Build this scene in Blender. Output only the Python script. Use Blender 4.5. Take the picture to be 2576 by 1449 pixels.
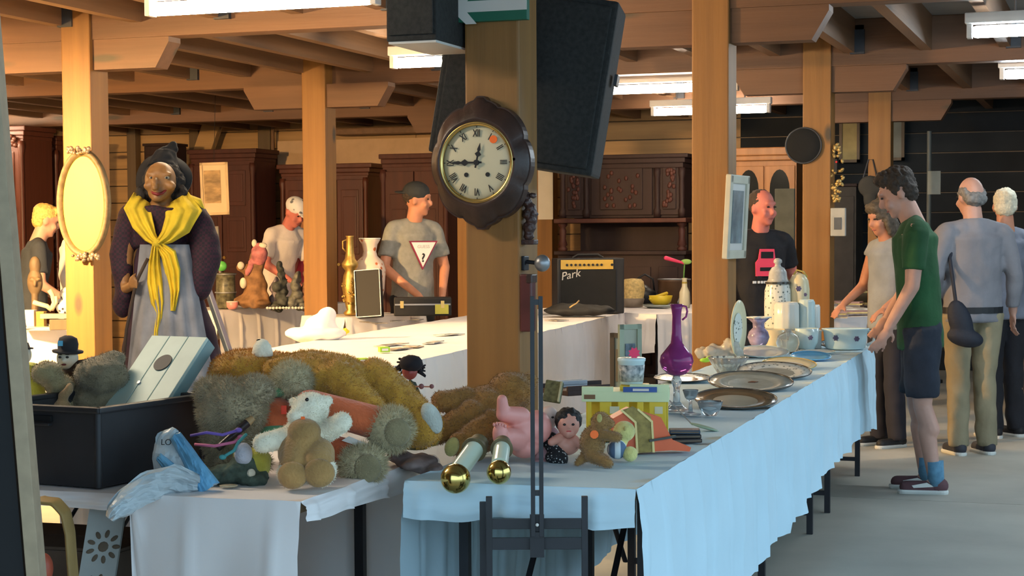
import bpy, bmesh, math, random
from mathutils import Vector, Matrix, Euler, noise

for o in list(bpy.data.objects):
    bpy.data.objects.remove(o, do_unlink=True)
scene = bpy.context.scene
COL = scene.collection
rad = math.radians
random.seed(7)

# ---------------------------------------------------------------- camera
FPX, CX, HORIZON = 4400.0, 1288.0, 598.0
YAW, PITCH, ROLL, CAMZ = rad(19.3), rad(3.0), rad(-0.3), 1.40
CY = HORIZON + FPX * math.tan(PITCH)
CROT = Matrix.Rotation(YAW, 3, 'Z') @ Matrix.Rotation(rad(90) - PITCH, 3, 'X') @ Matrix.Rotation(ROLL, 3, 'Z')
CPOS = Vector((0, 0, CAMZ))
FWD = Vector((-math.sin(YAW), math.cos(YAW), 0))
RGT = Vector((math.cos(YAW), math.sin(YAW), 0))
cam_data = bpy.data.cameras.new('camera')
cam = bpy.data.objects.new('camera', cam_data)
COL.objects.link(cam)
cam.matrix_world = Matrix.Translation(CPOS) @ CROT.to_4x4()
cam_data.sensor_width = 36.0
cam_data.lens = 36.0 * FPX / 2576.0
cam_data.shift_y = (CY - 724.5) / 2576.0
cam_data.clip_end = 200
scene.camera = cam

# ---------------------------------------------------------------- daylight (comes in through the open right side and the entrance) and exposure
world = bpy.data.worlds.new('daylight')
scene.world = world
world.use_nodes = True
bgn = world.node_tree.nodes['Background']
bgn.inputs[0].default_value = (0.55, 0.80, 1.0, 1)
bgn.inputs[1].default_value = 2.15
LAMP_WARM, LAMP_WARM_POWER = (1.0, 0.80, 0.55), 78.0      # lamps over the bright middle
LAMP_MID, LAMP_MID_POWER = (1.0, 0.82, 0.62), 55.0         # lamps further back
LAMP_FILL_POWER = 150.0                                    # added unseen lamp, warms the soft toys and the clock post
LAMP_COOL, LAMP_COOL_POWER = (0.80, 0.92, 1.0), 55.0       # lamps over the aisle
FLOOD_COLOUR, FLOOD_POWER = (1.0, 0.60, 0.24), 5200.0       # added unseen flood lamp for the left row of posts
vs = scene.view_settings
vs.view_transform = 'Standard'
vs.look = 'None'
vs.gamma = 1.0
vs.use_curve_mapping = False
vs.exposure = 0.42


# ---------------------------------------------------------------- pixel helpers
def ray(u, v):
    return CROT @ Vector(((u - CX) / FPX, -(v - CY) / FPX, -1.0))


def G(u, v, z=0.0):
    r = ray(u, v)
    return CPOS + r * ((z - CAMZ) / r.z)


def D(u, v, d):
    r = ray(u, v)
    return CPOS + r * (d / r.dot(FWD))


def U(u, d, z):
    """column u at depth d and height z"""
    p = D(u, HORIZON, d)
    return Vector((p.x, p.y, z))


def depth(p):
    return Vector(p).dot(FWD)


def zat(v, d):
    return D(CX, v, d).z


# ---------------------------------------------------------------- object helpers
def tag(o, label=None, cat=None, group=None, kind=None):
    if label: o['label'] = label
    if cat: o['category'] = cat
    if group: o['group'] = group
    if kind: o['kind'] = kind
    return o


def E(name, loc=(0, 0, 0), rz=0.0, label=None, cat=None, group=None, rot=None, kind=None):
    o = bpy.data.objects.new(name, None)
    o.empty_display_size = 0.1
    COL.objects.link(o)
    o.location = loc
    o.rotation_euler = rot if rot is not None else (0, 0, rz)
    return tag(o, label, cat, group, kind)


def link(name, me, mat=None, parent=None):
    o = bpy.data.objects.new(name, me)
    COL.objects.link(o)
    if mat is not None:
        for m in (mat if isinstance(mat, (list, tuple)) else [mat]):
            me.materials.append(m)
    if parent is not None:
        o.parent = parent
    return o


def kids(o):
    return [c for c in bpy.data.objects if c.parent == o]


def dup(root, loc=None, rz=None, label=None, parent=None, scale=None):
    c = root.copy()
    COL.objects.link(c)
    if parent is not None: c.parent = parent
    if loc is not None: c.location = loc
    if rz is not None: c.rotation_euler = (0, 0, rz)
    if scale is not None: c.scale = (scale,) * 3 if not hasattr(scale, '__len__') else scale
    if label: c['label'] = label
    for k in kids(root):
        dup(k, parent=c)
    return c


def frame_to(p0, p1):
    z = (Vector(p1) - Vector(p0)).normalized()
    a = Vector((0, 0, 1)) if abs(z.z) < 0.95 else Vector((1, 0, 0))
    x = a.cross(z).normalized()
    y = z.cross(x)
    return Matrix((x, y, z)).transposed()


class MB:
    """collects shapes into one mesh"""
    def __init__(s):
        s.bm = bmesh.new()
        s.mi = 0

    def _f(s, vs):
        try:
            f = s.bm.faces.new(vs)
            f.material_index = s.mi
            return f
        except ValueError:
            return None

    def grid(s, rows, close_u=False, close_v=False):
        vv = [[s.bm.verts.new(p) for p in r] for r in rows]
        n, m = len(vv), len(vv[0])
        for i in range(n if close_v else n - 1):
            for j in range(m if close_u else m - 1):
                a, b = vv[i], vv[(i + 1) % n]
                s._f((a[j], a[(j + 1) % m], b[(j + 1) % m], b[j]))
        return vv

    def box(s, c, size, rot=None, bev=0.0, taper=1.0):
        x, y, z = [k / 2 for k in size]
        c = Vector(c)
        R = rot.to_matrix() if isinstance(rot, Euler) else rot
        if isinstance(rot, (int, float)): R = Matrix.Rotation(rot, 3, 'Z')
        bm = bmesh.new()
        vs = []
        for k, t in ((-1, 1.0), (1, taper)):
            for i, j in ((-1, -1), (1, -1), (1, 1), (-1, 1)):
                vs.append(bm.verts.new((i * x * t, j * y * t, k * z)))
        for q in ((3, 2, 1, 0), (4, 5, 6, 7), (0, 1, 5, 4), (1, 2, 6, 5), (2, 3, 7, 6), (3, 0, 4, 7)):
            bm.faces.new([vs[i] for i in q])
        if bev > 0:
            bmesh.ops.bevel(bm, geom=bm.edges[:], offset=bev, segments=2, profile=0.6, affect='EDGES')
        s.merge(bm, R, c)
        return s

    def merge(s, bm, R=None, c=None):
        mp = {}
        for v in bm.verts:
            p = v.co.copy()
            if R is not None: p = R @ p
            if c is not None: p = p + Vector(c)
            mp[v] = s.bm.verts.new(p)
        for f in bm.faces:
            s._f([mp[v] for v in f.verts])
        bm.free()

    def cyl(s, p0, p1, r0, r1=None, seg=12, caps=True):
        r1 = r0 if r1 is None else r1
        p0, p1 = Vector(p0), Vector(p1)
        R = frame_to(p0, p1)
        rows = []
        for p, r in ((p0, r0), (p1, r1)):
            rows.append([p + R @ Vector((r * math.cos(2 * math.pi * k / seg), r * math.sin(2 * math.pi * k / seg), 0)) for k in range(seg)])
        vv = s.grid(rows, close_u=True)
        if caps:
            s._f(vv[0][::-1]); s._f(vv[1])
        return s

    def frustum(s, p0, p1, ra, rb, seg=16, x=None):
        """flat ended elliptical limb, ra / rb = (rx, ry) at both ends, x = direction of rx"""
        p0, p1 = Vector(p0), Vector(p1)
        z = (p1 - p0).normalized()
        x = Vector(x) if x is not None else Vector((1, 0, 0))
        if abs(x.normalized().dot(z)) > .97: x = Vector((0, 1, 0))
        x = (x - z * x.dot(z)).normalized()
        y = z.cross(x)
        rows = []
        for p, r in ((p0, ra), (p1, rb)):
            if not hasattr(r, '__len__'): r = (r, r)
            rows.append([p + x * r[0] * math.cos(2 * math.pi * k / seg) + y * r[1] * math.sin(2 * math.pi * k / seg) for k in range(seg)])
        vv = s.grid(rows, close_u=True)
        s._f(vv[0][::-1]); s._f(vv[1])
        return s

    def ell(s, c, r, rot=None, seg=14, rings=9):
        if not hasattr(r, '__len__'): r = (r, r, r)
        c = Vector(c)
        R = rot.to_matrix() if isinstance(rot, Euler) else (Matrix.Rotation(rot, 3, 'Y') if isinstance(rot, (int, float)) else rot)
        P = lambda t, a: Vector((r[0] * math.sin(t) * math.cos(a), r[1] * math.sin(t) * math.sin(a), -r[2] * math.cos(t)))
        tr = (lambda p: c + (R @ p if R is not None else p))
        rows = [[tr(P(math.pi * i / rings, 2 * math.pi * k / seg)) for k in range(seg)] for i in range(1, rings)]
        vv = s.grid(rows, close_u=True)
        b, t = s.bm.verts.new(tr(Vector((0, 0, -r[2])))), s.bm.verts.new(tr(Vector((0, 0, r[2]))))
        for k in range(seg):
            s._f((b, vv[0][(k + 1) % seg], vv[0][k]))
            s._f((t, vv[-1][k], vv[-1][(k + 1) % seg]))
        return s

    def cap(s, p0, p1, r0, r1=None, seg=12):
        """round ended tapered limb"""
        r1 = r0 if r1 is None else r1
        p0, p1 = Vector(p0), Vector(p1)
        R = frame_to(p0, p1)
        rows = []
        for i in range(1, 5):
            t = math.pi / 2 * i / 4
            rows.append((p0 - R.col[2] * r0 * math.cos(t), r0 * math.sin(t)))
        for i in range(0, 4):
            t = math.pi / 2 * i / 4
            rows.append((p1 + R.col[2] * r1 * math.sin(t), r1 * math.cos(t)))
        rr = [[p + R @ Vector((r * math.cos(2 * math.pi * k / seg), r * math.sin(2 * math.pi * k / seg), 0)) for k in range(seg)] for p, r in rows]
        vv = s.grid(rr, close_u=True)
        b, t = s.bm.verts.new(p0 - R.col[2] * r0), s.bm.verts.new(p1 + R.col[2] * r1)
        for k in range(seg):
            s._f((b, vv[0][(k + 1) % seg], vv[0][k]))
            s._f((t, vv[-1][k], vv[-1][(k + 1) % seg]))
        return s

    def lathe(s, prof, c=(0, 0, 0), seg=24, R=None, ripple=None, sx=1.0, sy=1.0):
        c = Vector(c)
        rows = []
        for i, (r, z) in enumerate(prof):
            row = []
            for k in range(seg):
                a = 2 * math.pi * k / seg
                rr = max(r, 1e-4) * (1 + (ripple(a, i) if ripple else 0))
                p = Vector((rr * math.cos(a) * sx, rr * math.sin(a) * sy, z))
                row.append(c + (R @ p if R is not None else p))
            rows.append(row)
        vv = s.grid(rows, close_u=True)
        s._f(vv[0][::-1]); s._f(vv[-1])
        return s

    def prism(s, pts, h, R=None, c=(0, 0, 0)):
        """2d outline in local xz, thickness h along local y (0 .. h)"""
        c = Vector(c)
        tr = lambda p: c + (R @ Vector(p) if R is not None else Vector(p))
        a = [s.bm.verts.new(tr((x, 0, z))) for x, z in pts]
        b = [s.bm.verts.new(tr((x, h, z))) for x, z in pts]
        n = len(pts)
        s._f(a); s._f(b[::-1])
        for i in range(n):
            s._f((a[(i + 1) % n], a[i], b[i], b[(i + 1) % n]))
        return s

    def tube(s, pts, r, seg=8, closed=False):
        pts = [Vector(p) for p in pts]
        n = len(pts)
        rows = []
        up = None
        for i, p in enumerate(pts):
            a = pts[(i - 1) % n] if (closed or i > 0) else p
            b = pts[(i + 1) % n] if (closed or i < n - 1) else p
            z = (b - a).normalized()
            if up is None: up = Vector((0, 0, 1)) if abs(z.z) < .9 else Vector((1, 0, 0))
            x = up.cross(z)
            if x.length < 1e-4: x = Vector((1, 0, 0)).cross(z)
            x.normalize()
            y = z.cross(x); up = y
            rr = r(i / (n - 1)) if callable(r) else r
            rows.append([p + (x * math.cos(2 * math.pi * k / seg) + y * math.sin(2 * math.pi * k / seg)) * rr for k in range(seg)])
        vv = s.grid(rows, close_u=True, close_v=closed)
        if not closed:
            s._f(vv[0][::-1]); s._f(vv[-1])
        return s

    def disp(s, amp, freq, seed=0.0):
        s.bm.normal_update()
        off = Vector((seed * 7.3, seed * 3.1, seed))
        for v in s.bm.verts:
            v.co += v.normal * amp * noise.noise(v.co * freq + off)
        return s

    def mesh(s, name, smooth=True):
        me = bpy.data.meshes.new(name)
        bmesh.ops.recalc_face_normals(s.bm, faces=s.bm.faces[:])
        s.bm.to_mesh(me)
        s.bm.free()
        if smooth:
            me.polygons.foreach_set('use_smooth', [True] * len(me.polygons))
        return me

    def build(s, name, mat, parent=None, smooth=False, loc=None, sharp=None):
        me = s.mesh(name, smooth or sharp is not None)
        if sharp is not None:
            me.set_sharp_from_angle(angle=rad(sharp))
        o = link(name, me, mat, parent)
        if loc is not None: o.location = loc
        return o


TMP = bpy.data.scenes.new('remesh_workspace')


def blob(name, mb, mat, voxel, parent=None, smooth=4, disp=None):
    """fuse the shapes of mb into one continuous surface"""
    me = mb.mesh('raw')
    o = bpy.data.objects.new('raw', me)
    TMP.collection.objects.link(o)
    m = o.modifiers.new('r', 'REMESH'); m.mode = 'VOXEL'; m.voxel_size = voxel
    if smooth:
        m = o.modifiers.new('s', 'SMOOTH'); m.iterations = smooth; m.factor = .5
    vl = TMP.view_layers[0]
    vl.update()
    res = bpy.data.meshes.new_from_object(o.evaluated_get(vl.depsgraph))
    bpy.data.objects.remove(o, do_unlink=True)
    bpy.data.meshes.remove(me)
    res.name = name
    res.materials.clear()
    if disp:
        amp, freq, seed = disp
        off = Vector((seed * 7.3, seed * 3.1, seed))
        for v in res.vertices:
            v.co += v.normal * amp * noise.noise(v.co * freq + off)
    res.polygons.foreach_set('use_smooth', [True] * len(res.polygons))
    return link(name, res, mat, parent)


def fur(src, n, length, mat, parent, down=0.0, width=0.0016, seed=1, where=None, name='fur'):
    """short pile: thin blades standing on a fused surface"""
    rnd = random.Random(seed)
    me = src.data
    me.calc_loop_triangles()
    tris = [t for t in me.loop_triangles]
    area = [t.area for t in tris]
    picks = rnd.choices(tris, weights=area, k=n)
    V, Fc = [], []
    for t in picks:
        a, b, c = [me.vertices[i].co for i in t.vertices]
        r1, r2 = rnd.random(), rnd.random()
        if r1 + r2 > 1: r1, r2 = 1 - r1, 1 - r2
        p = a + (b - a) * r1 + (c - a) * r2
        if where and not where(p): continue
        nn = t.normal
        d = (nn + Vector((rnd.gauss(0, .45), rnd.gauss(0, .45), rnd.gauss(0, .45) - down))).normalized()
        sx = d.cross(Vector((rnd.random() - .5, rnd.random() - .5, rnd.random() - .5))).normalized() * width
        k = len(V)
        V += [p - sx - nn * .002, p + sx - nn * .002, p + d * length * rnd.uniform(.5, 1.15)]
        Fc.append((k, k + 1, k + 2))
    m2 = bpy.data.meshes.new(name)
    m2.from_pydata([tuple(v) for v in V], [], Fc)
    o = link(name, m2, mat, parent)
    o['kind'] = 'stuff'
    return o


def text_mesh(name, body, size, mat, parent, loc, rot, depth_=0.001, align='CENTER', shear=0.0, bold=0.0, sx=1.0):
    cu = bpy.data.curves.new(name, 'FONT')
    cu.body = body; cu.size = size; cu.align_x = align; cu.align_y = 'CENTER'
    cu.extrude = depth_; cu.shear = shear; cu.offset = bold
    t = bpy.data.objects.new(name, cu)
    TMP.collection.objects.link(t)
    vl = TMP.view_layers[0]; vl.update()
    me = bpy.data.meshes.new_from_object(t.evaluated_get(vl.depsgraph))
    bpy.data.objects.remove(t, do_unlink=True)
    me.materials.clear()
    o = link(name, me, mat, parent)
    o.location = loc
    o.rotation_euler = rot
    o.scale = (sx, 1, 1)
    return o


class Trace:
    """local frame of a thing standing at 'base': x = picture right, y = away, z = up (metres)"""
    def __init__(s, base, d0=None):
        s.base = Vector(base)
        s.d0 = depth(base) if d0 is None else d0
        s.inv = Matrix.Rotation(-YAW, 3, 'Z')
        s.s = s.d0 / FPX

    def __call__(s, u, v, dy=0.0):
        return s.inv @ (D(u, v, s.d0 + dy) - s.base)

    def empty(s, name, label, cat, group=None):
        return E(name, s.base, YAW, label, cat, group)


# ---------------------------------------------------------------- materials
MATS = {}


def mat(name, col, rough=0.6, var=0.12, scale=8.0, bump=0.0, bscale=60.0, metal=0.0, trans=0.0, ior=1.45, emis=None, estr=0.0,
        col2=None, sheen=0.0, spec=None, alpha=1.0, stretch=(1, 1, 1), detail=4.0, coat=0.0, sss=0.0):
    if name in MATS: return MATS[name]
    m = bpy.data.materials.new(name)
    m.use_nodes = True
    nt = m.node_tree
    b = nt.nodes['Principled BSDF']
    b.inputs['Roughness'].default_value = rough
    b.inputs['Metallic'].default_value = metal
    b.inputs['Transmission Weight'].default_value = trans
    b.inputs['IOR'].default_value = ior
    b.inputs['Alpha'].default_value = alpha
    if sheen: b.inputs['Sheen Weight'].default_value = sheen
    if coat: b.inputs['Coat Weight'].default_value = coat
    if spec is not None: b.inputs['Specular IOR Level'].default_value = spec
    if emis:
        b.inputs['Emission Color'].default_value = (*emis, 1)
        b.inputs['Emission Strength'].default_value = estr
    c1 = tuple(max(0, c * (1 - var)) for c in col)
    c2 = col2 if col2 else tuple(min(1, c * (1 + var)) for c in col)
    tc = nt.nodes.new('ShaderNodeTexCoord')
    mp = nt.nodes.new('ShaderNodeMapping')
    mp.inputs['Scale'].default_value = stretch
    oi = nt.nodes.new('ShaderNodeObjectInfo')
    ml = nt.nodes.new('ShaderNodeMath'); ml.operation = 'MULTIPLY'; ml.inputs[1].default_value = 37.0
    nt.links.new(oi.outputs['Random'], ml.inputs[0])
    ad = nt.nodes.new('ShaderNodeVectorMath'); ad.operation = 'ADD'; ad.name = 'offset'
    nt.links.new(tc.outputs['Object'], ad.inputs[0])
    nt.links.new(ml.outputs[0], ad.inputs[1])
    nt.links.new(ad.outputs[0], mp.inputs[0])
    nz = nt.nodes.new('ShaderNodeTexNoise')
    nz.inputs['Scale'].default_value = scale
    nz.inputs['Detail'].default_value = detail
    nt.links.new(mp.outputs[0], nz.inputs[0])
    rp = nt.nodes.new('ShaderNodeValToRGB')
    rp.color_ramp.elements[0].position = .3
    rp.color_ramp.elements[1].position = .7
    rp.color_ramp.elements[0].color = (*c1, 1)
    rp.color_ramp.elements[1].color = (*c2, 1)
    nt.links.new(nz.outputs['Fac'], rp.inputs[0])
    nt.links.new(rp.outputs[0], b.inputs['Base Color'])
    if bump:
        n2 = nt.nodes.new('ShaderNodeTexNoise')
        n2.inputs['Scale'].default_value = bscale
        n2.inputs['Detail'].default_value = 5
        nt.links.new(mp.outputs[0], n2.inputs[0])
        bp = nt.nodes.new('ShaderNodeBump')
        bp.inputs['Strength'].default_value = bump
        bp.inputs['Distance'].default_value = .01
        nt.links.new(n2.outputs['Fac'], bp.inputs['Height'])
        nt.links.new(bp.outputs[0], b.inputs['Normal'])
    MATS[name] = m
    return m


def nodes_of(m):
    return m.node_tree, m.node_tree.nodes['Principled BSDF']


def wood(name, col, dark, axis='Z', rough=.55, knots=True, scale=1.0):
    """grain running along one axis, with scattered knots"""
    if name in MATS: return MATS[name]
    st = {'X': (.35, 7, 7), 'Y': (7, .35, 7), 'Z': (7, 7, .35)}[axis]
    m = mat(name, col, rough, var=.1, scale=2.2 * scale, stretch=st, col2=col, bump=.12, bscale=9, detail=6)
    nt, b = nodes_of(m)
    rp = [n for n in nt.nodes if n.type == 'VALTORGB'][0]
    rp.color_ramp.elements[0].color = (*[c * .72 for c in col], 1)
    if knots:
        mp = nt.nodes.new('ShaderNodeMapping')
        mp.inputs['Scale'].default_value = {'X': (1.1, 5, 5), 'Y': (5, 1.1, 5), 'Z': (4.4, 4.4, 2.0)}[axis]
        nt.links.new(nt.nodes['offset'].outputs[0], mp.inputs[0])
        vo = nt.nodes.new('ShaderNodeTexVoronoi')
        vo.inputs['Scale'].default_value = .9
        nt.links.new(mp.outputs[0], vo.inputs[0])
        r2 = nt.nodes.new('ShaderNodeValToRGB')
        r2.color_ramp.elements[0].position = .07
        r2.color_ramp.elements[1].position = .15
        r2.color_ramp.elements[0].color = (0, 0, 0, 1)
        nt.links.new(vo.outputs['Distance'], r2.inputs[0])
        mx = nt.nodes.new('ShaderNodeMix'); mx.data_type = 'RGBA'
        nt.links.new(r2.outputs[0], mx.inputs[0])
        mx.inputs[6].default_value = (*dark, 1)
        nt.links.new(rp.outputs[0], mx.inputs[7])
        nt.links.new(mx.outputs[2], b.inputs['Base Color'])
    return m


def checker(name, c1, c2, scale, rough=.8, kind='CHECKER', stretch=(1, 1, 1)):
    if name in MATS: return MATS[name]
    m = mat(name, c1, rough)
    nt, b = nodes_of(m)
    tc = [n for n in nt.nodes if n.type == 'TEX_COORD'][0]
    mp = nt.nodes.new('ShaderNodeMapping')
    mp.inputs['Scale'].default_value = stretch
    nt.links.new(tc.outputs['Object'], mp.inputs[0])
    if kind == 'CHECKER':
        ck = nt.nodes.new('ShaderNodeTexChecker')
        ck.inputs['Scale'].default_value = scale
        ck.inputs['Color1'].default_value = (*c1, 1)
        ck.inputs['Color2'].default_value = (*c2, 1)
        nt.links.new(mp.outputs[0], ck.inputs[0])
        nt.links.new(ck.outputs[0], b.inputs['Base Color'])
    else:
        vo = nt.nodes.new('ShaderNodeTexVoronoi')
        vo.inputs['Scale'].default_value = scale
        nt.links.new(mp.outputs[0], vo.inputs[0])
        rp = nt.nodes.new('ShaderNodeValToRGB')
        rp.color_ramp.elements[0].position = .22
        rp.color_ramp.elements[1].position = .30
        rp.color_ramp.elements[0].color = (*c2, 1)
        rp.color_ramp.elements[1].color = (*c1, 1)
        nt.links.new(vo.outputs['Distance'], rp.inputs[0])
        nt.links.new(rp.outputs[0], b.inputs['Base Color'])
    return m


def S(r, g, b):
    f = lambda c: (c / 255 / 12.92) if c < 11 else ((c / 255 + .055) / 1.055) ** 2.4
    return (f(r), f(g), f(b))


M = dict(
    post=wood('post_timber', (.29, .135, .034), (.07, .05, .03), 'Z'),
    beam=wood('beam_timber', (.165, .08, .04), (.07, .05, .03), 'X'),
    joist=wood('joist_timber', (.22, .12, .062), (.1, .06, .03), 'Y', knots=False),
    deck=mat('ceiling_board', (.27, .26, .25), .8, var=.1, scale=3),
    plank=wood('wall_plank', (.52, .32, .14), (.12, .07, .04), 'X'),
    studdark=wood('dark_timber', (.16, .11, .065), (.06, .04, .03), 'Z', knots=False),
    shadewall=mat('shaded_wall', (.016, .02, .024), .85, var=.5, scale=1.2),  # near-black colour stands in for shade on the unlit walls
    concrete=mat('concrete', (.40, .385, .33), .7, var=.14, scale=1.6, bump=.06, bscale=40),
    joint=mat('floor_joint', (.06, .06, .06), .9),
    metal=mat('grey_metal', (.30, .31, .33), .4, metal=.7),
    black=mat('black_steel', (.012, .013, .018), .45, var=.3),
    hanger=mat('joist_hanger', (.035, .04, .05), .5, var=.3),
    white=mat('white_enamel', (.75, .74, .72), .4, var=.03),
    tube_warm=mat('lit_warm_tube', (1, 1, 1), .4, var=0, emis=LAMP_WARM, estr=LAMP_WARM_POWER),
    tube_mid=mat('lit_tube', (1, 1, 1), .4, var=0, emis=LAMP_MID, estr=LAMP_MID_POWER),
    tube_fill=mat('added_warm_tube', (1, 1, 1), .4, var=0, emis=(1.0, .82, .60), estr=LAMP_FILL_POWER),
    tube_cool=mat('lit_cool_tube', (1, 1, 1), .4, var=0, emis=LAMP_COOL, estr=LAMP_COOL_POWER),
    flood_glass=mat('added_flood_glass', (1, 1, 1), .4, var=0, emis=FLOOD_COLOUR, estr=FLOOD_POWER),
)

# ================================================================ the setting
fl = MB().box((-5.7, 7.2, -.03), (16.8, 24, .02)).build('floor', M['joint'])
tag(fl, kind='structure')
slab_y = [-4.8, -.6, 3.6, G(2390, 1262, 0).y, 12.4, 17.2, 19.2]
slab_x = [-14, -9.3, -4.6, .1, 2.7]
for i in range(len(slab_y) - 1):
    for j in range(len(slab_x) - 1):
        x0, x1, y0, y1 = slab_x[j], slab_x[j + 1], slab_y[i], slab_y[i + 1]
        MB().box(((x0 + x1) / 2, (y0 + y1) / 2, -.01), (x1 - x0 - .008, y1 - y0 - .008, .02)).build('slab', M['concrete'], fl)

CEIL_Z, BEAM_Z, JOIST_Z, BRACKET_Z = 2.93, 2.60, 2.69, 2.42
gr = MB().box((17.7, 7.2, -.06), (30, 60, .1)).build('ground', mat('outdoor_paving', (.42, .42, .40), .85))
tag(gr, kind='structure')
gr2 = MB().box((-5.7, -20, -.06), (16.8, 30, .1)).build('ground', MATS['outdoor_paving'])
tag(gr2, kind='structure')
ceil = MB().box((-5.6, 9.6, CEIL_Z + .02), (17, 19.2, .04)).build('ceiling', M['deck'])
tag(ceil, kind='structure')
FRAMES = [1.3, 2.45, 5.84, 9.23, 12.62, 16.0]
for y in FRAMES[1:]:
    b_ = MB().box((-5.6, y, (BEAM_Z + CEIL_Z) / 2), (17, .16, CEIL_Z - BEAM_Z), bev=.008).build('beam', M['beam'], ceil)
jm = None
hm = None
jx0 = U(527, 10.2, 0).x
for k in range(-18, 23):
    x = jx0 + k * .53
    if x > 2.8 or x < -13.8: continue
    for a, b in zip([FRAMES[2], FRAMES[3], FRAMES[4], FRAMES[5]], [FRAMES[3], FRAMES[4], FRAMES[5], 18.6]):
        if (x > 2.2 and a < 9) : continue
        if jm is None:
            jm = MB().box((0, 0, 0), (.075, 3.23, CEIL_Z - JOIST_Z)).mesh('joist', False)
            jm.materials.append(M['joist'])
            hm = MB().box((0, 0, 0), (.10, .035, .17)).box((0, .03, .02), (.085, .03, .20)).mesh('hanger', False)
            hm.materials.append(M['hanger'])
        if b > 18: 
            s_ = (b - a - .1) / 3.23
        else:
            s_ = 1.0
        o = link('joist', jm, None, ceil)
        o.location = (x, (a + b) / 2, (JOIST_Z + CEIL_Z) / 2)
        o.scale = (1, s_, 1)
        if b < 18 and (k % 2 == 0):
            h = link('hanger', hm, None, ceil)
            h.location = (x + .055, b - .095, JOIST_Z + .075)


def post(name, x, y, w=.2, ztop=None, label=None, brackets=True):
    p = E(name, (x, y, 0), 0, kind='structure')
    zt = CEIL_Z if ztop is None else ztop
    # three glued lamellas so that the joint lines show
    MB().box((0, 0, zt / 2), (w, w, zt), bev=.008).build('shaft', M['post'], p)
    if brackets:
        for sgn in (-1, 1):
            pts = [(0, 0), (.43, 0), (.52, .15), (.52, BEAM_Z - BRACKET_Z), (0, BEAM_Z - BRACKET_Z)]
            pts = [(sgn * (w / 2 + a), BRACKET_Z + c) for a, c in pts]
            MB().prism(pts, .14, c=(0, -.07, 0)).build('bracket', M['beam'], p)
    tag(p, label)
    return p


ROW_C, ROW_L = -2.08, -5.97
POST_C = post('post', ROW_C, 5.84, .2, label='timber post carrying the octagonal wall clock')
POST_R = post('post', ROW_C, 9.23, .2, label='timber post with an oblique white picture frame on its side')
POST_3 = post('post', ROW_C, 12.62, .2, label='timber post with the black disc and gilt ornament')
POST_4 = post('post', ROW_C, 16.0, .2, label='timber post behind the woman in the grey top')
POST_L = post('post', ROW_L, 9.23, .2, label='bright timber post carrying the oval frame')
POST_L2 = post('post', ROW_L, 12.5, .2, label='bright timber post beside the tall brass vessel')
POST_L3 = post('post', ROW_L, 15.85, .2, label='timber post behind the man in the grey shirt')
POST_L4 = post('post', ROW_L, 18.2, .2, label='bright timber post beside the dark carved sideboard', brackets=False)

# walls
BACK_Y = 18.6
wb = MB().box((-5.6, BACK_Y + .1, 1.47), (17, .12, 2.94)).build('wall_back', M['studdark'])
tag(wb, kind='structure')
pz = 0.0
rnd = random.Random(3)
while pz < 2.9:
    h = min(.205, 2.93 - pz)
    xs = [-14, -10.6 + rnd.uniform(-.8, .8), -7.2 + rnd.uniform(-.8, .8), -3.9]
    for a, b in zip(xs[:-1], xs[1:]):
        MB().box(((a + b) / 2, BACK_Y + .02 - rnd.uniform(0, .008), pz + h / 2), (b - a - .004, .05, h - .012), bev=.004).build('plank', M['plank'], wb)
    MB().box((-.5, BACK_Y + .025, pz + h / 2), (6.8, .05, h - .012), bev=.004).build('plank', M['shadewall'], wb)
    pz += .205
wl = MB().box((-14.05, 7.2, 1.47), (.1, 24, 2.94)).build('wall_left', M['plank'])
tag(wl, kind='structure')
wf = MB().box((-8.6, .05, 1.47), (11, .1, 2.94)).build('wall_front', M['studdark'])
tag(wf, kind='structure')
wr = MB().box((2.85, 14.8, 1.47), (.1, 7.6, 2.94)).build('wall_right', M['shadewall'])
tag(wr, kind='structure')


def timber(name, p0, p1, w, t, material, parent, label=None):
    p0, p1 = Vector(p0), Vector(p1)
    z = (p1 - p0).normalized()
    y = Vector((0, 1, 0))
    x = y.cross(z).normalized()
    R = Matrix((x, z.cross(x), z)).transposed()
    return MB().box((p0 + p1) / 2, (w, t, (p1 - p0).length), rot=R, bev=.006).build(name, material, parent)


def WY(u, v, y=BACK_Y - .1):
    r = ray(u, v)
    return CPOS + r * (y / r.y)


for u, w_ in ((72, .13), (333, .12), (490, .12), (667, .16)):
    p = WY(u, 300)
    timber('stud', (p.x, BACK_Y - .08, 0), (p.x, BACK_Y - .08, CEIL_Z), w_, .12, M['studdark'], wb)
timber('brace', WY(335, 300, 18.35), WY(560, 210, 18.35), .16, .1, M['studdark'], wb)
timber('brace', WY(452, 560, 18.3), WY(583, 172, 18.3), .22, .1, M['plank'], wb)
timber('brace', WY(130, 130, 18.35), WY(176, 240, 18.35), .07, .08, M['studdark'], wb)
timber('batten', WY(686, 300, 18.4), WY(686, 430, 18.4), .035, .03, M['joist'], wb)
# pale shelf board and light panel behind the middle posts
p0, p1 = WY(845, 333, 18.3), WY(1098, 327, 18.3)
tag(MB().box((p0 + p1) / 2, ((p1 - p0).length, .3, .07), bev=.01).build('trim_1', M['joist']), kind='structure')
pale = mat('pale_panel', (.62, .42, .25), .7, var=.06)
p0, p1 = WY(700, 420, 18.45), WY(1110, 345, 18.45)
tag(MB().box(((p0.x + p1.x) / 2, 18.45, (p0.z + p1.z) / 2), (abs(p1.x - p0.x), .03, abs(p1.z - p0.z))).build('trim_2', pale), kind='structure')


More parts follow.
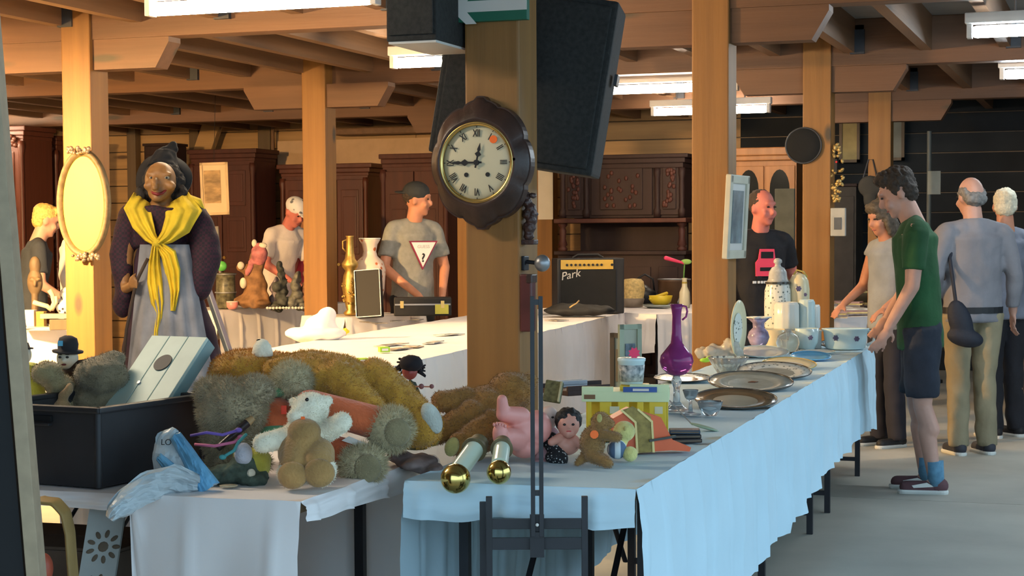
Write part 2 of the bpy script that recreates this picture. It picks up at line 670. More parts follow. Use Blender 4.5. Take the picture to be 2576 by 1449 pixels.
def lamp(u0, v0, u1, v1, label, tube, z=2.535, L=1.2):
    """fluorescent batten hung under the joists along the beams"""
    p = G((u0 + u1) / 2, (v0 + v1) / 2, z)
    o = E('ceiling_lamp', p, 0, label, 'lamp', 'fluorescent ceiling lamps')
    MB().box((0, 0, .075), (L + .06, .085, .06), bev=.006).build('housing', M['white'], o)
    MB().cap((-L / 2 + .035, 0, .0), (L / 2 - .035, 0, .0), .034, seg=14).build('tube', M[tube], o, smooth=True)
    for s in (-1, 1):
        MB().box((s * (L / 2 + .005), 0, .02), (.03, .07, .11), bev=.004).build('end_cap', M['white'], o)
        MB().cyl((s * L * .3, 0, .1), (s * L * .3, 0, JOIST_Z - z + .2), .006).build('hanger_rod', M['metal'], o)
    return o


lamp(362, 22, 948, -4, 'lit fluorescent lamp above the witch figure', 'tube_warm')
lamp(1020, 158, 1400, 142, 'lit fluorescent lamp half hidden behind the small hanging loudspeaker', 'tube_warm')
lamp(1527, 230, 1835, 214, 'lit fluorescent lamp beside the large black hanging loudspeaker', 'tube_mid', L=1.05)
lamp(1638, 286, 1936, 270, 'lit fluorescent lamp passing behind the post with the picture frame', 'tube_mid', L=1.05)
lamp(2466, 82, 2985, 56, 'lit fluorescent lamp above the grey-haired man', 'tube_cool')
lamp(2544, 190, 2950, 170, 'small distant lit fluorescent lamp over the aisle', 'tube_cool')
# unseen flood lamp added to brighten the left posts; stand and flap invented
fp = Vector((-7.0, 6.7, 2.25))
o = E('added_floodlight', (fp.x, fp.y, 0), 0, 'unseen flood lamp on a tripod, added to brighten the left row of posts', 'lamp')
MB().box((0, -.06, 2.36), (.30, .12, .24), bev=.02).build('housing', M['black'], o)
MB().box((0, .004, 2.36), (.26, .008, .17)).build('glass', M['flood_glass'], o)
MB().box((.0, .15, 2.425), (.40, .34, .006), rot=Euler((rad(-22), rad(16), 0))).build('shade_flap', M['black'], o)  # invented flap, tilted to shade the tops of the left posts
MB().cyl((0, -.06, .5), (0, -.06, 2.25), .016).build('pole', M['metal'], o)
for a in (0, 2.1, 4.2):
    MB().cyl((0, -.06, .55), (.45 * math.cos(a), -.06 + .45 * math.sin(a), .0), .011).build('leg', M['metal'], o)
for p, lb in ((Vector((-9.9, 12.3, 2.535)), 'unseen fluorescent lamp added over the left aisle beyond the blond boy'), (Vector((-11.6, 15.2, 2.535)), 'unseen fluorescent lamp added to light the back wall near the tall carved armoire'), (Vector((-4.1, 4.5, 2.535)), 'unseen fluorescent lamp added over the soft toys in front of the clock post')):  # unseen lamps added to brighten the back wall and the toys
    o = E('ceiling_lamp', p, 0, lb, 'lamp', 'fluorescent ceiling lamps')
    MB().box((0, 0, .075), (1.26, .085, .06), bev=.006).build('housing', M['white'], o)
    MB().cap((-.565, 0, .0), (.565, 0, .0), .034, seg=14).build('tube', M['tube_fill' if p.y < 5 else 'tube_warm'], o, smooth=True)
    for s in (-1, 1):
        MB().cyl((s * .36, 0, .1), (s * .36, 0, .35), .006).build('hanger_rod', M['metal'], o)

# ================================================================ tables and cloths
M['cloth'] = mat('white_paper_cloth', (.80, .77, .77), .75, var=.03, scale=4, bump=.10, bscale=14)
M['cloth_blue'] = mat('pale_blue_paper_cloth', (.54, .72, .82), .75, var=.03, scale=4, bump=.12, bscale=14)
M['tabletop'] = mat('table_board', (.35, .24, .14), .6)


def cloth(name, P, ax, L, W, drops, seed, label, group=None, t=.006, tint=None, amp=.018):
    """P corner on the top (world), ax = angle of the long axis; local x along width to the right, y along length.
    drops: four functions/values (near end, right side, far end, left side)"""
    o = E(name, P, ax, label, 'tablecloth', group)
    rnd = random.Random(seed)
    ph = [rnd.uniform(0, 6.28) for _ in range(8)]
    mb = MB()
    nx, ny = max(4, int(W / .05)), max(6, int(L / .06))
    nz_ = lambda x, y: .003 * noise.noise(Vector((x * 6, y * 6, seed)))
    mb.grid([[(W * i / nx, L * j / ny, t + nz_(W * i / nx, L * j / ny)) for i in range(nx + 1)] for j in range(ny + 1)])

    def strip(pt, nrm, length, drop, k):
        n = max(8, int(length / .018))
        m = 12
        rows = []
        for i in range(m + 1):
            row = []
            for j in range(n + 1):
                s = j / n
                dr = drop(s) if callable(drop) else drop
                q = i / m
                x, y = pt(s)
                a = amp * min(1, dr / .3) * q ** .8
                out = .012 * min(1, q * 4) + a * (1 + .9 * math.sin(s * length * 2 * math.pi * 2.3 + ph[k]) + .6 * math.sin(s * length * 2 * math.pi * 4.1 + ph[k + 4] + q))
                out += .014 * q * noise.noise(Vector((s * length * 4, q * 3, seed + k))) + .006 * noise.noise(Vector((s * length * 9 + q * 5, q * 5, seed)))
                cr_ = (s * length + .07) % .24
                out += .012 * max(0, 1 - abs(cr_ - .12) / .02) * min(1, q * 5)
                hem = dr * (1 + .03 * math.sin(s * 23 + ph[k]) + .03 * noise.noise(Vector((s * length * 4, 3, seed))))
                row.append((x + nrm[0] * out, y + nrm[1] * out, t - q * hem + (nz_(x, y) if i == 0 else 0)))
            rows.append(row)
        mb.grid(rows)

    d = drops
    if d[0]: strip(lambda s: (W * s, 0), (0, -1), W, d[0], 0)
    if d[1]: strip(lambda s: (W, L * s), (1, 0), L, d[1], 1)
    if d[2]: strip(lambda s: (W * (1 - s), L), (0, 1), W, d[2], 2)
    if d[3]: strip(lambda s: (0, L * (1 - s)), (-1, 0), L, d[3], 3)
    bmesh.ops.remove_doubles(mb.bm, verts=mb.bm.verts[:], dist=.0015)
    ob = mb.mesh(name)
    # the cloth is one piece: a single mesh instead of an empty
    m = link(name, ob, M['cloth'])
    m.location = P; m.rotation_euler = (0, 0, ax)
    tag(m, label, 'tablecloth', group)
    if tint is not None: ob.materials[0] = tint
    bpy.data.objects.remove(o, do_unlink=True)
    return m


def trestle(P, ax, L, W, n, label, group, z=.74, braces=True):
    """folding beer-tent tables: board, steel leg frames with scissor braces"""
    for k in range(n):
        l = L / n
        o = E('folding_table', Vector((P[0], P[1], 0)) + Matrix.Rotation(ax, 3, 'Z') @ Vector((0, l * k, 0)), ax, label if isinstance(label, str) else label[k], 'table', group)
        MB().box((W / 2, l / 2, z - .015), (W - .01, l - .02, .025), bev=.004).build('tabletop', M['tabletop'], o)
        for yy, sg in ((.16 * l, 1), (.84 * l, -1)):
            for xx in (.09 * W, .91 * W):
                MB().box((xx, yy, (z - .03) / 2), (.028, .028, z - .03)).build('leg', M['black'], o)
            MB().box((W / 2, yy, .10), (W * .8, .022, .022)).build('cross_bar', M['black'], o)
            for s2 in (.3, .7):
                timber('brace', (W * s2, yy, .22), (W * s2, yy + sg * l * .24, z - .05), .018, .008, M['black'], o)
    return o


TZ = .74
# R: the row of tables running away on the right
P_R = G(1600, 1237, TZ)
far_R = G(2198, 871, TZ)
AX_R = math.atan2(far_R.y - P_R.y, far_R.x - P_R.x) - math.pi / 2
L_R = (far_R - P_R).length
W_R = .64
bR = Matrix.Rotation(AX_R, 3, 'Z') @ Vector((1, 0, 0))
aR = Matrix.Rotation(AX_R, 3, 'Z') @ Vector((0, 1, 0))
O_R = P_R - bR * W_R
hemR = lambda s: .50 + .06 * math.sin(s * 5 + 1.0) - .10 * max(0, 1 - s * 26)
CLOTH_R = cloth('tablecloth', O_R, AX_R, L_R, W_R, (lambda s: .095 + .012 * math.sin(s * 9), hemR, .45, .62), 3,
                'white paper tablecloth under the plates and glassware', 'paper tablecloths', amp=.012, tint=M['cloth_blue'])
trestle(O_R, AX_R, L_R, W_R, 3, ['folding table under the dolls and the toy garage', 'folding table under the purple decanter and the bird plate', 'folding table under the china jars and mugs'], 'folding tables of the plate row')

# L: the toy table on the left
AX_L = YAW - rad(17.5)
FR_L = G(757, 1268, TZ)
bL = Matrix.Rotation(AX_L, 3, 'Z') @ Vector((1, 0, 0))
aL = Matrix.Rotation(AX_L, 3, 'Z') @ Vector((0, 1, 0))
W_L, D_L = 1.32, .98
O_L = FR_L - bL * W_L


def hemL(s):
    u = s
    if u < .645: return .04
    if u < .67: return .04 + (u - .645) / .025 * .5
    return .54


CLOTH_L = cloth('tablecloth', O_L, AX_L, D_L, W_L, (hemL, lambda s: .05 + .03 * s, .72, .1), 8,
                'white tablecloth under the pile of soft toys and the black crate', 'paper tablecloths', amp=.020)
trestle(O_L + bL * W_L, AX_L + rad(90), W_L, D_L, 1, 'folding table under the soft toys', None)

# M1: the long table in the bright middle
TM = .80
NR = G(930, 938, TM)
FRm = G(1604, 781, TM)
AX_M = math.atan2(FRm.y - NR.y, FRm.x - NR.x) - math.pi / 2
aM = Matrix.Rotation(AX_M, 3, 'Z') @ Vector((0, 1, 0))
bM = Matrix.Rotation(AX_M, 3, 'Z') @ Vector((1, 0, 0))
L_M, W_M = (FRm - NR).length, 1.1
O_M = NR - bM * W_M
cloth('tablecloth', O_M, AX_M, L_M, W_M, (.5, lambda s: .62, .5, .5), 12, 'overexposed white tablecloth on the long table with the amplifier', 'paper tablecloths', amp=.006)
trestle(O_M, AX_M, L_M, W_M, 3, ['folding table under the bunched-up white cloth', 'folding table under the scattered printed cards', 'folding table under the guitar amplifier'], 'folding tables in the middle', z=TM)


def side_table(u0, v0, u1, v1, dep, z, seed, label, tl, drop=.55):
    """table whose front edge runs between two pixels"""
    a, b = G(u0, v0, z), G(u1, v1, z)
    ax = math.atan2(b.y - a.y, b.x - a.x)
    L = (b - a).length
    c = cloth('tablecloth', a, ax, dep, L, (drop, .3, .3, .3), seed, label, 'paper tablecloths', amp=.006)
    f = Matrix.Rotation(ax, 3, 'Z')
    trestle(a + f @ Vector((L, 0, 0)), ax + rad(90), L, dep, 1, tl, None, z=z)
    return a, ax, L


T_B = side_table(548, 783, 905, 762, .6, TM, 21, 'white tablecloth under the carved wooden statues', 'folding table under the carved statues')
T_C = side_table(868, 801, 1072, 792, .55, TM, 22, 'white tablecloth in front of the man with the dark cap', 'folding table in front of the man with the dark cap')
T_A = side_table(-160, 838, 170, 832, .8, TM, 23, 'white tablecloth in front of the blond boy', 'folding table in front of the blond boy')
T_D = side_table(1652, 793, 1850, 786, 1.6, TM, 24, 'white tablecloth carrying the yellow bowl below the dark sideboard', 'folding table below the dark sideboard')
# R2: the row goes on beyond the jars
P_R2 = G(2040, 800, TZ); Q_R2 = G(2225, 800, TZ)
T_E = side_table(2035, 803, 2235, 797, 3.3, TZ, 25, 'white tablecloth with magazines beyond the green-shirted man', 'folding table with magazines')

# ================================================================ things on the middle post
M.update(
    clockwood=mat('dark_clock_wood', (.045, .022, .016), .4, var=.3, scale=14, bump=.1),
    brass=mat('brass', (.62, .45, .16), .28, metal=1.0, var=.1),
    dial=mat('enamel_dial', (.62, .54, .36), .35, var=.05, scale=3),
    ink=mat('black_ink', (.012, .012, .014), .6, var=0),
    orange=mat('orange_sticker', (1.0, .16, .02), .6, var=.03),
    red=mat('red_plastic', (.75, .03, .03), .4, var=.05),
    pinkstick=mat('pink_sticker', (.9, .05, .14), .6, var=.03),
    speaker=mat('black_speaker_cloth', (.018, .018, .017), .8, var=.4, scale=60, bump=.3, bscale=300),
    green_sign=mat('green_sign', (.01, .12, .07), .5, var=.05),
    sign_white=mat('sign_white', (.62, .60, .56), .5, var=.03),
    gilt=mat('gilt', (.55, .38, .14), .4, metal=.6, var=.3, scale=40, bump=.4, bscale=80),
    giltdull=mat('dull_gilt_frame', (.13, .095, .045), .6, metal=.0, var=.3, scale=30, bump=.2),
    silverorn=mat('silvered_ornament', (.24, .19, .14), .4, metal=.5, var=.4, scale=60),
)
Yf = 5.84 - .1


def PY(u, v, y):
    r = ray(u, v)
    return CPOS + r * (y / r.y)


c0 = PY(1192, 408, Yf - .11)
ck = E('wall_clock', (c0.x, Yf, c0.z), 0, 'octagonal dark wooden wall clock with roman numerals and orange sticker', 'clock')


ck.scale = (1.06, 1.0, 1.04)


def wavy(rx, rz, amp, n=8, tip=.05, N=96):
    pts = []
    for k in range(N):
        a = 2 * math.pi * k / N
        q = 1 + amp * (abs(math.cos(a * n / 2)) ** .6 * 2 - 1)
        if abs(math.cos(a)) < .1: q += tip
        pts.append((rx * q * math.cos(a), rz * q * math.sin(a)))
    return pts


MB().prism(wavy(.168, .205, .032), -.045).build('back_case', M['clockwood'], ck)
mb = MB()
outer = wavy(.165, .2, .032)
rows = []
for (sc, y) in ((1.0, -.045), (.97, -.062), (.86, -.075), (.80, -.092), (.745, -.092), (.72, -.07)):
    k_ = (sc - .72) / .28
    rows.append([(x * sc * (k_) + (.1225 * math.cos(2 * math.pi * i / 96) / .72 * sc) * (1 - k_), y,
                  z * sc * k_ + (.1285 * math.sin(2 * math.pi * i / 96) / .72 * sc) * (1 - k_)) for i, (x, z) in enumerate(outer)])
mb.grid(rows, close_u=True)
mb.build('moulding', M['clockwood'], ck, smooth=True)
RX90 = Matrix.Rotation(rad(90), 3, 'X')
MB().tube([(.124 * math.cos(a), -.083, .130 * math.sin(a)) for a in [2 * math.pi * i / 48 for i in range(48)]], .009, closed=True).build('bezel', M['brass'], ck, smooth=True)
dl = MB().lathe([(.122, .0), (.121, .004), (.09, .008), (.0, .010)], c=(0, -.07, 0), seg=48, R=RX90, sy=1.05).build('dial', M['dial'], ck, smooth=True)
nums = ['XII', 'I', 'II', 'III', 'IIII', 'V', 'VI', 'VII', 'VIII', 'IX', 'X', 'XI']
for i, t in enumerate(nums):
    a = 2 * math.pi * i / 12
    text_mesh('numeral', t, .034, M['ink'], dl, (.091 * math.sin(a), -.0815, .096 * math.cos(a)), (rad(90), a, 0), .0006, bold=.0006, sx=.62)
for i in range(60):
    a = 2 * math.pi * i / 60
    if i % 5 == 0:
        MB().box((.1125 * math.sin(a), -.0795, .118 * math.cos(a)), (.0022, .001, .006), rot=Euler((0, a, 0))).build('minute_mark', M['ink'], dl)
def hand(a, L, w, name):
    pts = [(-w * .5, -.018), (w * .5, -.018), (w * .5, L * .30), (w * 1.9, L * .42), (w * .5, L * .56), (w * 1.0, L * .66), (0, L), (-w * 1.0, L * .66), (-w * .5, L * .56), (-w * 1.9, L * .42), (-w * .5, L * .30)]
    MB().prism(pts, .0012, R=Matrix.Rotation(a, 3, 'Y'), c=(0, -.0865, 0)).build(name, M['ink'], ck)
hand(rad(-90), .095, .006, 'minute_hand')
hand(rad(12), .066, .006, 'hour_hand')
MB().cyl((0, -.09, 0), (0, -.08, 0), .009).build('hub', M['ink'], ck)
for s in (-1, 1):
    MB().cyl((s * .037, -.0815, -.04), (s * .037, -.079, -.04), .0075, seg=16).build('winding_hole', M['ink'], dl)
MB().cyl((.058, -.083, .075), (.058, -.0805, .075), .0135, seg=9).build('price_sticker', M['orange'], ck)
MB().cyl((.131, -.092, .008), (.131, -.08, .008), .005).build('latch', M['silverorn'], ck)

# direction sign
a0, a1 = PY(1124, 58, Yf - .03), PY(1325, -75, Yf - .03)
sg = E('exit_sign', (a0.x, Yf, a0.z), 0, 'green sign with white arrow on top of the clock post', 'sign')
w_, h_ = a1.x - a0.x, a1.z - a0.z
MB().box((w_ / 2, -.015, h_ / 2), (w_, .03, h_), bev=.003).build('panel', M['green_sign'], sg)
mz, th = h_ * .317, .016
def X(u): return PY(u, 15, Yf - .031).x - a0.x
def Z(v): return PY(1200, v, Yf - .031).z - a0.z
zc = Z(16)
ar = [(X(1129), zc), (X(1172), Z(-30)), (X(1199), Z(-30)), (X(1175), Z(2)), (X(1325), Z(2)), (X(1325), Z(30)), (X(1175), Z(30)), (X(1199), Z(60)), (X(1172), Z(60))]
MB().prism(ar[::-1], -.002, c=(0, -.0305, 0)).build('arrow', M['sign_white'], sg)

# small hanging loudspeaker
p = PY(972, 105, 5.50)
zb = p.z
w_ = -2.19 - p.x
sp = E('loudspeaker', (p.x, 5.50, zb), 0, 'small black hanging loudspeaker with underside coloured as lamplit beside the arrow sign', 'loudspeaker')
MB().box((w_ / 2, .20, .24), (w_, .40, .48), bev=.006).build('cabinet', M['speaker'], sp)
MB().box((w_ / 2, .20, -.004), (w_ * .95, .385, .008)).build('lit_underside', M['sign_white'], sp)  # white plate colours the black underside as if lit by the lamps
MB().box((w_ / 2, -.004, .24), (w_ * .9, .008, .44), bev=.003).build('grille', M['speaker'], sp)
MB().cyl((w_ / 2, .2, .48), (w_ / 2, .2, CEIL_Z - zb), .012).build('hanging_rod', M['black'], sp)

# large tilted loudspeaker behind the post
cc = D(1330, 205, 6.62)
bs = E('loudspeaker', cc, 0, 'large black tilted loudspeaker hanging behind the clock post', 'loudspeaker')
bs.rotation_euler = Euler((rad(0), rad(9.3), YAW * .6), 'XYZ')
MB().box((0, 0, 0), (.615, .36, .64), bev=.012).build('cabinet', M['speaker'], bs)
MB().box((0, -.186, 0), (.57, .014, .595), bev=.006).build('grille', M['speaker'], bs)
for s in (-1, 1):
    MB().cyl((s * .2, .05, .3), (s * .2, .05, .56), .008).build('hanging_rod', M['black'], bs)
    MB().box((s * .327, 0, .05), (.012, .1, .04)).build('carrying_handle', M['black'], bs)

# carved ornament, knob and wooden piece on the side of the post
M['carved'] = mat('carved_dark_wood', (.05, .022, .018), .45, var=.4, scale=40, bump=.4, bscale=90)
xs = ROW_C + .1
def side(u, v, y=5.80):
    q = PY(u, v, y); return q
q = side(1366, 600, 5.78)
orn = E('carved_ornament', (xs, 5.78, q.z), 0, 'dark carved wooden ornament hanging on the side of the clock post', 'ornament')
mb = MB()
for (x, z, r) in ((.02, .01, .016), (.022, .04, .022), (.03, .065, .018), (.018, .085, .02), (.03, .105, .016), (.015, .125, .016), (.012, .15, .012), (.036, .15, .009), (.04, .085, .010)):
    mb.ell((x, 0, z), (r, .03, r * 1.1))
blob('carving', mb, M['carved'], .004, orn, 1, disp=(.004, 90, 2))
MB().cyl((.012, 0, .155), (.012, 0, .255), .0012, seg=6).build('cord', M['ink'], orn)
MB().box((.022, 0, -.012), (.05, .05, .018), bev=.004).build('foot', M['carved'], orn)
q = side(1400, 662, 5.78)
kn = E('knob_hook', (xs, 5.78, q.z), 0, 'grey metal ball on a dark arm fixed to the clock post', 'hook')
MB().cyl((0, 0, .006), (.055, 0, 0), .007).build('arm', M['black'], kn)
MB().ell((.072, -.01, 0), (.028, .028, .03)).build('ball', M['metal'], kn, smooth=True)
MB().box((.006, 0, 0), (.012, .05, .05), bev=.003).build('plate', M['black'], kn)
q = side(1366, 835, 5.75)
wd = E('wooden_bracket', (xs, 5.76, q.z), 0, 'dark red wooden bracket fixed to the side of the clock post', 'bracket')
MB().box((.022, 0, .10), (.044, .05, .20), bev=.006).build('back_board', mat('dark_red_wood', (.09, .022, .02), .4, var=.3), wd)
MB().box((.036, 0, .185), (.022, .06, .03), bev=.004).build('cap', M['clockwood'], wd)

# ================================================================ post on the left: oval frame
Yl = 9.23 - .1
oc = PY(205, 512, Yl - .04)
ov = E('oval_mirror', (oc.x, Yl, oc.z), 0, 'oval gilt frame with carved crests hanging on the bright left post', 'picture frame')
sc_ = (PY(275, 512, Yl - .04).x - PY(135, 512, Yl - .04).x) / 140
rx, rz = 65 * sc_, 118 * sc_ * .98
def ovalring(mb, r0x, r0z, prof, N=56):
    rows = []
    for dr, y in prof:
        rows.append([((r0x + dr) * math.cos(2 * math.pi * i / N), y, (r0z + dr) * math.sin(2 * math.pi * i / N)) for i in range(N)])
    mb.grid(rows, close_u=True, close_v=True)
mb = MB()
ovalring(mb, rx - .02, rz - .02, [(-.018, -.015), (-.014, -.03), (0, -.04), (.014, -.042), (.022, -.03), (.024, -.004), (-.018, -.004)])
mb.build('frame', M['giltdull'], ov, smooth=True)
M['yellowish'] = mat('mirror_reflection', (.90, .62, .05), .5, var=.04, scale=3)  # flat yellow stands in for the bright reflection in the mirror
MB().lathe([(1, 0), (1, .006), (.0, .008)], c=(0, -.012, 0), seg=56, R=RX90 @ Matrix.Diagonal((rx - .035, rz - .035, 1))).build('panel', M['yellowish'], ov)
def crest(cx, cz, n, spread, seed):
    r_ = random.Random(seed)
    mb = MB()
    for i in range(n):
        a = r_.uniform(-1, 1)
        mb.ell((cx + a * spread, -.045 - r_.uniform(0, .012), cz + r_.uniform(-.022, .022) * (1 - .5 * abs(a))), (r_.uniform(.009, .017), .012, r_.uniform(.008, .016)), rot=Euler((0, r_.uniform(0, 3), 0)), seg=8, rings=6)
    mb.build('crest', M['silverorn'], ov, smooth=True)['kind'] = 'stuff'
crest(-.01, rz + .0, 26, .075, 1)
crest(.03, -rz + .0, 30, .095, 2)

# ================================================================ post on the right: picture, plate ; third post: disc, ornament, box
q = PY(1845, 545, 9.18)
fr = E('picture_frame', (ROW_C + .1, 9.23, q.z), 0, 'white picture frame seen edge-on, hung on the side of a post', 'picture frame')
fr.rotation_euler = (0, rad(3), rad(-5))
hh = .20
M['creampaint'] = mat('cream_paint', (.52, .50, .40), .5, var=.08)
MB().box((.02, 0, hh), (.03, .34, .045), bev=.004).box((.02, 0, -hh), (.03, .34, .045), bev=.004).box((.02, .15, 0), (.03, .045, .44), bev=.004).box((.02, -.15, 0), (.03, .045, .44), bev=.004).build('frame', M['creampaint'], fr)
MB().box((.018, 0, 0), (.012, .27, .37)).build('mat_board', M['sign_white'], fr)
MB().box((.026, 0, 0), (.004, .19, .28)).build('picture', mat('blue_grey_picture', (.18, .24, .26), .25, var=.4, scale=9), fr)

Y3 = 12.62 - .1
q = PY(2021, 366, Y3 - .02)
r_ = 46 * depth(q) / FPX
ds = E('round_tray', (q.x, Y3, q.z), 0, 'flat black round hat-like disc hanging on a timber post', 'tray')
MB().lathe([(r_ * .98, 0), (r_ * 1.0, .012), (r_ * .96, .022), (r_ * .5, .026), (0, .028)], seg=40, R=RX90).build('disc', mat('black_felt', (.008,.009,.01), .9), ds, smooth=True)
MB().tube([(r_ * .96 * math.cos(a), -.02, r_ * .96 * math.sin(a)) for a in [2 * math.pi * i / 40 for i in range(40)]], .006, closed=True).build('rim', M['hanger'], ds, smooth=True)
q = PY(2078, 435, 12.55)
gb = E('gilt_barometer', (ROW_C + .1 + .02, 12.55, q.z), 0, 'long carved gilt wall ornament with a red dot beside the black disc', 'ornament')
mb = MB()
rr = random.Random(4)
for i in range(60):
    t = rr.uniform(-1, 1)
    w = .045 * (1 - abs(t) ** 2.2) + .008
    mb.ell((rr.uniform(-w, w) + .02, -.01 + rr.uniform(-.012, .012), t * .205), (.012, .012, rr.uniform(.010, .02)), rot=Euler((0, rr.uniform(0, 3), 0)), seg=7, rings=5)
mb.build('carving', M['gilt'], gb, smooth=True)['kind'] = 'stuff'
MB().box((.015, -.025, .05), (.02, .01, .09)).build('scale', M['ink'], gb)
MB().ell((.022, -.035, .075), (.008, .006, .008)).build('red_dot', mat('red_light', (.8, .03, .03), .4), gb)
q = PY(2070, 559, 12.55)
wx = E('switch_box', (ROW_C + .105, 12.55, q.z), 0, 'pale grey switch box under the gilt wall ornament', 'switch box')
MB().box((.05, -.02, 0), (.105, .05, .20), bev=.006).build('casing', mat('pale_box', (.42, .42, .38), .5), wx)
MB().box((.05, -.048, -.01), (.05, .008, .085)).build('window', mat('grey_window', (.10, .11, .12), .4), wx)

# ================================================================ furniture along the back wall
M.update(
    maho=wood('mahogany', (.085, .024, .015), (.03, .012, .008), 'Z', .6, knots=False),
    maho2=wood('red_brown_wood', (.12, .036, .02), (.03, .012, .008), 'Z', .45, knots=False),
    walnut=wood('dark_walnut', (.030, .012, .010), (.02, .01, .008), 'Z', .65, knots=False),
    oak=wood('honey_oak', (.42, .17, .045), (.1, .05, .02), 'Z', .45, knots=False),
    glassdark=mat('dark_glass', (.02, .022, .022), .08, var=.1),
)


def armoire(u0, u1, vtop, y, label, m, dep=.55, rows=3, crest=False, cols=2, base=.12, ncols=2):
    a, b = PY(u0, vtop, y), PY(u1, vtop, y)
    x0, x1, zt = a.x, b.x, (a.z + b.z) / 2
    w = x1 - x0
    o = E('armoire', ((x0 + x1) / 2, y + dep / 2, 0), 0, label, 'armoire', 'old wardrobes along the back wall')
    f = -dep / 2
    ch = .12
    MB().box((0, 0, (zt - ch) / 2), (w * .94, dep * .94, zt - ch)).build('carcass', m, o)
    MB().box((0, 0, base / 2), (w, dep, base), bev=.01).build('plinth', m, o)
    mb = MB()
    for i, (s, z0, z1) in enumerate(((.96, zt - .14, zt - .10), (.99, zt - .10, zt - .05), (1.04, zt - .05, zt))):
        mb.box((0, 0, (z0 + z1) / 2), (w * s, dep * s, z1 - z0), bev=.01)
    mb.build('cornice', m, o)
    dw = w * .86 / cols
    z0, z1 = base + .04, zt - .18
    for c in range(cols):
        cx = -w * .43 + dw * (c + .5)
        d_ = MB().box((cx, f + .005, (z0 + z1) / 2), (dw - .012, .03, z1 - z0), bev=.006).build('door', m, o)
        ph = (z1 - z0) / rows
        for r in range(rows):
            zc_ = z0 + ph * (r + .5)
            mb = MB().box((cx, f - .012, zc_), (dw * .66, .016, ph * .76), bev=.007)
            mb.box((cx, f - .02, zc_), (dw * .50, .016, ph * .60), bev=.007)
            mb.build('panel', m, d_)
        MB().cyl((cx + (dw * .42 if c == 0 else -dw * .42), f - .03, (z0 + z1) / 2), (cx + (dw * .42 if c == 0 else -dw * .42), f - .01, (z0 + z1) / 2), .018).build('knob', M['brass'], d_)
    for s in (-1, 1):
        MB().lathe([(.03, base), (.04, base + .05), (.026, base + .1), (.03, zt * .5), (.026, zt - .3), (.04, zt - .22), (.032, zt - .16)], c=(s * w * .455, f + .0, 0), seg=10).build('column', m, o, smooth=True)
    if crest:
        rr = random.Random(9)
        mb = MB()
        for i in range(40):
            t = rr.uniform(-1, 1)
            mb.ell((t * w * .42, f - .02, zt - .16 + rr.uniform(-.05, .05)), (.03, .02, .025), seg=7, rings=5)
            mb.ell((rr.choice((-1, 1)) * w * .25 + rr.uniform(-.1, .1), f - .02, rr.uniform(z0 + .3, z1 - .2)), (.025, .015, .035), seg=7, rings=5)
        mb.build('carved_relief', m, o, smooth=True)['kind'] = 'stuff'
    return o


armoire(-105, 60, 318, 15.6, 'tall carved red-brown armoire behind the blond boy', M['maho2'], crest=True)
armoire(66, 142, 342, 16.3, 'narrow carved red-brown cabinet beside the blond boy', M['maho2'], cols=1, crest=True, rows=2)
armoire(474, 642, 375, 17.5, 'dark red armoire behind the small framed print', M['maho'], rows=4)
armoire(700, 930, 412, 17.9, 'low-topped reddish armoire behind the brass vessel', M['maho2'], rows=2, cols=3)
armoire(956, 1128, 386, 16.6, 'big-panelled dark red armoire behind the man with the dark cap', M['maho'], rows=1)
# dark board behind the witch's hat
a, b = PY(362, 368, 17.2), PY(438, 560, 17.2)
bd = E('dark_cabinet', ((a.x + b.x) / 2, 17.35, 0), 0, 'black-brown cabinet behind the hat of the witch', 'cabinet')
MB().box((0, 0, a.z / 2), (b.x - a.x, .3, a.z), bev=.01).build('carcass', M['walnut'], bd)
MB().box((0, -.155, a.z * .62), ((b.x - a.x) * .86, .02, a.z * .68), bev=.008).build('door', M['walnut'], bd)
MB().box((0, 0, a.z + .015), ((b.x - a.x) * 1.05, .34, .03), bev=.006).build('cornice', M['walnut'], bd)

# sideboard
a, b = PY(1402, 392, 16.9), PY(1722, 392, 16.9)
sb = E('sideboard', ((a.x + b.x) / 2, 17.2, 0), 0, 'dark carved two-tier sideboard with turned columns and open niche', 'sideboard')
w, zt = b.x - a.x, a.z
zs, zn = PY(1560, 560, 16.9).z, PY(1560, 640, 16.9).z
MB().box((0, .02, (zs + .05 + zt - .1) / 2), (w * .95, .5, zt - .1 - zs - .05)).build('upper_carcass', M['walnut'], sb)
mb = MB()
for s, z0, z1 in ((.97, zt - .14, zt - .09), (1.0, zt - .09, zt - .04), (1.05, zt - .04, zt)):
    mb.box((0, 0, (z0 + z1) / 2), (w * s, .58 * s, z1 - z0), bev=.01)
mb.build('cornice', M['walnut'], sb)
MB().box((0, -.02, zs + .02), (w * 1.04, .66, .045), bev=.01).build('shelf', M['maho'], sb)
MB().box((0, .22, (zs + zn) / 2), (w * .86, .06, zs - zn)).build('niche_back', M['walnut'], sb)
MB().box((0, .0, zn * .5), (w, .6, zn), bev=.01).build('lower_carcass', M['walnut'], sb)
MB().box((0, -.02, zn + .015), (w * 1.04, .66, .04), bev=.01).build('worktop', M['walnut'], sb)
for s in (-1, 1):
    H_ = zs - zn
    MB().lathe([(.045, zn + .03), (.05, zn + .06), (.03, zn + .08), (.05, zn + H_ * .3), (.03, zn + H_ * .5), (.038, zn + H_ * .75), (.025, zn + H_ * .85), (.048, zn + H_ * .93), (.048, zs)], c=(s * w * .47, -.25, 0), seg=12).build('column', M['maho'], sb, smooth=True)
    for k in (.47, .28):
        MB().lathe([(.035, zs + .05), (.04, zs + .12), (.024, zs + .15), (.03, (zs + zt) / 2), (.024, zt - .25), (.036, zt - .2), (.036, zt - .14)], c=(s * w * k, -.25, 0), seg=10).build('colonnette', M['walnut'], sb, smooth=True)
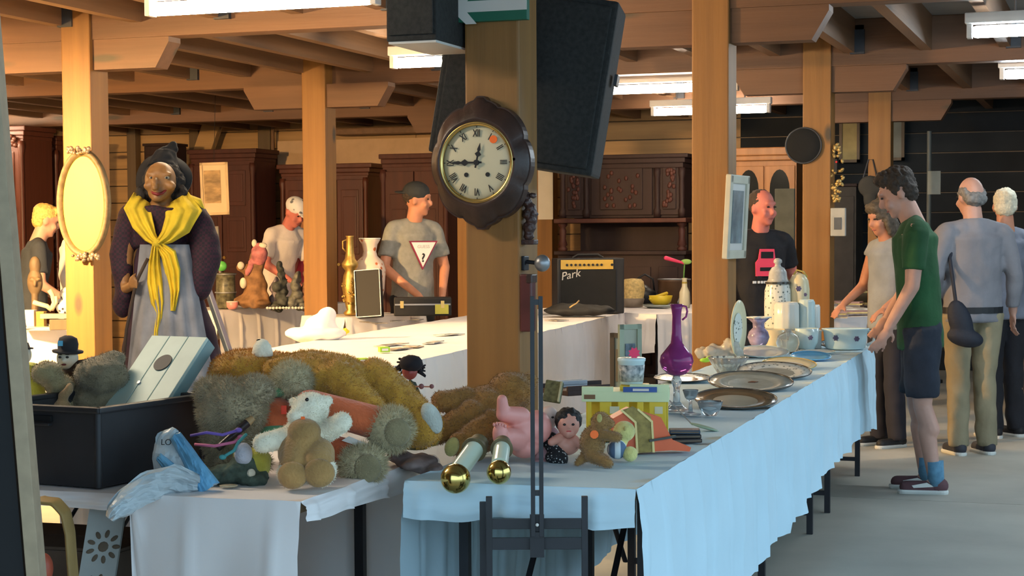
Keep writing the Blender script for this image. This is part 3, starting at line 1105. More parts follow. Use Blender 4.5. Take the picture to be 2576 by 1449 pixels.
for k in range(3):
    cx = (-.375 + .375 * k) * w
    ww = w * (.15 if k != 1 else .48)
    d_ = MB().box((cx, -.245, (zs + zt) / 2), (ww, .02, (zt - zs) * .78), bev=.006).build('door', M['walnut'], sb)
    MB().box((cx, -.262, (zs + zt) / 2), (ww * .7, .02, (zt - zs) * .62), bev=.008).build('panel', M['walnut'], d_)
    mb = MB(); rr = random.Random(k)
    for i in range(22):
        mb.ell((cx + rr.uniform(-.28, .28) * ww, -.276, (zs + zt) / 2 + rr.uniform(-.26, .26) * (zt - zs)), (.02, .012, .025), seg=7, rings=5)
    mb.build('carved_relief', M['maho'], d_, smooth=True)['kind'] = 'stuff'
    MB().box((cx, -.305, zn * .5), (ww, .02, zn * .8), bev=.006).build('lower_door', M['walnut'], sb)
# bright poster on the far left-row post
q = PY(1372, 480, 18.05)
po = MB().box((q.x - .01, 18.085, q.z), (.17, .006, .62)).build('paper_poster', mat('white_paper', (.82, .80, .76), .8, var=.03))
tag(po, 'plain white paper pinned to the post beside the sideboard', 'poster')

# honey oak display cabinet with arched glass door
a, b = PY(1838, 372, 17.2), PY(2004, 372, 17.2)
vc = E('display_cabinet', ((a.x + b.x) / 2, 17.5, 0), 0, 'honey oak display cabinet with arched glass door behind the black T-shirt man', 'cabinet')
w, zt = b.x - a.x, a.z
MB().box((0, .02, zt / 2 - .05), (w * .96, .5, zt - .1)).build('carcass', M['oak'], vc)
mb = MB()
for s, z0, z1 in ((.98, zt - .13, zt - .08), (1.02, zt - .08, zt)):
    mb.box((0, 0, (z0 + z1) / 2), (w * s, .56 * s, z1 - z0), bev=.01)
mb.build('cornice', M['oak'], vc)
for s in (-.5, .5):
    d_ = MB().box((s * w * .47, -.24, zt * .5), (w * .45, .03, zt * .84), bev=.006).build('door', M['oak'], vc)
    pts = [(s * w * .47 - w * .15, .75), (s * w * .47 + w * .15, .75)] + [(s * w * .47 + w * .15 * math.cos(t), zt - .42 + .2 * math.sin(t)) for t in [math.pi * i / 10 for i in range(11)]]
    MB().prism(pts, -.01, c=(0, -.252, 0)).build('pane', M['glassdark'], d_)
    for zz in (1.25, 1.62):
        MB().box((s * w * .47, -.256, zz), (w * .29, .008, .012)).build('shelf_edge', M['sign_white'], d_)
# green-grey panel standing beside it
a, b = PY(1950, 475, 13.4), PY(2000, 475, 13.4)
gp = E('folding_screen', ((a.x + b.x) / 2, 13.4, 0), 0, 'grey-green upright panel beside the black T-shirt man', 'panel')
MB().box((0, 0, a.z / 2), (b.x - a.x, .04, a.z), bev=.006).build('board', mat('grey_green_panel', (.07, .075, .06), .8, var=.2), gp)
MB().box((0, .1, .02), ((b.x - a.x) * .8, .35, .04)).build('foot', M['black'], gp)

# boards and screens on the far right
def panel(u0, u1, v0, v1, y, m, name, label, cat='panel', t=.03, frame=True):
    a, b = PY(u0, v0, y), PY(u1, v1, y)
    o = E(name, ((a.x + b.x) / 2, y, b.z), 0, label, cat)
    w, h = b.x - a.x, a.z - b.z
    MB().box((0, 0, h / 2), (w, t, h), bev=.003).build('board', m, o)
    if frame:
        mb = MB()
        for s in (-1, 1):
            mb.box((s * w / 2, -.01, h / 2), (.03, t + .02, h + .03)).box((0, -.01, h / 2 + s * h / 2), (w + .03, t + .02, .03))
        mb.build('frame', M['studdark'], o)
    return o
panel(2116, 2160, 302, 405, 18.5, mat('yellow_board', (.42, .34, .15), .7), 'wall_board', 'yellow board on the dark wall beside the fourth post')
panel(2214, 2272, 300, 400, 18.5, mat('grey_board', (.26, .26, .22), .7), 'wall_board', 'grey board on the dark wall above the woman')
a = PY(2338, 330, 17.0)
pl = E('pole', (a.x, 17.0, 0), 0, 'thin pale pole with a small card behind the green-shirted man', 'pole')
MB().cyl((0, 0, 0), (0, 0, a.z), .022).build('shaft', mat('pale_pole', (.10, .12, .12), .5), pl)
MB().box((.05, -.03, PY(2338, 460, 17.0).z), (.12, .01, .22)).build('card', mat('pale_card', (.26, .28, .25), .6), pl)
MB().cyl((0, 0, 0), (0, 0, .03), .14).build('foot', M['black'], pl)
# dark cabinet between third and fourth post
a, b = PY(2072, 470, 17.75), PY(2152, 700, 17.75)
dc = E('dark_cabinet', ((a.x + b.x) / 2, 18.03, 0), 0, 'plain charcoal cabinet beyond the switch box', 'cabinet')
w = b.x - a.x
MB().box((0, 0, a.z / 2), (w, .5, a.z), bev=.01).build('carcass', mat('charcoal_board', (.06, .052, .045), .7, var=.2), dc)
MB().box((0, -.255, a.z * .55), (w * .88, .02, a.z * .8), bev=.006).build('door', mat('charcoal_board'  , (.06, .052, .045)), dc)
MB().box((0, 0, a.z + .015), (w * 1.06, .54, .03), bev=.006).build('top_board', M['walnut'], dc)
# clutter hung on the fourth post
q = PY(2188, 452, 15.85)
hb = E('hanging_bag', (q.x, 15.9, q.z - .12), 0, 'dark heart-shaped bag hanging on the fourth post', 'bag')
mb = MB().ell((0, -.03, .06), (.11, .04, .1)).ell((0, -.03, -.05), (.06, .035, .1))
blob('pouch', mb, mat('dark_bag', (.035, .035, .032), .8), .01, hb, 4)
MB().tube([(-.06, -.03, .14), (-.02, .0, .3), (.02, .0, .3), (.06, -.03, .14)], .007).build('strap', M['black'], hb)
# small framed print on the brace
q = D(540, 475, 16.6)
w, h = 70 * 16.6 / FPX, 132 * 16.6 / FPX
pf = E('picture_frame', q, YAW, 'small cream-matted landscape print hanging near the dark red armoire', 'picture frame')
pf.rotation_euler = (rad(-4), rad(-2), YAW + .05)
mb = MB()
for s in (-1, 1):
    mb.box((s * (w / 2 - .012), 0, 0), (.024, .03, h)).box((0, 0, s * (h / 2 - .012)), (w, .03, .024))
mb.build('frame', mat('light_wood_frame', (.60, .42, .22), .5), pf)
MB().box((0, .004, 0), (w * .94, .012, h * .95)).build('mat_board', mat('cream_mat', (.72, .55, .32), .7, var=.03), pf)
MB().box((-.02, -.006, .02), (w * .58, .006, h * .62)).build('print', mat('landscape_print', (.42, .26, .11), .6, var=.45, scale=9, stretch=(1, 1, 2.4)), pf)
MB().cyl((0, .02, h / 2), (.05, .02, CEIL_Z - q.z), .002, seg=5).build('wire', M['ink'], pf)

# ================================================================ people
SKIN = mat('skin', (.50, .27, .20), .55, var=.06, scale=20)
SKIN_TAN = mat('tanned_skin', (.50, .22, .13), .5, var=.08, scale=20)
SKIN_RED = mat('reddish_skin', (.55, .17, .13), .55, var=.08, scale=20)


def person(label, base, face, H, skin, top, bottom, hair, *, arms=None, lean=0.0, twist=0.0, head=(0, 0), sleeve=.5, shorts=False, shoes=None,
           socks=None, legs=None, voxel=.0125, build=1.0, cap=None, hairstyle='short', belt=None, hidden_legs=False, glasses=False, collar=False, shirt_len=.0, tag_extra=None):
    """face = world angle the body looks along (0 = -Y); local frame: looks along -y, x to its left hand side is +x"""
    o = E('person', base, face, label, 'person')
    k = H / 1.78
    b = build
    hipz = .93 * k
    Rl = Matrix.Rotation(lean, 3, 'X')
    Rt = Matrix.Rotation(twist, 3, 'Z')

    def up(p):  # points of the upper body, bent at the hip
        p = Vector(p) * k
        q = Rt @ (p - Vector((0, 0, hipz)))
        return Rl @ q + Vector((0, 0, hipz))

    Rh = Rl @ Rt @ Matrix.Rotation(head[0], 3, 'Z') @ Matrix.Rotation(head[1], 3, 'X')
    nk = up((0, .0, 1.50))
    hc = nk + Rh @ Vector((0, -.022, .138)) * k

    def hp(x, y, z):
        return hc + Rh @ Vector((x, y, z)) * k

    sh = [up((s * .172 * b, .01, 1.405)) for s in (-1, 1)]
    if arms is None:
        arms = [((-.24, .02, 1.16), (-.25, -.06, .90)), ((.24, .02, 1.16), (.25, -.06, .90))]
    arms = [tuple(Vector(q) * k for q in a) for a in arms]
    if legs is None:
        legs = [((-.09, -.01, .49), (-.10, .02, .075)), ((.09, -.01, .49), (.10, .02, .075))]
    legs = [tuple(Vector(q) * k for q in a) for a in legs]
    hips = [Vector((s * .09 * b, 0, .90)) * k for s in (-1, 1)]
    # ---- body: one continuous surface
    mb = MB()
    mb.ell(hp(0, .012, .02), [v * k for v in (.076, .094, .105)], rot=Rh)
    mb.ell(hp(0, -.030, -.055), [v * k for v in (.056, .058, .062)], rot=Rh)
    mb.ell(hp(0, -.062, -.098), [v * k for v in (.026, .022, .02)], rot=Rh)
    mb.ell(hp(0, -.098, -.022), [v * k for v in (.014, .020, .024)], rot=Rh)
    mb.ell(hp(0, -.085, .005), [v * k for v in (.012, .014, .03)], rot=Rh)
    mb.ell(hp(0, -.078, .036), [v * k for v in (.05, .018, .016)], rot=Rh)
    for s in (-1, 1):
        mb.ell(hp(s * .078, .012, -.01), [v * k for v in (.012, .02, .032)], rot=Rh)
        mb.ell(hp(s * .04, -.066, -.035), [v * k for v in (.025, .02, .025)], rot=Rh)
    mb.cap(up((0, .015, 1.42)), nk + (hc - nk) * .45, .064 * k, .060 * k)
    mb.frustum(up((0, 0, 1.40)), up((0, 0, 1.10)), (.155 * b * k, .10 * k), (.135 * b * k, .09 * k), x=Rl @ Rt @ Vector((1, 0, 0)))
    mb.frustum(up((0, 0, 1.14)), Vector((0, 0, .88)) * k, (.135 * b * k, .09 * k), (.15 * b * k, .10 * k))
    for i, s in enumerate((-1, 1)):
        el, wr = arms[i]
        mb.cap(sh[i], el, .050 * k * b, .040 * k)
        mb.cap(el, wr, .041 * k, .028 * k)
        d = (wr - el).normalized()
        side = d.cross(Vector((0, 0, 1)))
        side = side.normalized() if side.length > .2 else Vector((1, 0, 0))
        nrm = side.cross(d)
        palm = wr + d * .05 * k
        R = Matrix((side, nrm, d)).transposed()
        if abs(d.z) > .8:  # hanging hand: palm faces the thigh
            R = Matrix((Vector((0, -1, 0)), Vector((s, 0, 0)), d)).transposed()
        mb.ell(palm, [v * k for v in (.036, .016, .052)], rot=R)
        for f, (fx, fl) in enumerate(((-.030, .062), (-.010, .074), (.010, .070), (.030, .055))):
            a0 = palm + R @ Vector((fx, 0, .040)) * k
            a1 = a0 + R @ Vector((fx * .25, -.010 * s if abs(d.z) > .8 else -.012, fl * .55)) * k
            a2 = a1 + R @ Vector((0, -.022 * s if abs(d.z) > .8 else -.02, fl * .42)) * k
            mb.cap(a0, a1, .0085 * k, .008 * k, seg=8)
            mb.cap(a1, a2, .008 * k, .0068 * k, seg=8)
        t0 = palm + R @ Vector((-.028, 0, -.018)) * k
        t1 = t0 + R @ Vector((-.028, -.008, .03)) * k
        t2 = t1 + R @ Vector((-.006, -.010, .03)) * k
        mb.cap(t0, t1, .011 * k, .0095 * k, seg=8).cap(t1, t2, .0095 * k, .008 * k, seg=8)
    for i in range(2):
        kn_, an = legs[i]
        mb.cap(hips[i], kn_, .075 * k * b, .053 * k)
        mb.cap(kn_ + Vector((0, 0, -.02)), kn_ + (an - kn_) * .35 + Vector((0, .018, 0)) * k, .05 * k, .053 * k)
        mb.cap(kn_ + (an - kn_) * .35, an, .050 * k, .034 * k)
        mb.cap(an + Vector((0, .02, -.03)) * k, an + Vector((0, -.13, -.045)) * k, .033 * k, .026 * k)
    blob('body', mb, skin, voxel, o, 3)
    # ---- face
    fm = MB()
    for s in (-1, 1):
        fm.ell(hp(s * .031, -.084, .012), [v * k for v in (.0135, .007, .0065)], rot=Rh, seg=10, rings=6)
    fm.build('eyes', mat('dark_eye', (.02, .015, .012), .3), o, smooth=True)['kind'] = 'stuff'
    fm = MB().ell(hp(0, -.084, -.066), [v * k for v in (.024, .008, .005)], rot=Rh, seg=10, rings=6)
    fm.build('mouth', mat('lip', (.32, .09, .08), .5), o, smooth=True)
    # ---- hair
    if hair is not None:
        hm_ = MB()
        if hairstyle == 'fringe':
            hm_.ell(hp(0, .03, .05), [v * k for v in (.088, .10, .085)], rot=Rh)
            hm_.ell(hp(0, .055, -.005), [v * k for v in (.084, .065, .075)], rot=Rh)
            hm_.ell(hp(0, -.05, .095), [v * k for v in (.07, .05, .035)], rot=Rh)
        elif hairstyle == 'quiff':
            hm_.ell(hp(0, .03, .06), [v * k for v in (.086, .10, .085)], rot=Rh)
            hm_.ell(hp(0, .055, .0), [v * k for v in (.082, .063, .08)], rot=Rh)
            hm_.ell(hp(0, -.02, .105), [v * k for v in (.07, .065, .04)], rot=Rh)
            for s in (-1, 1): hm_.ell(hp(s * .07, .0, .03), [v * k for v in (.016, .03, .05)], rot=Rh)
        elif hairstyle == 'long':
            hm_.ell(hp(0, .022, .04), [v * k for v in (.095, .108, .102)], rot=Rh)
            hm_.ell(hp(0, -.05, .085), [v * k for v in (.08, .05, .04)], rot=Rh)
            hm_.ell(hp(0, .06, -.08), [v * k for v in (.088, .06, .10)], rot=Rh)
            for s in (-1, 1): hm_.ell(hp(s * .078, .01, -.06), [v * k for v in (.026, .05, .09)], rot=Rh)
        elif hairstyle == 'balding':
            hm_.ell(hp(0, .055, -.015), [v * k for v in (.084, .062, .055)], rot=Rh)
            for s in (-1, 1): hm_.ell(hp(s * .068, .02, .02), [v * k for v in (.018, .055, .045)], rot=Rh)
        elif hairstyle == 'stubble':
            hm_.ell(hp(0, .036, .036), [v * k for v in (.082, .092, .090)], rot=Rh)
        else:
            hm_.ell(hp(0, .03, .045), [v * k for v in (.084, .096, .085)], rot=Rh)
            hm_.ell(hp(0, .055, -.01), [v * k for v in (.082, .062, .07)], rot=Rh)
        blob('hair', hm_, hair, voxel, o, 2, disp=(.010 * k, 55, H))
    if cap:
        cm = MB()
        cm.ell(hp(0, .018, .058), [v * k for v in (.090, .106, .082)], rot=Rh)
        ca = math.pi if cap[1] == 'back' else 0
        R2 = Rh @ Matrix.Rotation(ca, 3, 'Z')
        cm.ell(hc + R2 @ Vector((0, -.125, .045)) * k, [v * k for v in (.07, .065, .010)], rot=R2)
        blob('cap', cm, cap[0], voxel * .8, o, 2)
    if glasses:
        gm = MB()
        for s in (-1, 1):
            gm.tube([hp(s * .031 + .022 * math.cos(t), -.096, .01 + .018 * math.sin(t)) for t in [2 * math.pi * i / 12 for i in range(12)]], .0022 * k, 5, True)
            gm.tube([hp(s * .053, -.094, .012), hp(s * .078, .0, .01)], .002 * k, 5)
        gm.build('glasses', M['ink'], o)
    # ---- shirt
    mb = MB()
    X1 = Rl @ Rt @ Vector((1, 0, 0))
    mb.frustum(up((0, .01, 1.465)), up((0, .0, 1.38)), (.085 * b * k, .07 * k), (.165 * b * k, .105 * k), x=X1)
    mb.frustum(up((0, 0, 1.385)), up((0, 0, 1.12)), (.178 * b * k, .122 * k), (.160 * b * k, .117 * k), x=X1)
    hem = Vector((0, 0, .84 - shirt_len)) * k
    mb.frustum(up((0, 0, 1.14)), hem, (.160 * b * k, .117 * k), (.178 * b * k, .128 * k))
    for i, s in enumerate((-1, 1)):
        el, wr = arms[i]
        mb.ell(sh[i] - X1 * s * .015 * k, .060 * k * b)
        mb.cap(up((s * .05, .01, 1.455)), sh[i] + Rl @ Vector((0, 0, .012)) * k, .046 * k, .052 * k)
        mb.ell(up((s * .095, .022, 1.43)), (.062 * k, .06 * k, .042 * k))
        if sleeve <= 1:
            e = sh[i] + (el - sh[i]) * sleeve
            mb.frustum(sh[i], e, .060 * k * b, .066 * k)
        else:
            mb.frustum(sh[i], el, .060 * k * b, .055 * k)
            mb.ell(el, .056 * k)
            e = el + (wr - el) * (sleeve - 1)
            mb.frustum(el, e, .055 * k, .046 * k)
    if collar:
        mb.frustum(up((0, .012, 1.44)), up((0, .005, 1.50)), .074 * k, .064 * k)
    blob('shirt', mb, top, .014, o, 4, disp=(.009, 11, H))
    # ---- trousers
    if not hidden_legs:
        mb = MB()
        mb.frustum(Vector((0, 0, .98)) * k, Vector((0, 0, .84)) * k, (.155 * b * k, .108 * k), (.168 * b * k, .12 * k))
        for i in range(2):
            kn_, an = legs[i]
            if shorts:
                e = hips[i] + (kn_ - hips[i]) * .93
                mb.frustum(hips[i], e, .094 * k * b, .092 * k)
            else:
                mb.frustum(hips[i], kn_, .09 * k * b, .073 * k)
                mb.ell(kn_, .072 * k)
                mb.frustum(kn_, an + Vector((0, 0, -.025)) * k, .073 * k, .068 * k)
        blob('shorts' if shorts else 'trousers', mb, bottom, .015, o, 3, disp=(.010, 13, H + 3))
        for i in range(2):
            kn_, an = legs[i]
            if socks is not None:
                MB().frustum(an + Vector((0, .0, .10)) * k, an + Vector((0, .01, -.03)) * k, .047 * k, .042 * k).disp(.004, 40).build('sock', socks, o, smooth=True)
            ft = an + Vector((0, 0, -.075)) * k
            ft.z = 0
            sm = MB().ell(ft + Vector((0, .02, .045)) * k, [v * k for v in (.042, .055, .045)]).cap(ft + Vector((0, .03, .036)) * k, ft + Vector((0, -.15, .034)) * k, .036 * k, .034 * k)
            s_ = sm.build('shoe', shoes or M['ink'], o, smooth=True)
            so = MB().cap(ft + Vector((0, .035, .012)) * k, ft + Vector((0, -.155, .012)) * k, .040 * k, .040 * k)
            for v_ in so.bm.verts: v_.co.z = max(0.0, min(.022, v_.co.z))
            so.build('sole', M['solewhite'], s_)
    if belt is not None:
        mb = MB()
        rows = []
        for z in (.90, .94):
            rows.append([Vector((.174 * b * math.cos(t), .126 * math.sin(t), z)) * k for t in [2 * math.pi * i / 28 for i in range(28)]])
        mb.grid(rows, close_u=True)
        mb.build('belt', belt, o)
    o['hc'] = [0, 0, 0]
    del o['hc']
    return o, k, up, hp


M['solewhite'] = mat('white_sole', (.62, .62, .58), .6, var=.05)
HAIR_BROWN = mat('dark_brown_hair', (.035, .022, .014), .7, var=.4, scale=60, bump=.5, bscale=120)
HAIR_BLOND = mat('blond_hair', (.62, .40, .12), .6, var=.35, scale=60, bump=.5, bscale=120)
HAIR_GREY = mat('grey_hair', (.30, .28, .25), .7, var=.35, scale=60, bump=.5, bscale=120)
HAIR_WHITE = mat('white_hair', (.66, .60, .45), .7, var=.2, scale=60, bump=.5, bscale=120)
FABRIC = dict(bump=.25, bscale=45)


def at(u, d):
    p = U(u, d, 0); return Vector((p.x, p.y, 0))


# man in the green T-shirt (profile, looks to the left over the table)
g_top = mat('green_cotton', (.013, .068, .02), .85, var=.2, scale=5, **FABRIC)
FL_ = YAW - rad(90)   # looks to picture left when face = YAW - 90 deg
gm_, kk, up, hp = person('young man in green T-shirt, dark shorts and blue socks beside the table', at(2318, 9.55), YAW - rad(102), 1.80, SKIN,
       g_top, mat('navy_shorts', (.016, .020, .032), .85, var=.25, **FABRIC), HAIR_BROWN,
       arms=[((-.215, -.05, 1.14), (-.19, -.17, .95)), ((.235, -.05, 1.12), (.22, -.17, .90))], lean=rad(5), head=(rad(4), rad(22)), sleeve=.72, shorts=True,
       shoes=mat('maroon_suede', (.10, .045, .05), .8, var=.2), socks=mat('blue_sock', (.10, .23, .34), .9, var=.2, scale=30),
       legs=[((-.085, -.02, .49), (-.09, .03, .075)), ((.085, .01, .49), (.10, .075, .075))], voxel=.008, hairstyle='quiff', shirt_len=.07, build=1.14)
for s in (-1, 1):   # pale stripe on the shoes
    for leg in ((-.09, .03), (.10, .075)):
        MB().prism([(.02 , .03), (-.09, .022), (-.10, .035), (-.02, .052)], .003, R=Matrix.Rotation(rad(90), 3, 'Z') @ Matrix.Diagonal((1, 1, 1)), c=(leg[0] + s * .0385, leg[1] - .02, .012)).build('shoe_stripe', M['solewhite'], gm_)

# man in the grey shirt seen from behind
person('balding man in grey long-sleeved shirt and tan trousers seen from behind', at(2448, 11.15), YAW + rad(192), 1.79, SKIN,
       mat('grey_violet_shirt', (.20, .19, .205), .85, var=.12, scale=6, **FABRIC), mat('tan_trousers', (.25, .205, .125), .85, var=.12, scale=6, **FABRIC), mat('short_grey_hair', (.17, .16, .15), .7, var=.4, scale=50),
       arms=[((-.27, .03, 1.15), (-.30, -.04, .90)), ((.27, .03, 1.15), (.24, -.10, .95))], sleeve=1.85, shoes=mat('dark_sneaker', (.03, .03, .04), .7), hairstyle='balding', belt=M['ink'], build=1.16, collar=True, head=(rad(8), rad(6)))
bagp = at(2440, 10.95)
bg = E('shoulder_bag', (bagp.x, bagp.y, .86), YAW, 'dark navy shoulder bag hanging at the hip of the grey-shirted man', 'bag')
mb = MB().ell((-.06, -.02, .0), (.075, .05, .145), rot=rad(-18)).ell((-.03, -.02, -.10), (.12, .06, .06), rot=rad(12))
blob('pouch', mb, mat('navy_bag', (.012, .014, .024), .7, **FABRIC), .01, bg, 4)
MB().tube([(-.09, -.02, .12), (-.10, .10, .40), (-.02, .2, .6), (.06, .24, .55), (.05, .1, .1)], .012).build('strap', mat('navy_bag', (.012, .014, .024)), bg)

# white-haired man
person('white-haired man in dark trousers behind the grey-shirted man', at(2528, 12.1), YAW + rad(205), 1.74, SKIN_TAN,
       mat('blue_grey_shirt', (.16, .17, .21), .85, var=.2, **FABRIC), mat('black_trousers', (.014, .013, .017), .85, var=.2, **FABRIC), HAIR_WHITE,
       sleeve=.7, shoes=mat('black_boot', (.010, .010, .012), .7), hairstyle='short', head=(rad(-35), rad(5)), build=1.05)
person('person in blue checked shirt and pale blue cap at the aisle', at(2612, 13.4), YAW + rad(160), 1.72, SKIN_TAN,
       checker('blue_check', (.12, .17, .26), (.28, .33, .42), 38), mat('brown_trousers', (.06, .04, .035), .85), None, sleeve=.8, cap=(mat('pale_blue_cap', (.25, .40, .45), .8), 'front'))
# woman in grey top
person('woman with shoulder-length hair and pale grey sleeveless top behind the green-shirted man', at(2232, 11.6), YAW - rad(62), 1.66, SKIN_TAN,
       mat('pale_grey_top', (.26, .28, .30), .85, var=.15, **FABRIC), mat('dark_skirt', (.02, .02, .03), .85), mat('dull_brown_hair', (.09, .07, .05), .7, var=.4, scale=50, bump=.4),
       arms=[((-.235, -.02, 1.14), (-.20, -.22, 1.02)), ((.24, .0, 1.12), (.22, -.2, 1.0))], sleeve=.2, hairstyle='long', build=.92, head=(0, rad(15)))

# man in the black T-shirt with pink car print
bt, kk, up, hp = person('man in black T-shirt with pink car print beside the oak cabinet', at(1908, 11.7), YAW + rad(14), 1.73, SKIN_RED,
       mat('black_cotton', (.010, .010, .013), .85, var=.2, **FABRIC), mat('black_jeans', (.012, .012, .016), .85), mat('cropped_dark_hair', (.05, .035, .028), .8),
       arms=[((-.24, .02, 1.16), (-.22, -.10, .93)), ((.27, .05, 1.18), (.30, -.12, .98))], sleeve=.75, head=(rad(20), rad(2)), hairstyle='stubble', lean=rad(3), build=1.08, voxel=.010)
PINK = mat('pink_print', (.85, .06, .12), .7, var=.05)
WHITEP = mat('white_print', (.75, .75, .75), .7, var=.03)
def shirt_pt(x, z, y=-.142): return up((x, y, z))
pr = E('t_shirt_print', (0, 0, 0), 0); pr.parent = bt
pr.scale = (1.2, 1, 1.2); pr.location = shirt_pt(.0, 1.27, -.135); pr.rotation_euler = (rad(3), 0, 0)
MB().prism([(-.062, -.075), (.062, -.075), (.066, .0), (.05, .02), (.042, .075), (-.042, .075), (-.05, .02), (-.066, .0)], .008).build('car', PINK, pr)
for (x0, x1, z0, z1) in ((-.036, .036, .024, .060), (-.04, .04, -.046, -.026), (-.055, -.03, -.088, -.074), (.03, .055, -.088, -.074)):
    MB().box(((x0 + x1) / 2, -.002, (z0 + z1) / 2), (x1 - x0, .004, z1 - z0), bev=.0015).build('car_marking', mat('black_cotton', (.01,) * 3), pr)
for i, (x, w) in enumerate(((-.07, .022), (-.045, .014), (-.026, .016), (.0, .03), (.028, .014), (.05, .02))):
    MB().box((x, 0, -.108), (w, .005, .014), bev=.002).build('print_letter', WHITEP, pr)

# man with dark cap and the triangle print
gz, kk, up, hp = person('man in grey T-shirt with white triangle print and dark cap, leaning on the table', at(1036, 13.95), YAW + rad(22), 1.86, SKIN_TAN,
       mat('grey_melange', (.23, .235, .22), .85, var=.1, scale=30, **FABRIC), mat('black_trousers2', (.015, .016, .02), .85), HAIR_BROWN,
       arms=[((-.25, -.08, 1.12), (-.05, -.30, .91)), ((.25, -.04, 1.12), (.17, -.20, .90))], sleeve=.72, lean=rad(6), head=(rad(58), rad(2)), cap=(mat('dark_cap', (.022, .026, .03), .8), 'back'), hairstyle='stubble', build=1.0, voxel=.010)
mb = MB().ell(hp(0, -.066, -.085), [v * kk for v in (.05, .042, .035)], rot=None)
pr = E('t_shirt_print', (0, 0, 0), 0); pr.parent = gz
pr.location = up((.03, -.140, 1.24)); pr.rotation_euler = (rad(6), 0, 0)
BURG = mat('burgundy_print', (.22, .02, .06), .7)
MB().prism([(-.118, .10), (0, -.128), (.118, .10)], .012, c=(0, -.002, 0)).build('triangle_border', BURG, pr)
MB().prism([(-.100, .09), (0, -.106), (.100, .09)], .008, c=(0, -.006, 0)).build('triangle', WHITEP, pr)
text_mesh('question_mark', '?', .095, M['ink'], pr, (.0, -.0075, -.035), (rad(90), 0, 0), .0008, bold=.002)
text_mesh('print_letters', 'GUESS', .036, mat('grey_print', (.42, .38, .40), .7), pr, (0, -.0075, .055), (rad(90), 0, 0), .0008)

# man with white patterned cap, bent over the statues
capm = checker('white_camo_cap', (.72, .70, .68), (.16, .16, .17), 16, kind='VORONOI')
person('man in white T-shirt and camouflage-patterned white cap bending over the statues', at(690, 16.4), YAW + rad(48), 1.86, SKIN_RED,
       mat('white_cotton', (.66, .60, .56), .85, var=.05, **FABRIC), mat('grey_trousers', (.10, .09, .09), .85), None,
       arms=[((-.27, -.20, 1.12), (-.14, -.36, .98)), ((.26, -.16, 1.10), (.2, -.36, .98))], lean=rad(20), sleeve=.8, head=(0, rad(12)), cap=(capm, 'front'))
person('woman with red face and pink top beside the man in the white cap', at(752, 16.8), YAW + rad(70), 1.63, SKIN_RED,
       mat('pink_top', (.60, .06, .09), .85), mat('dark_skirt2', (.03, .02, .03), .85), mat('auburn_hair', (.30, .13, .06), .7), sleeve=.3,
       arms=[((-.24, -.02, 1.12), (-.22, -.2, 1.02)), ((.24, -.02, 1.12), (.27, -.14, .95))], lean=rad(8), head=(0, rad(10)), build=.92)
# blond boy
person('blond boy in dark T-shirt looking down at the stall', at(72, 13.2), YAW + rad(112), 1.70, SKIN,
       mat('slate_cotton', (.035, .042, .055), .85, var=.15, **FABRIC), mat('blue_jeans', (.03, .04, .08), .85), HAIR_BLOND,
       arms=[((-.235, -.06, 1.12), (-.20, -.25, 1.0)), ((.235, -.04, 1.12), (.2, -.24, 1.0))], lean=rad(8), sleeve=.72, head=(0, rad(10)), hairstyle='fringe', build=.98)
# person in white behind the oval frame
person('person in white shirt and white trousers hidden behind the oval frame', at(186, 14.3), YAW + rad(90), 1.72, SKIN,
       mat('white_linen', (.74, .72, .70), .85, var=.04), mat('white_linen2', (.70, .68, .68), .85, var=.04), HAIR_GREY, sleeve=1.7, build=.95)

# ================================================================ glass and china on the right-hand row
M.update(
    purple=mat('purple_glass', (.42, .07, .30), .08, trans=.55, var=.1, ior=1.3),
    clear=mat('clear_glass', (.80, .86, .88), .04, trans=.85, var=.02, ior=1.35),
    milk=mat('milk_china', (.70, .72, .68), .2, var=.04),
    pale_blue=mat('pale_blue_china', (.55, .70, .72), .2, var=.05),
    cream=mat('cream_china', (.72, .64, .42), .22, var=.06),
    greyplate=mat('grey_green_glaze', (.33, .36, .33), .2, var=.15, scale=14),
    darkrim=mat('dark_rim', (.045, .045, .04), .25),
    brownplate=mat('brown_glaze', (.17, .12, .07), .18, var=.2, scale=10),
    goldrim=mat('ochre_rim', (.50, .36, .08), .25, var=.15),
    blueplate=mat('blue_glaze', (.12, .42, .75), .15, var=.2),
    pattern=checker('floral_glaze', (.66, .68, .63), (.14, .17, .16), 46, .25, 'VORONOI'),
    ytoy=mat('yellow_plastic', (.72, .52, .03), .4, var=.06),
    ptoy=mat('pale_green_plastic', (.62, .72, .42), .4, var=.05),
    otoy=mat('orange_plastic', (.70, .12, .035), .4, var=.06),
)
TT = TZ + .011


def on(u, v, z=TT):
    return G(u, v, z)


PLATE_PROF = [(.0, .0), (.55, .0), (.58, .012), (.70, .03), (1.0, .075), (1.0, .09), (.70, .047), (.56, .024), (.0, .02)]


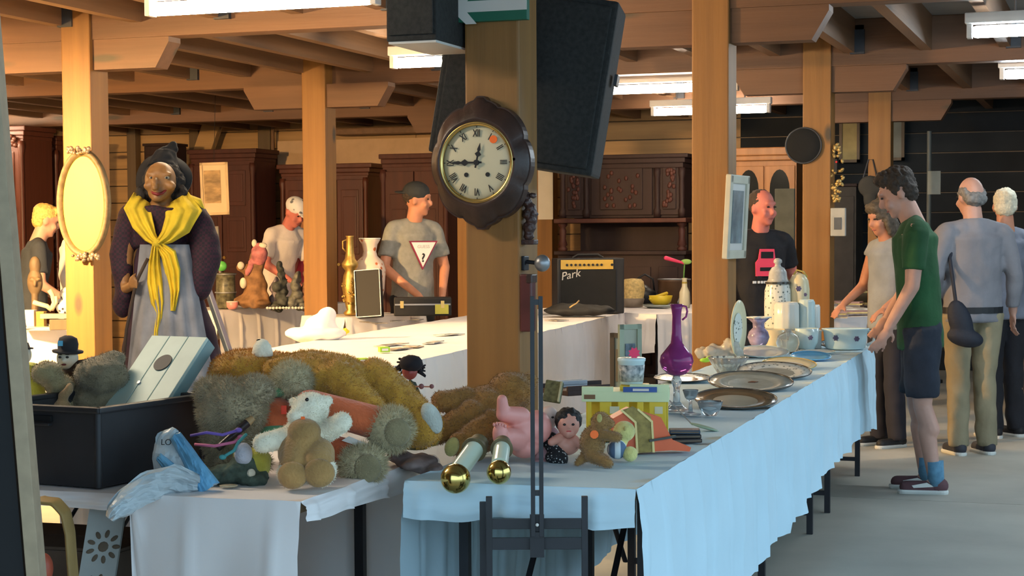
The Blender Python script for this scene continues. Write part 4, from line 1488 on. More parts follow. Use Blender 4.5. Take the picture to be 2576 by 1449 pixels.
def plate(u, v, rpx, label, body, rim, centre, tilt=9.0, scallop=0, deep=1.0, name='plate', cat='plate'):
    p = on(u, v)
    r = rpx * depth(p) / FPX
    o = E(name, p, YAW, label, cat, 'plates on the white table')
    o.rotation_euler = Euler((rad(tilt), 0, YAW), 'XYZ')
    o.location.z = TT + r * .56 * math.sin(rad(tilt))
    rp = (lambda a, i: .03 * math.cos(a * scallop)) if scallop else None
    pr = [(x * r, y * r * deep) for x, y in PLATE_PROF]
    MB().lathe(pr, seg=48, ripple=rp).build('dish', body, o, smooth=True)
    mb = MB()
    mb.tube([(r * (1 + (.03 * math.cos(a * scallop) if scallop else 0)) * math.cos(a), r * (1 + (.03 * math.cos(a * scallop) if scallop else 0)) * math.sin(a), r * .084 * deep) for a in [2 * math.pi * i / 48 for i in range(48)]], r * .022, 6, True)
    mb.build('rim', rim, o, smooth=True)
    if centre:
        MB().lathe([(r * .54, r * .0215 * deep), (r * .54, r * .027 * deep), (0, r * .0275 * deep)], seg=32).build('centre_print', centre, o)
    return o


plate(1850, 1019, 104, 'brown oval platter with dark rim nearest the glass bowl', M['brownplate'], M['darkrim'], mat('pale_centre', (.38, .36, .28), .2))
pb = plate(1888, 976, 106, 'large grey-green plate with beaded dark rim and a small bird print', M['greyplate'], M['darkrim'], M['greyplate'])
MB().prism([(-.02, 0), (.0, .02), (.012, .012), (.026, .006), (.01, -.004)], .002, R=Matrix.Rotation(rad(-90), 3, 'X'), c=(.01, .01, .008)).build('bird_print', mat('rust_print', (.16, .06, .03), .4), pb)
plate(1948, 947, 92, 'flower-patterned grey plate behind the bird plate', M['pattern'], M['darkrim'], M['greyplate'])
plate(1985, 926, 68, 'cream plate with broad ochre rim and dark inner ring', M['cream'], M['goldrim'], M['milk'])
plate(2040, 904, 50, 'bright blue glass plate', M['blueplate'], M['blueplate'], None, deep=1.3)
plate(1918, 895, 66, 'white plate with scalloped edge beside the cut-glass bowl', M['milk'], M['pale_blue'], M['milk'], scallop=20)
plate(2112, 876, 50, 'glass dish with dark underside in front of the casserole', M['clear'], M['darkrim'], M['greyplate'], deep=1.6)
plate(1718, 958, 72, 'patterned plate with dark rim behind the purple decanter', M['pattern'], M['darkrim'], M['brownplate'], tilt=4)
plate(1880, 930, 46, 'small grey saucer behind the cut-glass bowl', M['pattern'], M['greyplate'], None, tilt=3)
plate(1990, 886, 40, 'small flower-patterned saucer under the ruffled vase', M['pattern'], M['darkrim'], None, tilt=3)
plate(2060, 888, 40, 'small white saucer beside the blue plate', M['milk'], M['pale_blue'], None, tilt=3)


def lathe_thing(name, u, v, prof, label, cat, m, part='body', seg=32, ripple=None, z=TT, group=None, d=None):
    """profile in photo pixels (radius, height above the base)"""
    p = on(u, v, z) if d is None else U(u, d, z)
    s = depth(p) / FPX
    o = E(name, p, YAW, label, cat, group)
    b = MB().lathe([(r * s, h * s) for r, h in prof], seg=seg, ripple=ripple).build(part, m, o, smooth=True)
    return o, s, b


# purple decanter on its clear foot
o, s, _ = lathe_thing('decanter', 1702, 1036, [(34, 0), (36, 4), (20, 14), (9, 26), (8, 60), (14, 78), (8, 92)], 'tall purple glass decanter with long neck and clear foot', 'decanter', M['clear'], 'foot')
MB().lathe([(r * s, h * s) for r, h in [(6, 90), (24, 96), (38, 112), (43, 128), (40, 143), (26, 160), (15, 174), (12, 200), (11, 240), (13, 258), (17, 272), (14, 272), (9, 256), (8, 200), (10, 174), (20, 158), (2, 100)]], seg=32).build('bulb_and_neck', M['purple'], o, smooth=True)
MB().tube([Vector((x, 0, z)) * s for x, z in ((14, 268), (24, 266), (27, 254), (24, 240), (14, 232))], 2.6 * s).build('handle', M['purple'], o, smooth=True)
# glass foot pieces beside it
o, s, _ = lathe_thing('wine_glass', 1737, 1044, [(26, 0), (27, 3), (6, 8), (4, 34), (14, 44), (20, 62), (20, 64), (13, 46), (2, 38)], 'upturned clear stemmed glass beside the decanter', 'glass', M['clear'])
o, s, _ = lathe_thing('glass_bowl', 1786, 1045, [(18, 0), (20, 3), (28, 20), (33, 36), (31, 36), (25, 20), (2, 5)], 'small clear glass bowl in front of the brown platter', 'bowl', M['clear'])
o, s, _ = lathe_thing('cut_glass_bowl', 1832, 940, [(24, 0), (27, 3), (40, 24), (50, 42), (47, 42), (36, 24), (2, 5)], 'cut-glass bowl with fluted sides', 'bowl', M['clear'], ripple=lambda a, i: .05 * math.cos(a * 16), seg=64)
# ruffled vase
o, s, _ = lathe_thing('ruffled_vase', 1908, 886, [(16, 0), (16, 3), (8, 8), (22, 22), (28, 38), (24, 52), (14, 62), (15, 74), (26, 88), (24, 88), (12, 74), (11, 62), (2, 20)], 'small purple and blue glass vase with ruffled white rim', 'vase', mat('iridescent_glass', (.42, .36, .55), .1, trans=.3, var=.5, scale=18), ripple=lambda a, i: (.18 * math.cos(a * 6) if 8 <= i <= 9 else 0), seg=48)
MB().tube([Vector((27 * (1 + .18 * math.cos(6 * a)) * math.cos(a), 27 * (1 + .18 * math.cos(6 * a)) * math.sin(a), 88)) * s for a in [2 * math.pi * i / 48 for i in range(48)]], 2.2 * s, 6, True).build('ruffled_rim', M['milk'], o, smooth=True)
lathe_thing('squat_bottle', 1982, 887, [(16, 0), (24, 6), (30, 24), (26, 42), (10, 52), (8, 58), (9, 60), (6, 60), (5, 52), (2, 30)], 'squat colourless glass bottle in front of the flowered mug', 'bottle', M['clear'])

# assumed white box, added to raise the jars; mugs in front of it
p = U(1990, 10.25, TT)
s = 10.25 / FPX
rb = E('assumed_riser_box', p, YAW + rad(-2), 'assumed low white riser box, added under the china jars', 'box')
MB().box((0, 0, .05), (135 * s, .33, .10), bev=.004).build('box_body', M['milk'], rb)
MB().box((0, 0, .102), (138 * s, .334, .006)).build('box_lid', M['milk'], rb)
ZJ = TT + .106
FLOWER = mat('flower_print', (.10, .08, .16), .3, var=.4)


def flower(o, x, y, z, r):
    mb = MB()
    for k in range(6):
        a = k * math.pi / 3
        mb.ell((x + r * .62 * math.cos(a), y, z + r * .62 * math.sin(a)), (r * .34, .0012, r * .34), seg=8, rings=5)
    mb.ell((x, y, z), (r * .4, .0016, r * .4), seg=8, rings=5)
    mb.build('flower_print', FLOWER, o)['kind'] = 'stuff'


o, s, _ = lathe_thing('china_jar', 1957, 0, [(30, 0), (33, 4), (34, 60), (33, 95), (29, 108), (29, 112), (26, 112)], 'tall flowered china jar with knobbed bell-shaped lid', 'jar', M['pattern'], z=ZJ, d=10.33)
MB().lathe([(r * s, h * s) for r, h in [(32, 112), (32, 117), (29, 117)]], seg=32).build('dark_band', M['darkrim'], o)
MB().lathe([(r * s, h * s) for r, h in [(29, 116), (24, 124), (22, 142), (16, 152), (8, 156), (7, 162), (11, 166), (10, 172), (5, 176), (0, 177)]], seg=32).build('lid', mat('grey_china_lid', (.45, .46, .45), .25, var=.2, scale=30), o, smooth=True)
o, s, _ = lathe_thing('china_jar', 2010, 0, [(22, 0), (25, 4), (27, 70), (27, 98), (24, 120), (16, 134), (2, 140)], 'yellow flowered china jar with a low lid', 'jar', M['cream'], z=ZJ, d=10.34)
MB().tube([Vector((x, -5, z)) * s for x, z in ((-14, 134), (-6, 146), (10, 142), (20, 128))], 2.5 * s).build('handle', M['goldrim'], o, smooth=True)
flower(o, -5 * s, -27 * s, 100 * s, .018); flower(o, 12 * s, -25 * s, 85 * s, .012)
for (u, dd, w, h, lb, mm) in ((1980, 10.16, 32, 70, 'fluted milk-glass beaker standing in front of the tall flowered jar', M['milk']), (2030, 10.16, 21, 76, 'ribbed pale milk-glass beaker beside the yellow jar', M['pale_blue']), (2050, 10.30, 14, 60, 'small round milk-glass pot at the end of the riser box', M['milk'])):
    lathe_thing('milk_glass_beaker', u, 0, [(w * .9, 0), (w, 4), (w * .98, h * .9), (w * .8, h), (w * .7, h), (w * .85, h * .88), (2, 8)], lb, 'beaker', mm, z=ZJ if w > 22 else ZJ, d=dd, ripple=lambda a, i: .03 * math.cos(a * 12), seg=48)
o, s, _ = lathe_thing('china_bowl', 1952, 0, [(26, 0), (30, 4), (36, 52), (33, 52), (26, 8), (2, 6)], 'plain cream bowl behind the squat bottle', 'bowl', M['cream'], z=TT, d=9.98)
o, s, _ = lathe_thing('flowered_mug', 2031, 0, [(15, 0), (20, 3), (27, 18), (30, 54), (28, 54), (24, 18), (2, 6)], 'pale blue china mug with a dark flower', 'mug', M['pale_blue'], z=TT, d=10.0)
flower(o, 4 * s, -28 * s, 32 * s, .016)
# casserole with side handle
p = U(2128, 10.02, TT); s = 10.02 / FPX
cs = E('casserole', p, YAW, 'rectangular white china casserole with flowers and side handle', 'casserole')
MB().lathe([(44 * s, 0), (50 * s, 4 * s), (53 * s, 26 * s), (56 * s, 46 * s), (60 * s, 50 * s), (60 * s, 53 * s), (53 * s, 52 * s), (48 * s, 10 * s), (2 * s, 8 * s)], seg=40, sy=.62).build('dish', M['pale_blue'], cs, smooth=True)
MB().tube([Vector((x, 0, z)) * s for x, z in ((54, 44), (68, 46), (74, 34), (70, 18), (54, 10))], 4 * s).build('handle', M['milk'], cs, smooth=True)
flower(cs, 22 * s, -34 * s, 28 * s, .017); flower(cs, -30 * s, -30 * s, 30 * s, .018)

# oval plate leaning on the post
p = U(1862, 9.25, TT); s = 9.25 / FPX
lp = E('oval_plate', p, YAW, 'oval flower-painted dish leaning against the post', 'plate')
R = Euler((rad(8), rad(-16), rad(52)), 'XYZ').to_matrix()
MB().lathe([(.0, 0), (.055, 0), (.085, .012), (.085, .016), (.05, .006), (0, .005)], c=(-.02, 0, .165), seg=36, R=R @ Matrix.Rotation(rad(90), 3, 'X'), sy=1.85).build('dish', M['cream'], lp, smooth=True)
MB().lathe([(.045, .008), (.045, .011), (0, .011)], c=(-.02, 0, .165), seg=30, R=R @ Matrix.Rotation(rad(90), 3, 'X'), sy=1.9).build('painted_centre', M['pattern'], lp)
MB().box((.01, .03, .004), (.06, .05, .008)).build('stand', M['black'], lp)
# crumpled clear wrapping
p = on(1808, 903); s = depth(p) / FPX
wr_ = E('clear_wrapping', p, YAW, 'crumpled clear plastic wrapping at the foot of the post', 'plastic wrap')
mb = MB()
rr = random.Random(5)
for i in range(9):
    mb.ell(((-45 + i * 11) * s, rr.uniform(-.02, .03), (14 + rr.uniform(0, 26) * (i / 8)) * s), (.035, .03, (12 + i * 1.5) * s), rot=rr.uniform(-1, 1))
blob('sheet', mb, mat('clear_plastic', (.62, .60, .54), .15, trans=.35, var=.1, ior=1.2), .006, wr_, 1, disp=(.014, 32, 3))
p = on(1774, 912); s = depth(p) / FPX
lm = E('lime_figure', p, YAW, 'tiny lime-green figure beside the clear wrapping', 'figurine')
blob('body', MB().ell((0, 0, .012), (.03, .02, .012)).ell((.02, 0, .024), (.014, .012, .01)), mat('lime_plastic', (.30, .62, .05), .4), .004, lm, 2)

# picture frames standing on the left edge
for (u0, u1, v0, v1, dd, lb, ang, m1, m2) in ((1537, 1582, 838, 968, 6.75, 'dark-edged wooden picture frame turned away behind the tub', -28, M['studdark'], mat('wood_backing', (.28, .20, .11), .7)),
                                               (1556, 1612, 816, 955, 6.55, 'pale green picture frame with small grey print behind the tub', 24, mat('pale_green_frame', (.36, .40, .28), .5), mat('small_grey_print', (.12, .15, .18), .4, var=.6, scale=40))):
    p = U((u0 + u1) / 2, dd, TT); s = dd / FPX
    o = E('picture_frame', p, YAW + rad(ang), lb, 'picture frame')
    w, h = (u1 - u0) * s / math.cos(rad(ang)), 1.0 * (D(u0, v0, dd).z - TT)
    mb = MB()
    for q in (-1, 1):
        mb.box((q * (w / 2 - .008), 0, h / 2), (.018, .016, h)).box((0, 0, h / 2 + q * (h / 2 - .009)), (w, .016, .018))
    mb.build('frame', m1, o)
    MB().box((0, .003, h / 2), (w * .9, .006, h * .92)).build('mat_board', mat('frame_mat', (.42, .42, .32), .7), o)
    MB().box((0, -.002, h * .55), (w * .45, .005, h * .45)).build('print', m2, o)
    MB().box((0, .05, h * .28), (.02, .09, .01), rot=Euler((rad(-50), 0, 0))).build('strut', m1, o)

# toy garage
p = on(1576, 1106); d0 = depth(p); s = d0 / FPX
tg = E('toy_garage', p, YAW + rad(-6), 'yellow and pale green plastic toy garage with stickers', 'toy garage')
def bxp(u0, u1, v0, v1, y0, y1, name, m, par=tg, bev=.002, v_base=1106, u_c=1576):
    return MB().box((((u0 + u1) / 2 - u_c) * s, (y0 + y1) / 2, (v_base - (v0 + v1) / 2) * s), ((u1 - u0) * s, y1 - y0, (v1 - v0) * s), bev=bev).build(name, m, par)
bxp(1476, 1676, 1092, 1106, -.05, .10, 'base', M['ytoy'])
for (a, b_) in ((1478, 1490), (1510, 1540), (1556, 1584), (1604, 1620), (1634, 1676)):
    bxp(a, b_, 1004, 1094, -.05, -.036, 'pillar', M['ytoy'])
bxp(1470, 1680, 1004, 1094, .085, .10, 'back_wall', M['ytoy'])
bxp(1466, 1684, 980, 1006, -.06, .11, 'deck', M['ptoy'])
bxp(1466, 1545, 968, 982, -.06, -.045, 'parapet', M['ptoy'])
bxp(1586, 1684, 962, 982, -.06, -.045, 'parapet', M['ptoy'])
bxp(1560, 1632, 968, 980, -.02, .08, 'roof_block', M['ytoy'])
bxp(1570, 1654, 968, 981, -.068, -.060, 'blue_sticker', mat('blue_sticker', (.02, .08, .30), .4), bev=0)
bxp(1594, 1634, 972, 978, -.0695, -.068, 'sticker_lettering', M['sign_white'], bev=0)
bxp(1472, 1500, 988, 999, -.0625, -.060, 'brown_sticker', mat('brown_sticker', (.16, .08, .03), .5), bev=0)
for (a, b_) in ((1536, 1560), (1648, 1668)):
    bxp(a, b_, 1018, 1036, -.052, -.050, 'number_sticker', mat('pale_sticker', (.62, .60, .40), .5), bev=0)
# orange ramp
p = on(1640, 1140); s = depth(p) / FPX
rp_ = E('toy_ramp', p, YAW + rad(8), 'orange plastic toy ramp with yellow edged track', 'toy ramp')
def RP(u, v): return ((u - 1640) * s, (1140 - v) * s)
side_pts = [RP(u, v) for u, v in ((1556, 1140), (1540, 1050), (1586, 1026), (1664, 1050), (1694, 1108), (1742, 1128), (1738, 1138), (1690, 1134))]
MB().prism(side_pts, .07).build('ramp_body', M['otoy'], rp_)
MB().prism([RP(u, v) for u, v in ((1600, 1139), (1596, 1062), (1560, 1030), (1590, 1020), (1636, 1046), (1646, 1136))], -.006).build('track', mat('olive_track', (.28, .20, .05), .6, var=.3, scale=60), rp_)
for q in (0, 1):
    MB().prism([RP(u + q * 42, v - q * 1.5) for u, v in ((1598, 1139), (1594, 1062), (1558, 1030), (1562, 1027), (1599, 1059), (1604, 1139))], -.009).build('track_edge', mat('cream_edge', (.75, .60, .25), .5), rp_)
MB().box((.03, -.012, .045), (70 * s, .008, .007), rot=Euler((0, rad(-8), 0))).build('barrier', M['darkrim'], rp_)
# picture tub on the deck
pz = tg.matrix_world
p = U(1588, d0 + .02, TT + (1106 - 970) * d0 / FPX + .004); s = d0 / FPX
tb = E('plastic_tub', p, YAW, 'small white plastic tub with a printed picture and a pink star sticker', 'tub')
MB().lathe([(27 * s, 0), (29 * s, 2 * s), (34 * s, 58 * s), (36 * s, 60 * s), (36 * s, 66 * s), (32 * s, 68 * s), (0, 68 * s)], seg=32).build('tub_body', M['pale_blue'], tb, smooth=True)
MB().lathe([(30.5 * s, 8 * s), (33.8 * s, 50 * s), (33.6 * s, 50 * s), (30.3 * s, 8 * s)], seg=32).build('printed_band', mat('printed_band', (.22, .34, .38), .4, var=.7, scale=70, col2=(.62, .62, .60)), tb, smooth=True)
mb = MB()
mb.prism([((16 if k % 2 else 11) * s * math.cos(k * math.pi / 8), (16 if k % 2 else 11) * s * math.sin(k * math.pi / 8) + 80 * s) for k in range(16)], .002, c=(6 * s, -.02, 0))
mb.build('star_sticker', M['pinkstick'], tb)
# dark flat things on the left edge
for (u, v, w, l, h, ang, lb, mm, dz) in ((1470, 988, .30, .20, .022, 32, 'dark lacquered tray lying behind the toy garage', M['walnut'], 0), (1430, 985, .16, .05, .03, 30, 'shiny metal strip on the edge of the dark tray', M['metal'], .0)):
    p = on(u, v)
    o = E('flat_tray', p, YAW + rad(ang), lb, 'tray')
    MB().box((0, 0, h / 2 + dz), (w, l, h), bev=.004).build('base', mm, o)
    MB().box((0, l / 2 - .006, h + .008), (w, .012, .02), bev=.003).build('raised_edge', mm, o)
    MB().box((0, -l / 2 + .006, h + .008), (w, .012, .02), bev=.003).build('raised_edge', mm, o)
p = on(1392, 1012); s = depth(p) / FPX
ol = E('folded_cloth', p, YAW + rad(-12), 'folded olive tapestry with pale border behind the dolls', 'cloth')
MB().box((0, 0, .042), (.07, .03, .085), rot=Euler((rad(-14), rad(8), 0)), bev=.006).build('cloth_body', mat('olive_tapestry', (.10, .11, .06), .9, var=.5, scale=60), ol)
MB().box((.03, -.01, .042), (.008, .032, .082), rot=Euler((rad(-14), rad(8), 0)), bev=.002).build('border', mat('pale_border', (.40, .42, .30), .9), ol)
# stack of dark pads and the leaf-shaped server
p = on(1722, 1112); s = depth(p) / FPX
for k in range(3):
    o = E('dark_pad', (p.x, p.y, TT + k * .014), YAW + rad(10 - k * 7), ['lowest dark leather case of the small stack beside the ramp', 'middle dark leather case of the small stack beside the ramp', 'topmost blue-black case of the small stack beside the ramp'][k], 'case', 'stack of dark cases')
    MB().box((0, 0, .0068), (78 * s, .07, .013), bev=.004).build('cover', [mat('brown_black', (.03, .02, .018), .5), mat('black_leather', (.012, .012, .014), .5), mat('blue_black', (.03, .05, .08), .4)][k], o)
    MB().box((0, -.034, .0068), (70 * s, .004, .004)).build('page_edge', M['studdark'], o)
p = on(1772, 1082); s = depth(p) / FPX
sv = E('leaf_server', p, YAW, 'grey-green leaf-shaped server with long thin handle', 'server')
blob('blade', MB().ell((.0, 0, .010), (40 * s, .025, .006), rot=rad(16)), mat('grey_green_leaf', (.30, .38, .26), .5), .003, sv, 1)
MB().cyl((-30 * s, 0, .018), (-84 * s, .06, .095), .0022, seg=6).build('handle', M['metal'], sv)

# magazines and boxes on the far table
rr = random.Random(11)
mags = [mat('mag_%d' % i, c, .5, var=.35, scale=12) for i, c in enumerate(((.55, .50, .40), (.30, .28, .30), (.60, .52, .25), (.45, .30, .30), (.65, .64, .60)))]
for i, (u, v, w) in enumerate(((2090, 800, 70), (2150, 792, 80), (2110, 784, 60), (2190, 786, 50), (2080, 776, 50), (2140, 774, 60), (2180, 770, 40), (2110, 764, 70))):
    p = G(u, v, TZ + .012); s = depth(p) / FPX
    o = E('magazine_pile', p, YAW + rr.uniform(-.4, .4), ['cream', 'grey', 'yellow', 'pinkish', 'white', 'pale', 'dull', 'faded'][i] + ' pile of magazines on the far table', 'magazines', 'magazine piles')
    n = rr.randint(2, 4)
    for k in range(n):
        MB().box((rr.uniform(-.01, .01), rr.uniform(-.01, .01), .007 + k * .014), (w * s, .22, .013), rot=rr.uniform(-.1, .1), bev=.002).build('magazine', mags[(i + k) % 5], o)
for (u, v, h, lb, mm) in ((2124, 752, .20, 'pale lattice tower ornament on the far table', mat('pale_lattice', (.42, .33, .33), .5)), (2102, 752, .17, 'dull bronze slender tower ornament on the far table', mat('dull_bronze', (.12, .10, .08), .5))):
    p = G(u, v, TZ + .012)
    o = E('lattice_tower', p, YAW, lb, 'ornament')
    for a in range(4):
        c_, s2 = math.cos(a * math.pi / 2 + .78), math.sin(a * math.pi / 2 + .78)
        MB().cyl((c_ * .05, s2 * .05, 0), (c_ * .022, s2 * .022, h), .007, seg=6).build('leg', mm, o)
    for k in range(6):
        z0, z1 = h * k / 6, h * (k + 1) / 6
        r0, r1 = .05 - .028 * k / 6, .05 - .028 * (k + 1) / 6
        MB().cyl((-r0 * .7, -r0 * .7, z0), (r1 * .7, -r1 * .7, z1), .004, seg=5).cyl((r0 * .7, -r0 * .7, z0), (-r1 * .7, -r1 * .7, z1), .004, seg=5).build('lattice', mm, o)
p = G(2205, 768, TZ + .012)
o = E('white_bird_figure', p, YAW, 'small white china bird on the far table', 'figurine')
blob('body', MB().ell((0, 0, .03), (.05, .03, .03)).ell((.05, 0, .06), .018).ell((-.05, 0, .055), (.03, .008, .018)), M['milk'], .005, o, 2)
p = G(2168, 762, TZ + .012)
o = E('dark_basket', p, YAW, 'dark woven basket of oddments on the far table', 'basket')
MB().lathe([(.09, 0), (.12, .06), (.13, .10), (.12, .10), (.10, .02), (0, .02)], seg=24, ripple=lambda a, i: .03 * math.cos(a * 12)).build('basket_body', mat('dark_wicker', (.07, .055, .03), .8), o, smooth=True)
MB().ell((.0, 0, .09), (.09, .09, .03)).disp(.02, 30).build('contents', mags[2], o, smooth=True)

# ================================================================ soft toys and oddments
def plush(name, col, **k):
    return mat(name, col, .95, var=.22, scale=18, bump=.5, bscale=140, sheen=.25, **k)


P_GOLD = plush('golden_plush', (.52, .27, .035))
P_BROWN = plush('brown_plush', (.27, .125, .025))
P_CREAM = plush('cream_plush', (.82, .77, .60))
P_CAMEL = plush('camel_corduroy', (.37, .215, .075))
P_GREYB = plush('grey_brown_plush', (.38, .31, .19))
P_BEIGE = plush('beige_long_pile', (.54, .46, .28))
P_ORANGE = plush('orange_felt', (.58, .13, .045))
P_PAD = plush('pale_pad', (.50, .52, .46))
P_YPAD = plush('yellow_pad', (.46, .39, .13))
P_MONKEY = plush('monkey_brown', (.30, .16, .05))
P_YELLOW = plush('pale_yellow_plush', (.66, .60, .22))
DOLL = mat('doll_vinyl', (.66, .30, .22), .45, var=.06)
DOLLP = mat('pink_vinyl', (.70, .28, .24), .45, var=.06)
BLACKBEAD = mat('black_bead', (.01, .01, .01), .2)


def TR(u, v, z=TT):
    p = G(u, v, z)
    return Trace(p)


# ---- cream bear in camel dungarees
t = TR(768, 1233)
o = t.empty('teddy_bear', 'cream teddy bear in camel-brown dungarees lying on its back with soles forward', 'soft toy')
s = t.s
mb = MB()
mb.ell(t(780, 1030, .12), (50 * s, .05, 46 * s)).ell(t(745, 1048, .09), (24 * s, .028, 22 * s))
mb.ell(t(738, 1010, .13), (13 * s, .012, 12 * s)).ell(t(822, 1008, .13), (17 * s, .015, 15 * s))
mb.cap(t(725, 1100, .10), t(660, 1115, .06), 30 * s, 26 * s)
mb.cap(t(815, 1090, .10), t(860, 1062, .06), 30 * s, 27 * s)
mb.ell(t(765, 1095, .10), (60 * s, .055, 45 * s))
for (u, v, r) in ((737, 1190, 42), (803, 1184, 46)):
    mb.ell(t(u, v, .03), (r * s, .045, r * s * .92))
body = blob('body', mb, P_CREAM, .005, o, 3)
mb = MB()
mb.ell(t(762, 1140, .08), (66 * s, .06, 62 * s)).ell(t(765, 1085, .065), (44 * s, .04, 34 * s))
for (u, v, r) in ((740, 1172, 44), (800, 1166, 48)):
    mb.cap(t(u + 4, 1140, .06), t(u, v, .035), 40 * s, (r - 4) * s)
blob('dungarees', mb, P_CAMEL, .005, o, 3)
for (u, v, r) in ((736, 1196, 42), (803, 1190, 44)):
    MB().ell(t(u, v, -.005), (r * .92 * s, .016, r * .84 * s)).build('sole_pad', P_CAMEL, o, smooth=True)
MB().ell(t(772, 1005, .07), (5 * s, .005, 5 * s)).build('eye', BLACKBEAD, o, smooth=True)
MB().box(t(762, 1052, .055), (10 * s, .003, 8 * s)).build('price_sticker', M['orange'], o)
fur(body, 5000, .006, P_CREAM, o, seed=2, width=.0012)

# ---- long-pile plush in orange suit
t = TR(850, 1195)
t.d0 += .0
o = t.empty('plush_animal', 'long-furred plush animal in orange suit with green collar and shaggy paws', 'soft toy')
s = t.s
mb = MB()
mb.ell(t(690, 1055, .12), (62 * s, .08, 62 * s)).ell(t(770, 1080, .12), (80 * s, .08, 60 * s))
mb.cap(t(780, 1018, .05), t(940, 1062, .05), 40 * s, 44 * s)
mb.cap(t(800, 1120, .08), t(880, 1140, .03), 38 * s, 36 * s)
blob('suit', mb, P_ORANGE, .006, o, 4)
mb = MB()
mb.ell(t(982, 1080, .04), (58 * s, .055, 56 * s)); f1 = blob('shaggy_foot', mb, P_BEIGE, .006, o, 3)
mb = MB()
mb.ell(t(912, 1168, .0), (60 * s, .05, 50 * s)); f2 = blob('shaggy_foot', mb, P_BEIGE, .006, o, 3)
mb = MB()
mb.ell(t(735, 958, .13), (52 * s, .05, 46 * s)).cap(t(735, 958, .13), t(700, 985, .16), 40 * s, 30 * s); f3 = blob('shaggy_hand', mb, P_BEIGE, .006, o, 3)
for i, f in enumerate((f1, f2, f3)):
    fur(f, 4200, .020, P_BEIGE, f, seed=5 + i, width=.0011)
for (u, v, dy) in ((1000, 1088, -.012), (925, 1178, -.048)):
    MB().ell(t(u, v, dy), (34 * s, .010, 36 * s)).build('foot_pad', plush('grey_pad', (.24, .20, .11)), o, smooth=True)
mb = MB()
mb.ell(t(645, 1005, .10), (24 * s, .03, 42 * s), rot=.5).ell(t(690, 985, .11), (34 * s, .03, 16 * s)).ell(t(690, 1085, .06), (40 * s, .03, 20 * s))
blob('green_collar', mb, plush('green_felt', (.10, .32, .15)), .005, o, 3)
MB().box(t(714, 1031, .03), (14 * s, .003, 22 * s), bev=.001).build('price_sticker', mat('red_orange_label', (.95, .06, .02), .5), o)
mb = MB().prism([(-.05, 0), (.035, -.03), (.05, -.022), (-.03, .012)], .002, c=t(905, 1108, .0))
mb.build('care_label', M['sign_white'], o)

# ---- big golden bear lying on its back
t = Trace(U(800, 4.98, TT))
o = t.empty('teddy_bear', 'large golden plush bear lying on its back across the pile', 'soft toy')
s = t.s
mb = MB()
mb.ell(t(790, 948, .05), (150 * s, .11, 66 * s)).ell(t(830, 1020, .05), (140 * s, .11, 70 * s))
mb.cap(t(700, 935, .0), t(815, 950, -.03), 40 * s, 34 * s)
mb.cap(t(850, 950, -.02), t(930, 1030, -.06), 50 * s, 42 * s)
mb.cap(t(945, 945, .06), t(1065, 1068, .0), 46 * s, 50 * s)
mb.ell(t(1062, 1078, -.01), (52 * s, .055, 50 * s))
mb.ell(t(1000, 1090, .0), (60 * s, .06, 40 * s))
gb_ = blob('body', mb, P_GOLD, .007, o, 4, disp=(.006, 30, 1))
MB().ell(t(1086, 1052, -.045), (24 * s, .018, 42 * s), rot=rad(-24)).build('foot_pad', P_PAD, o, smooth=True)
MB().tube([t(836 + 9 * math.cos(a), 944 + 26 * math.sin(a), -.06 - .01 * math.sin(a)) for a in [-1.4 + .3 * i for i in range(10)]], .0028, 6).build('paw_seam', P_CREAM, o, smooth=True)
fur(gb_, 16000, .010, P_GOLD, o, seed=9, width=.0014)
# ---- second golden animal behind on the left
t = Trace(U(620, 5.06, TT))
o = t.empty('plush_animal', 'golden-orange plush animal with pale snout lying behind the shaggy one', 'soft toy')
s = t.s
mb = MB()
mb.ell(t(625, 925, .0), (95 * s, .09, 46 * s)).ell(t(700, 935, .02), (70 * s, .08, 48 * s)).ell(t(610, 985, .02), (90 * s, .09, 80 * s)).ell(t(560, 950, .0), (40 * s, .05, 40 * s))
hb_ = blob('body', mb, P_GOLD, .007, o, 4, disp=(.006, 30, 4))
fur(hb_, 9000, .010, plush('orange_gold_plush', (.55, .23, .025)), o, seed=12, width=.0014)
MB().lathe([(.030, 0), (.031, .01), (.026, .03), (.015, .045), (.004, .05)], c=t(660, 896, -.03), seg=20).build('snout', P_CREAM, o, smooth=True)
MB().ell(t(653, 856, -.03), (8 * s, .008, 4 * s)).build('nose', BLACKBEAD, o, smooth=True)
# ---- grey-brown shaggy animal next to the crate
t = Trace(U(600, 4.80, TT))
o = t.empty('plush_animal', 'grey-brown long-haired plush animal beside the black crate', 'soft toy')
s = t.s
mb = MB()
mb.ell(t(585, 1030, .0), (88 * s, .08, 78 * s)).ell(t(640, 985, .0), (50 * s, .06, 40 * s)).ell(t(575, 1100, .0), (70 * s, .07, 60 * s)).ell(t(530, 985, .02), (40 * s, .05, 35 * s)).ell(t(600, 1165, .0), (80 * s, .08, 40 * s))
f = blob('body', mb, P_GREYB, .007, o, 4, disp=(.008, 22, 6))
fur(f, 13000, .018, P_GREYB, o, seed=15, width=.0012)

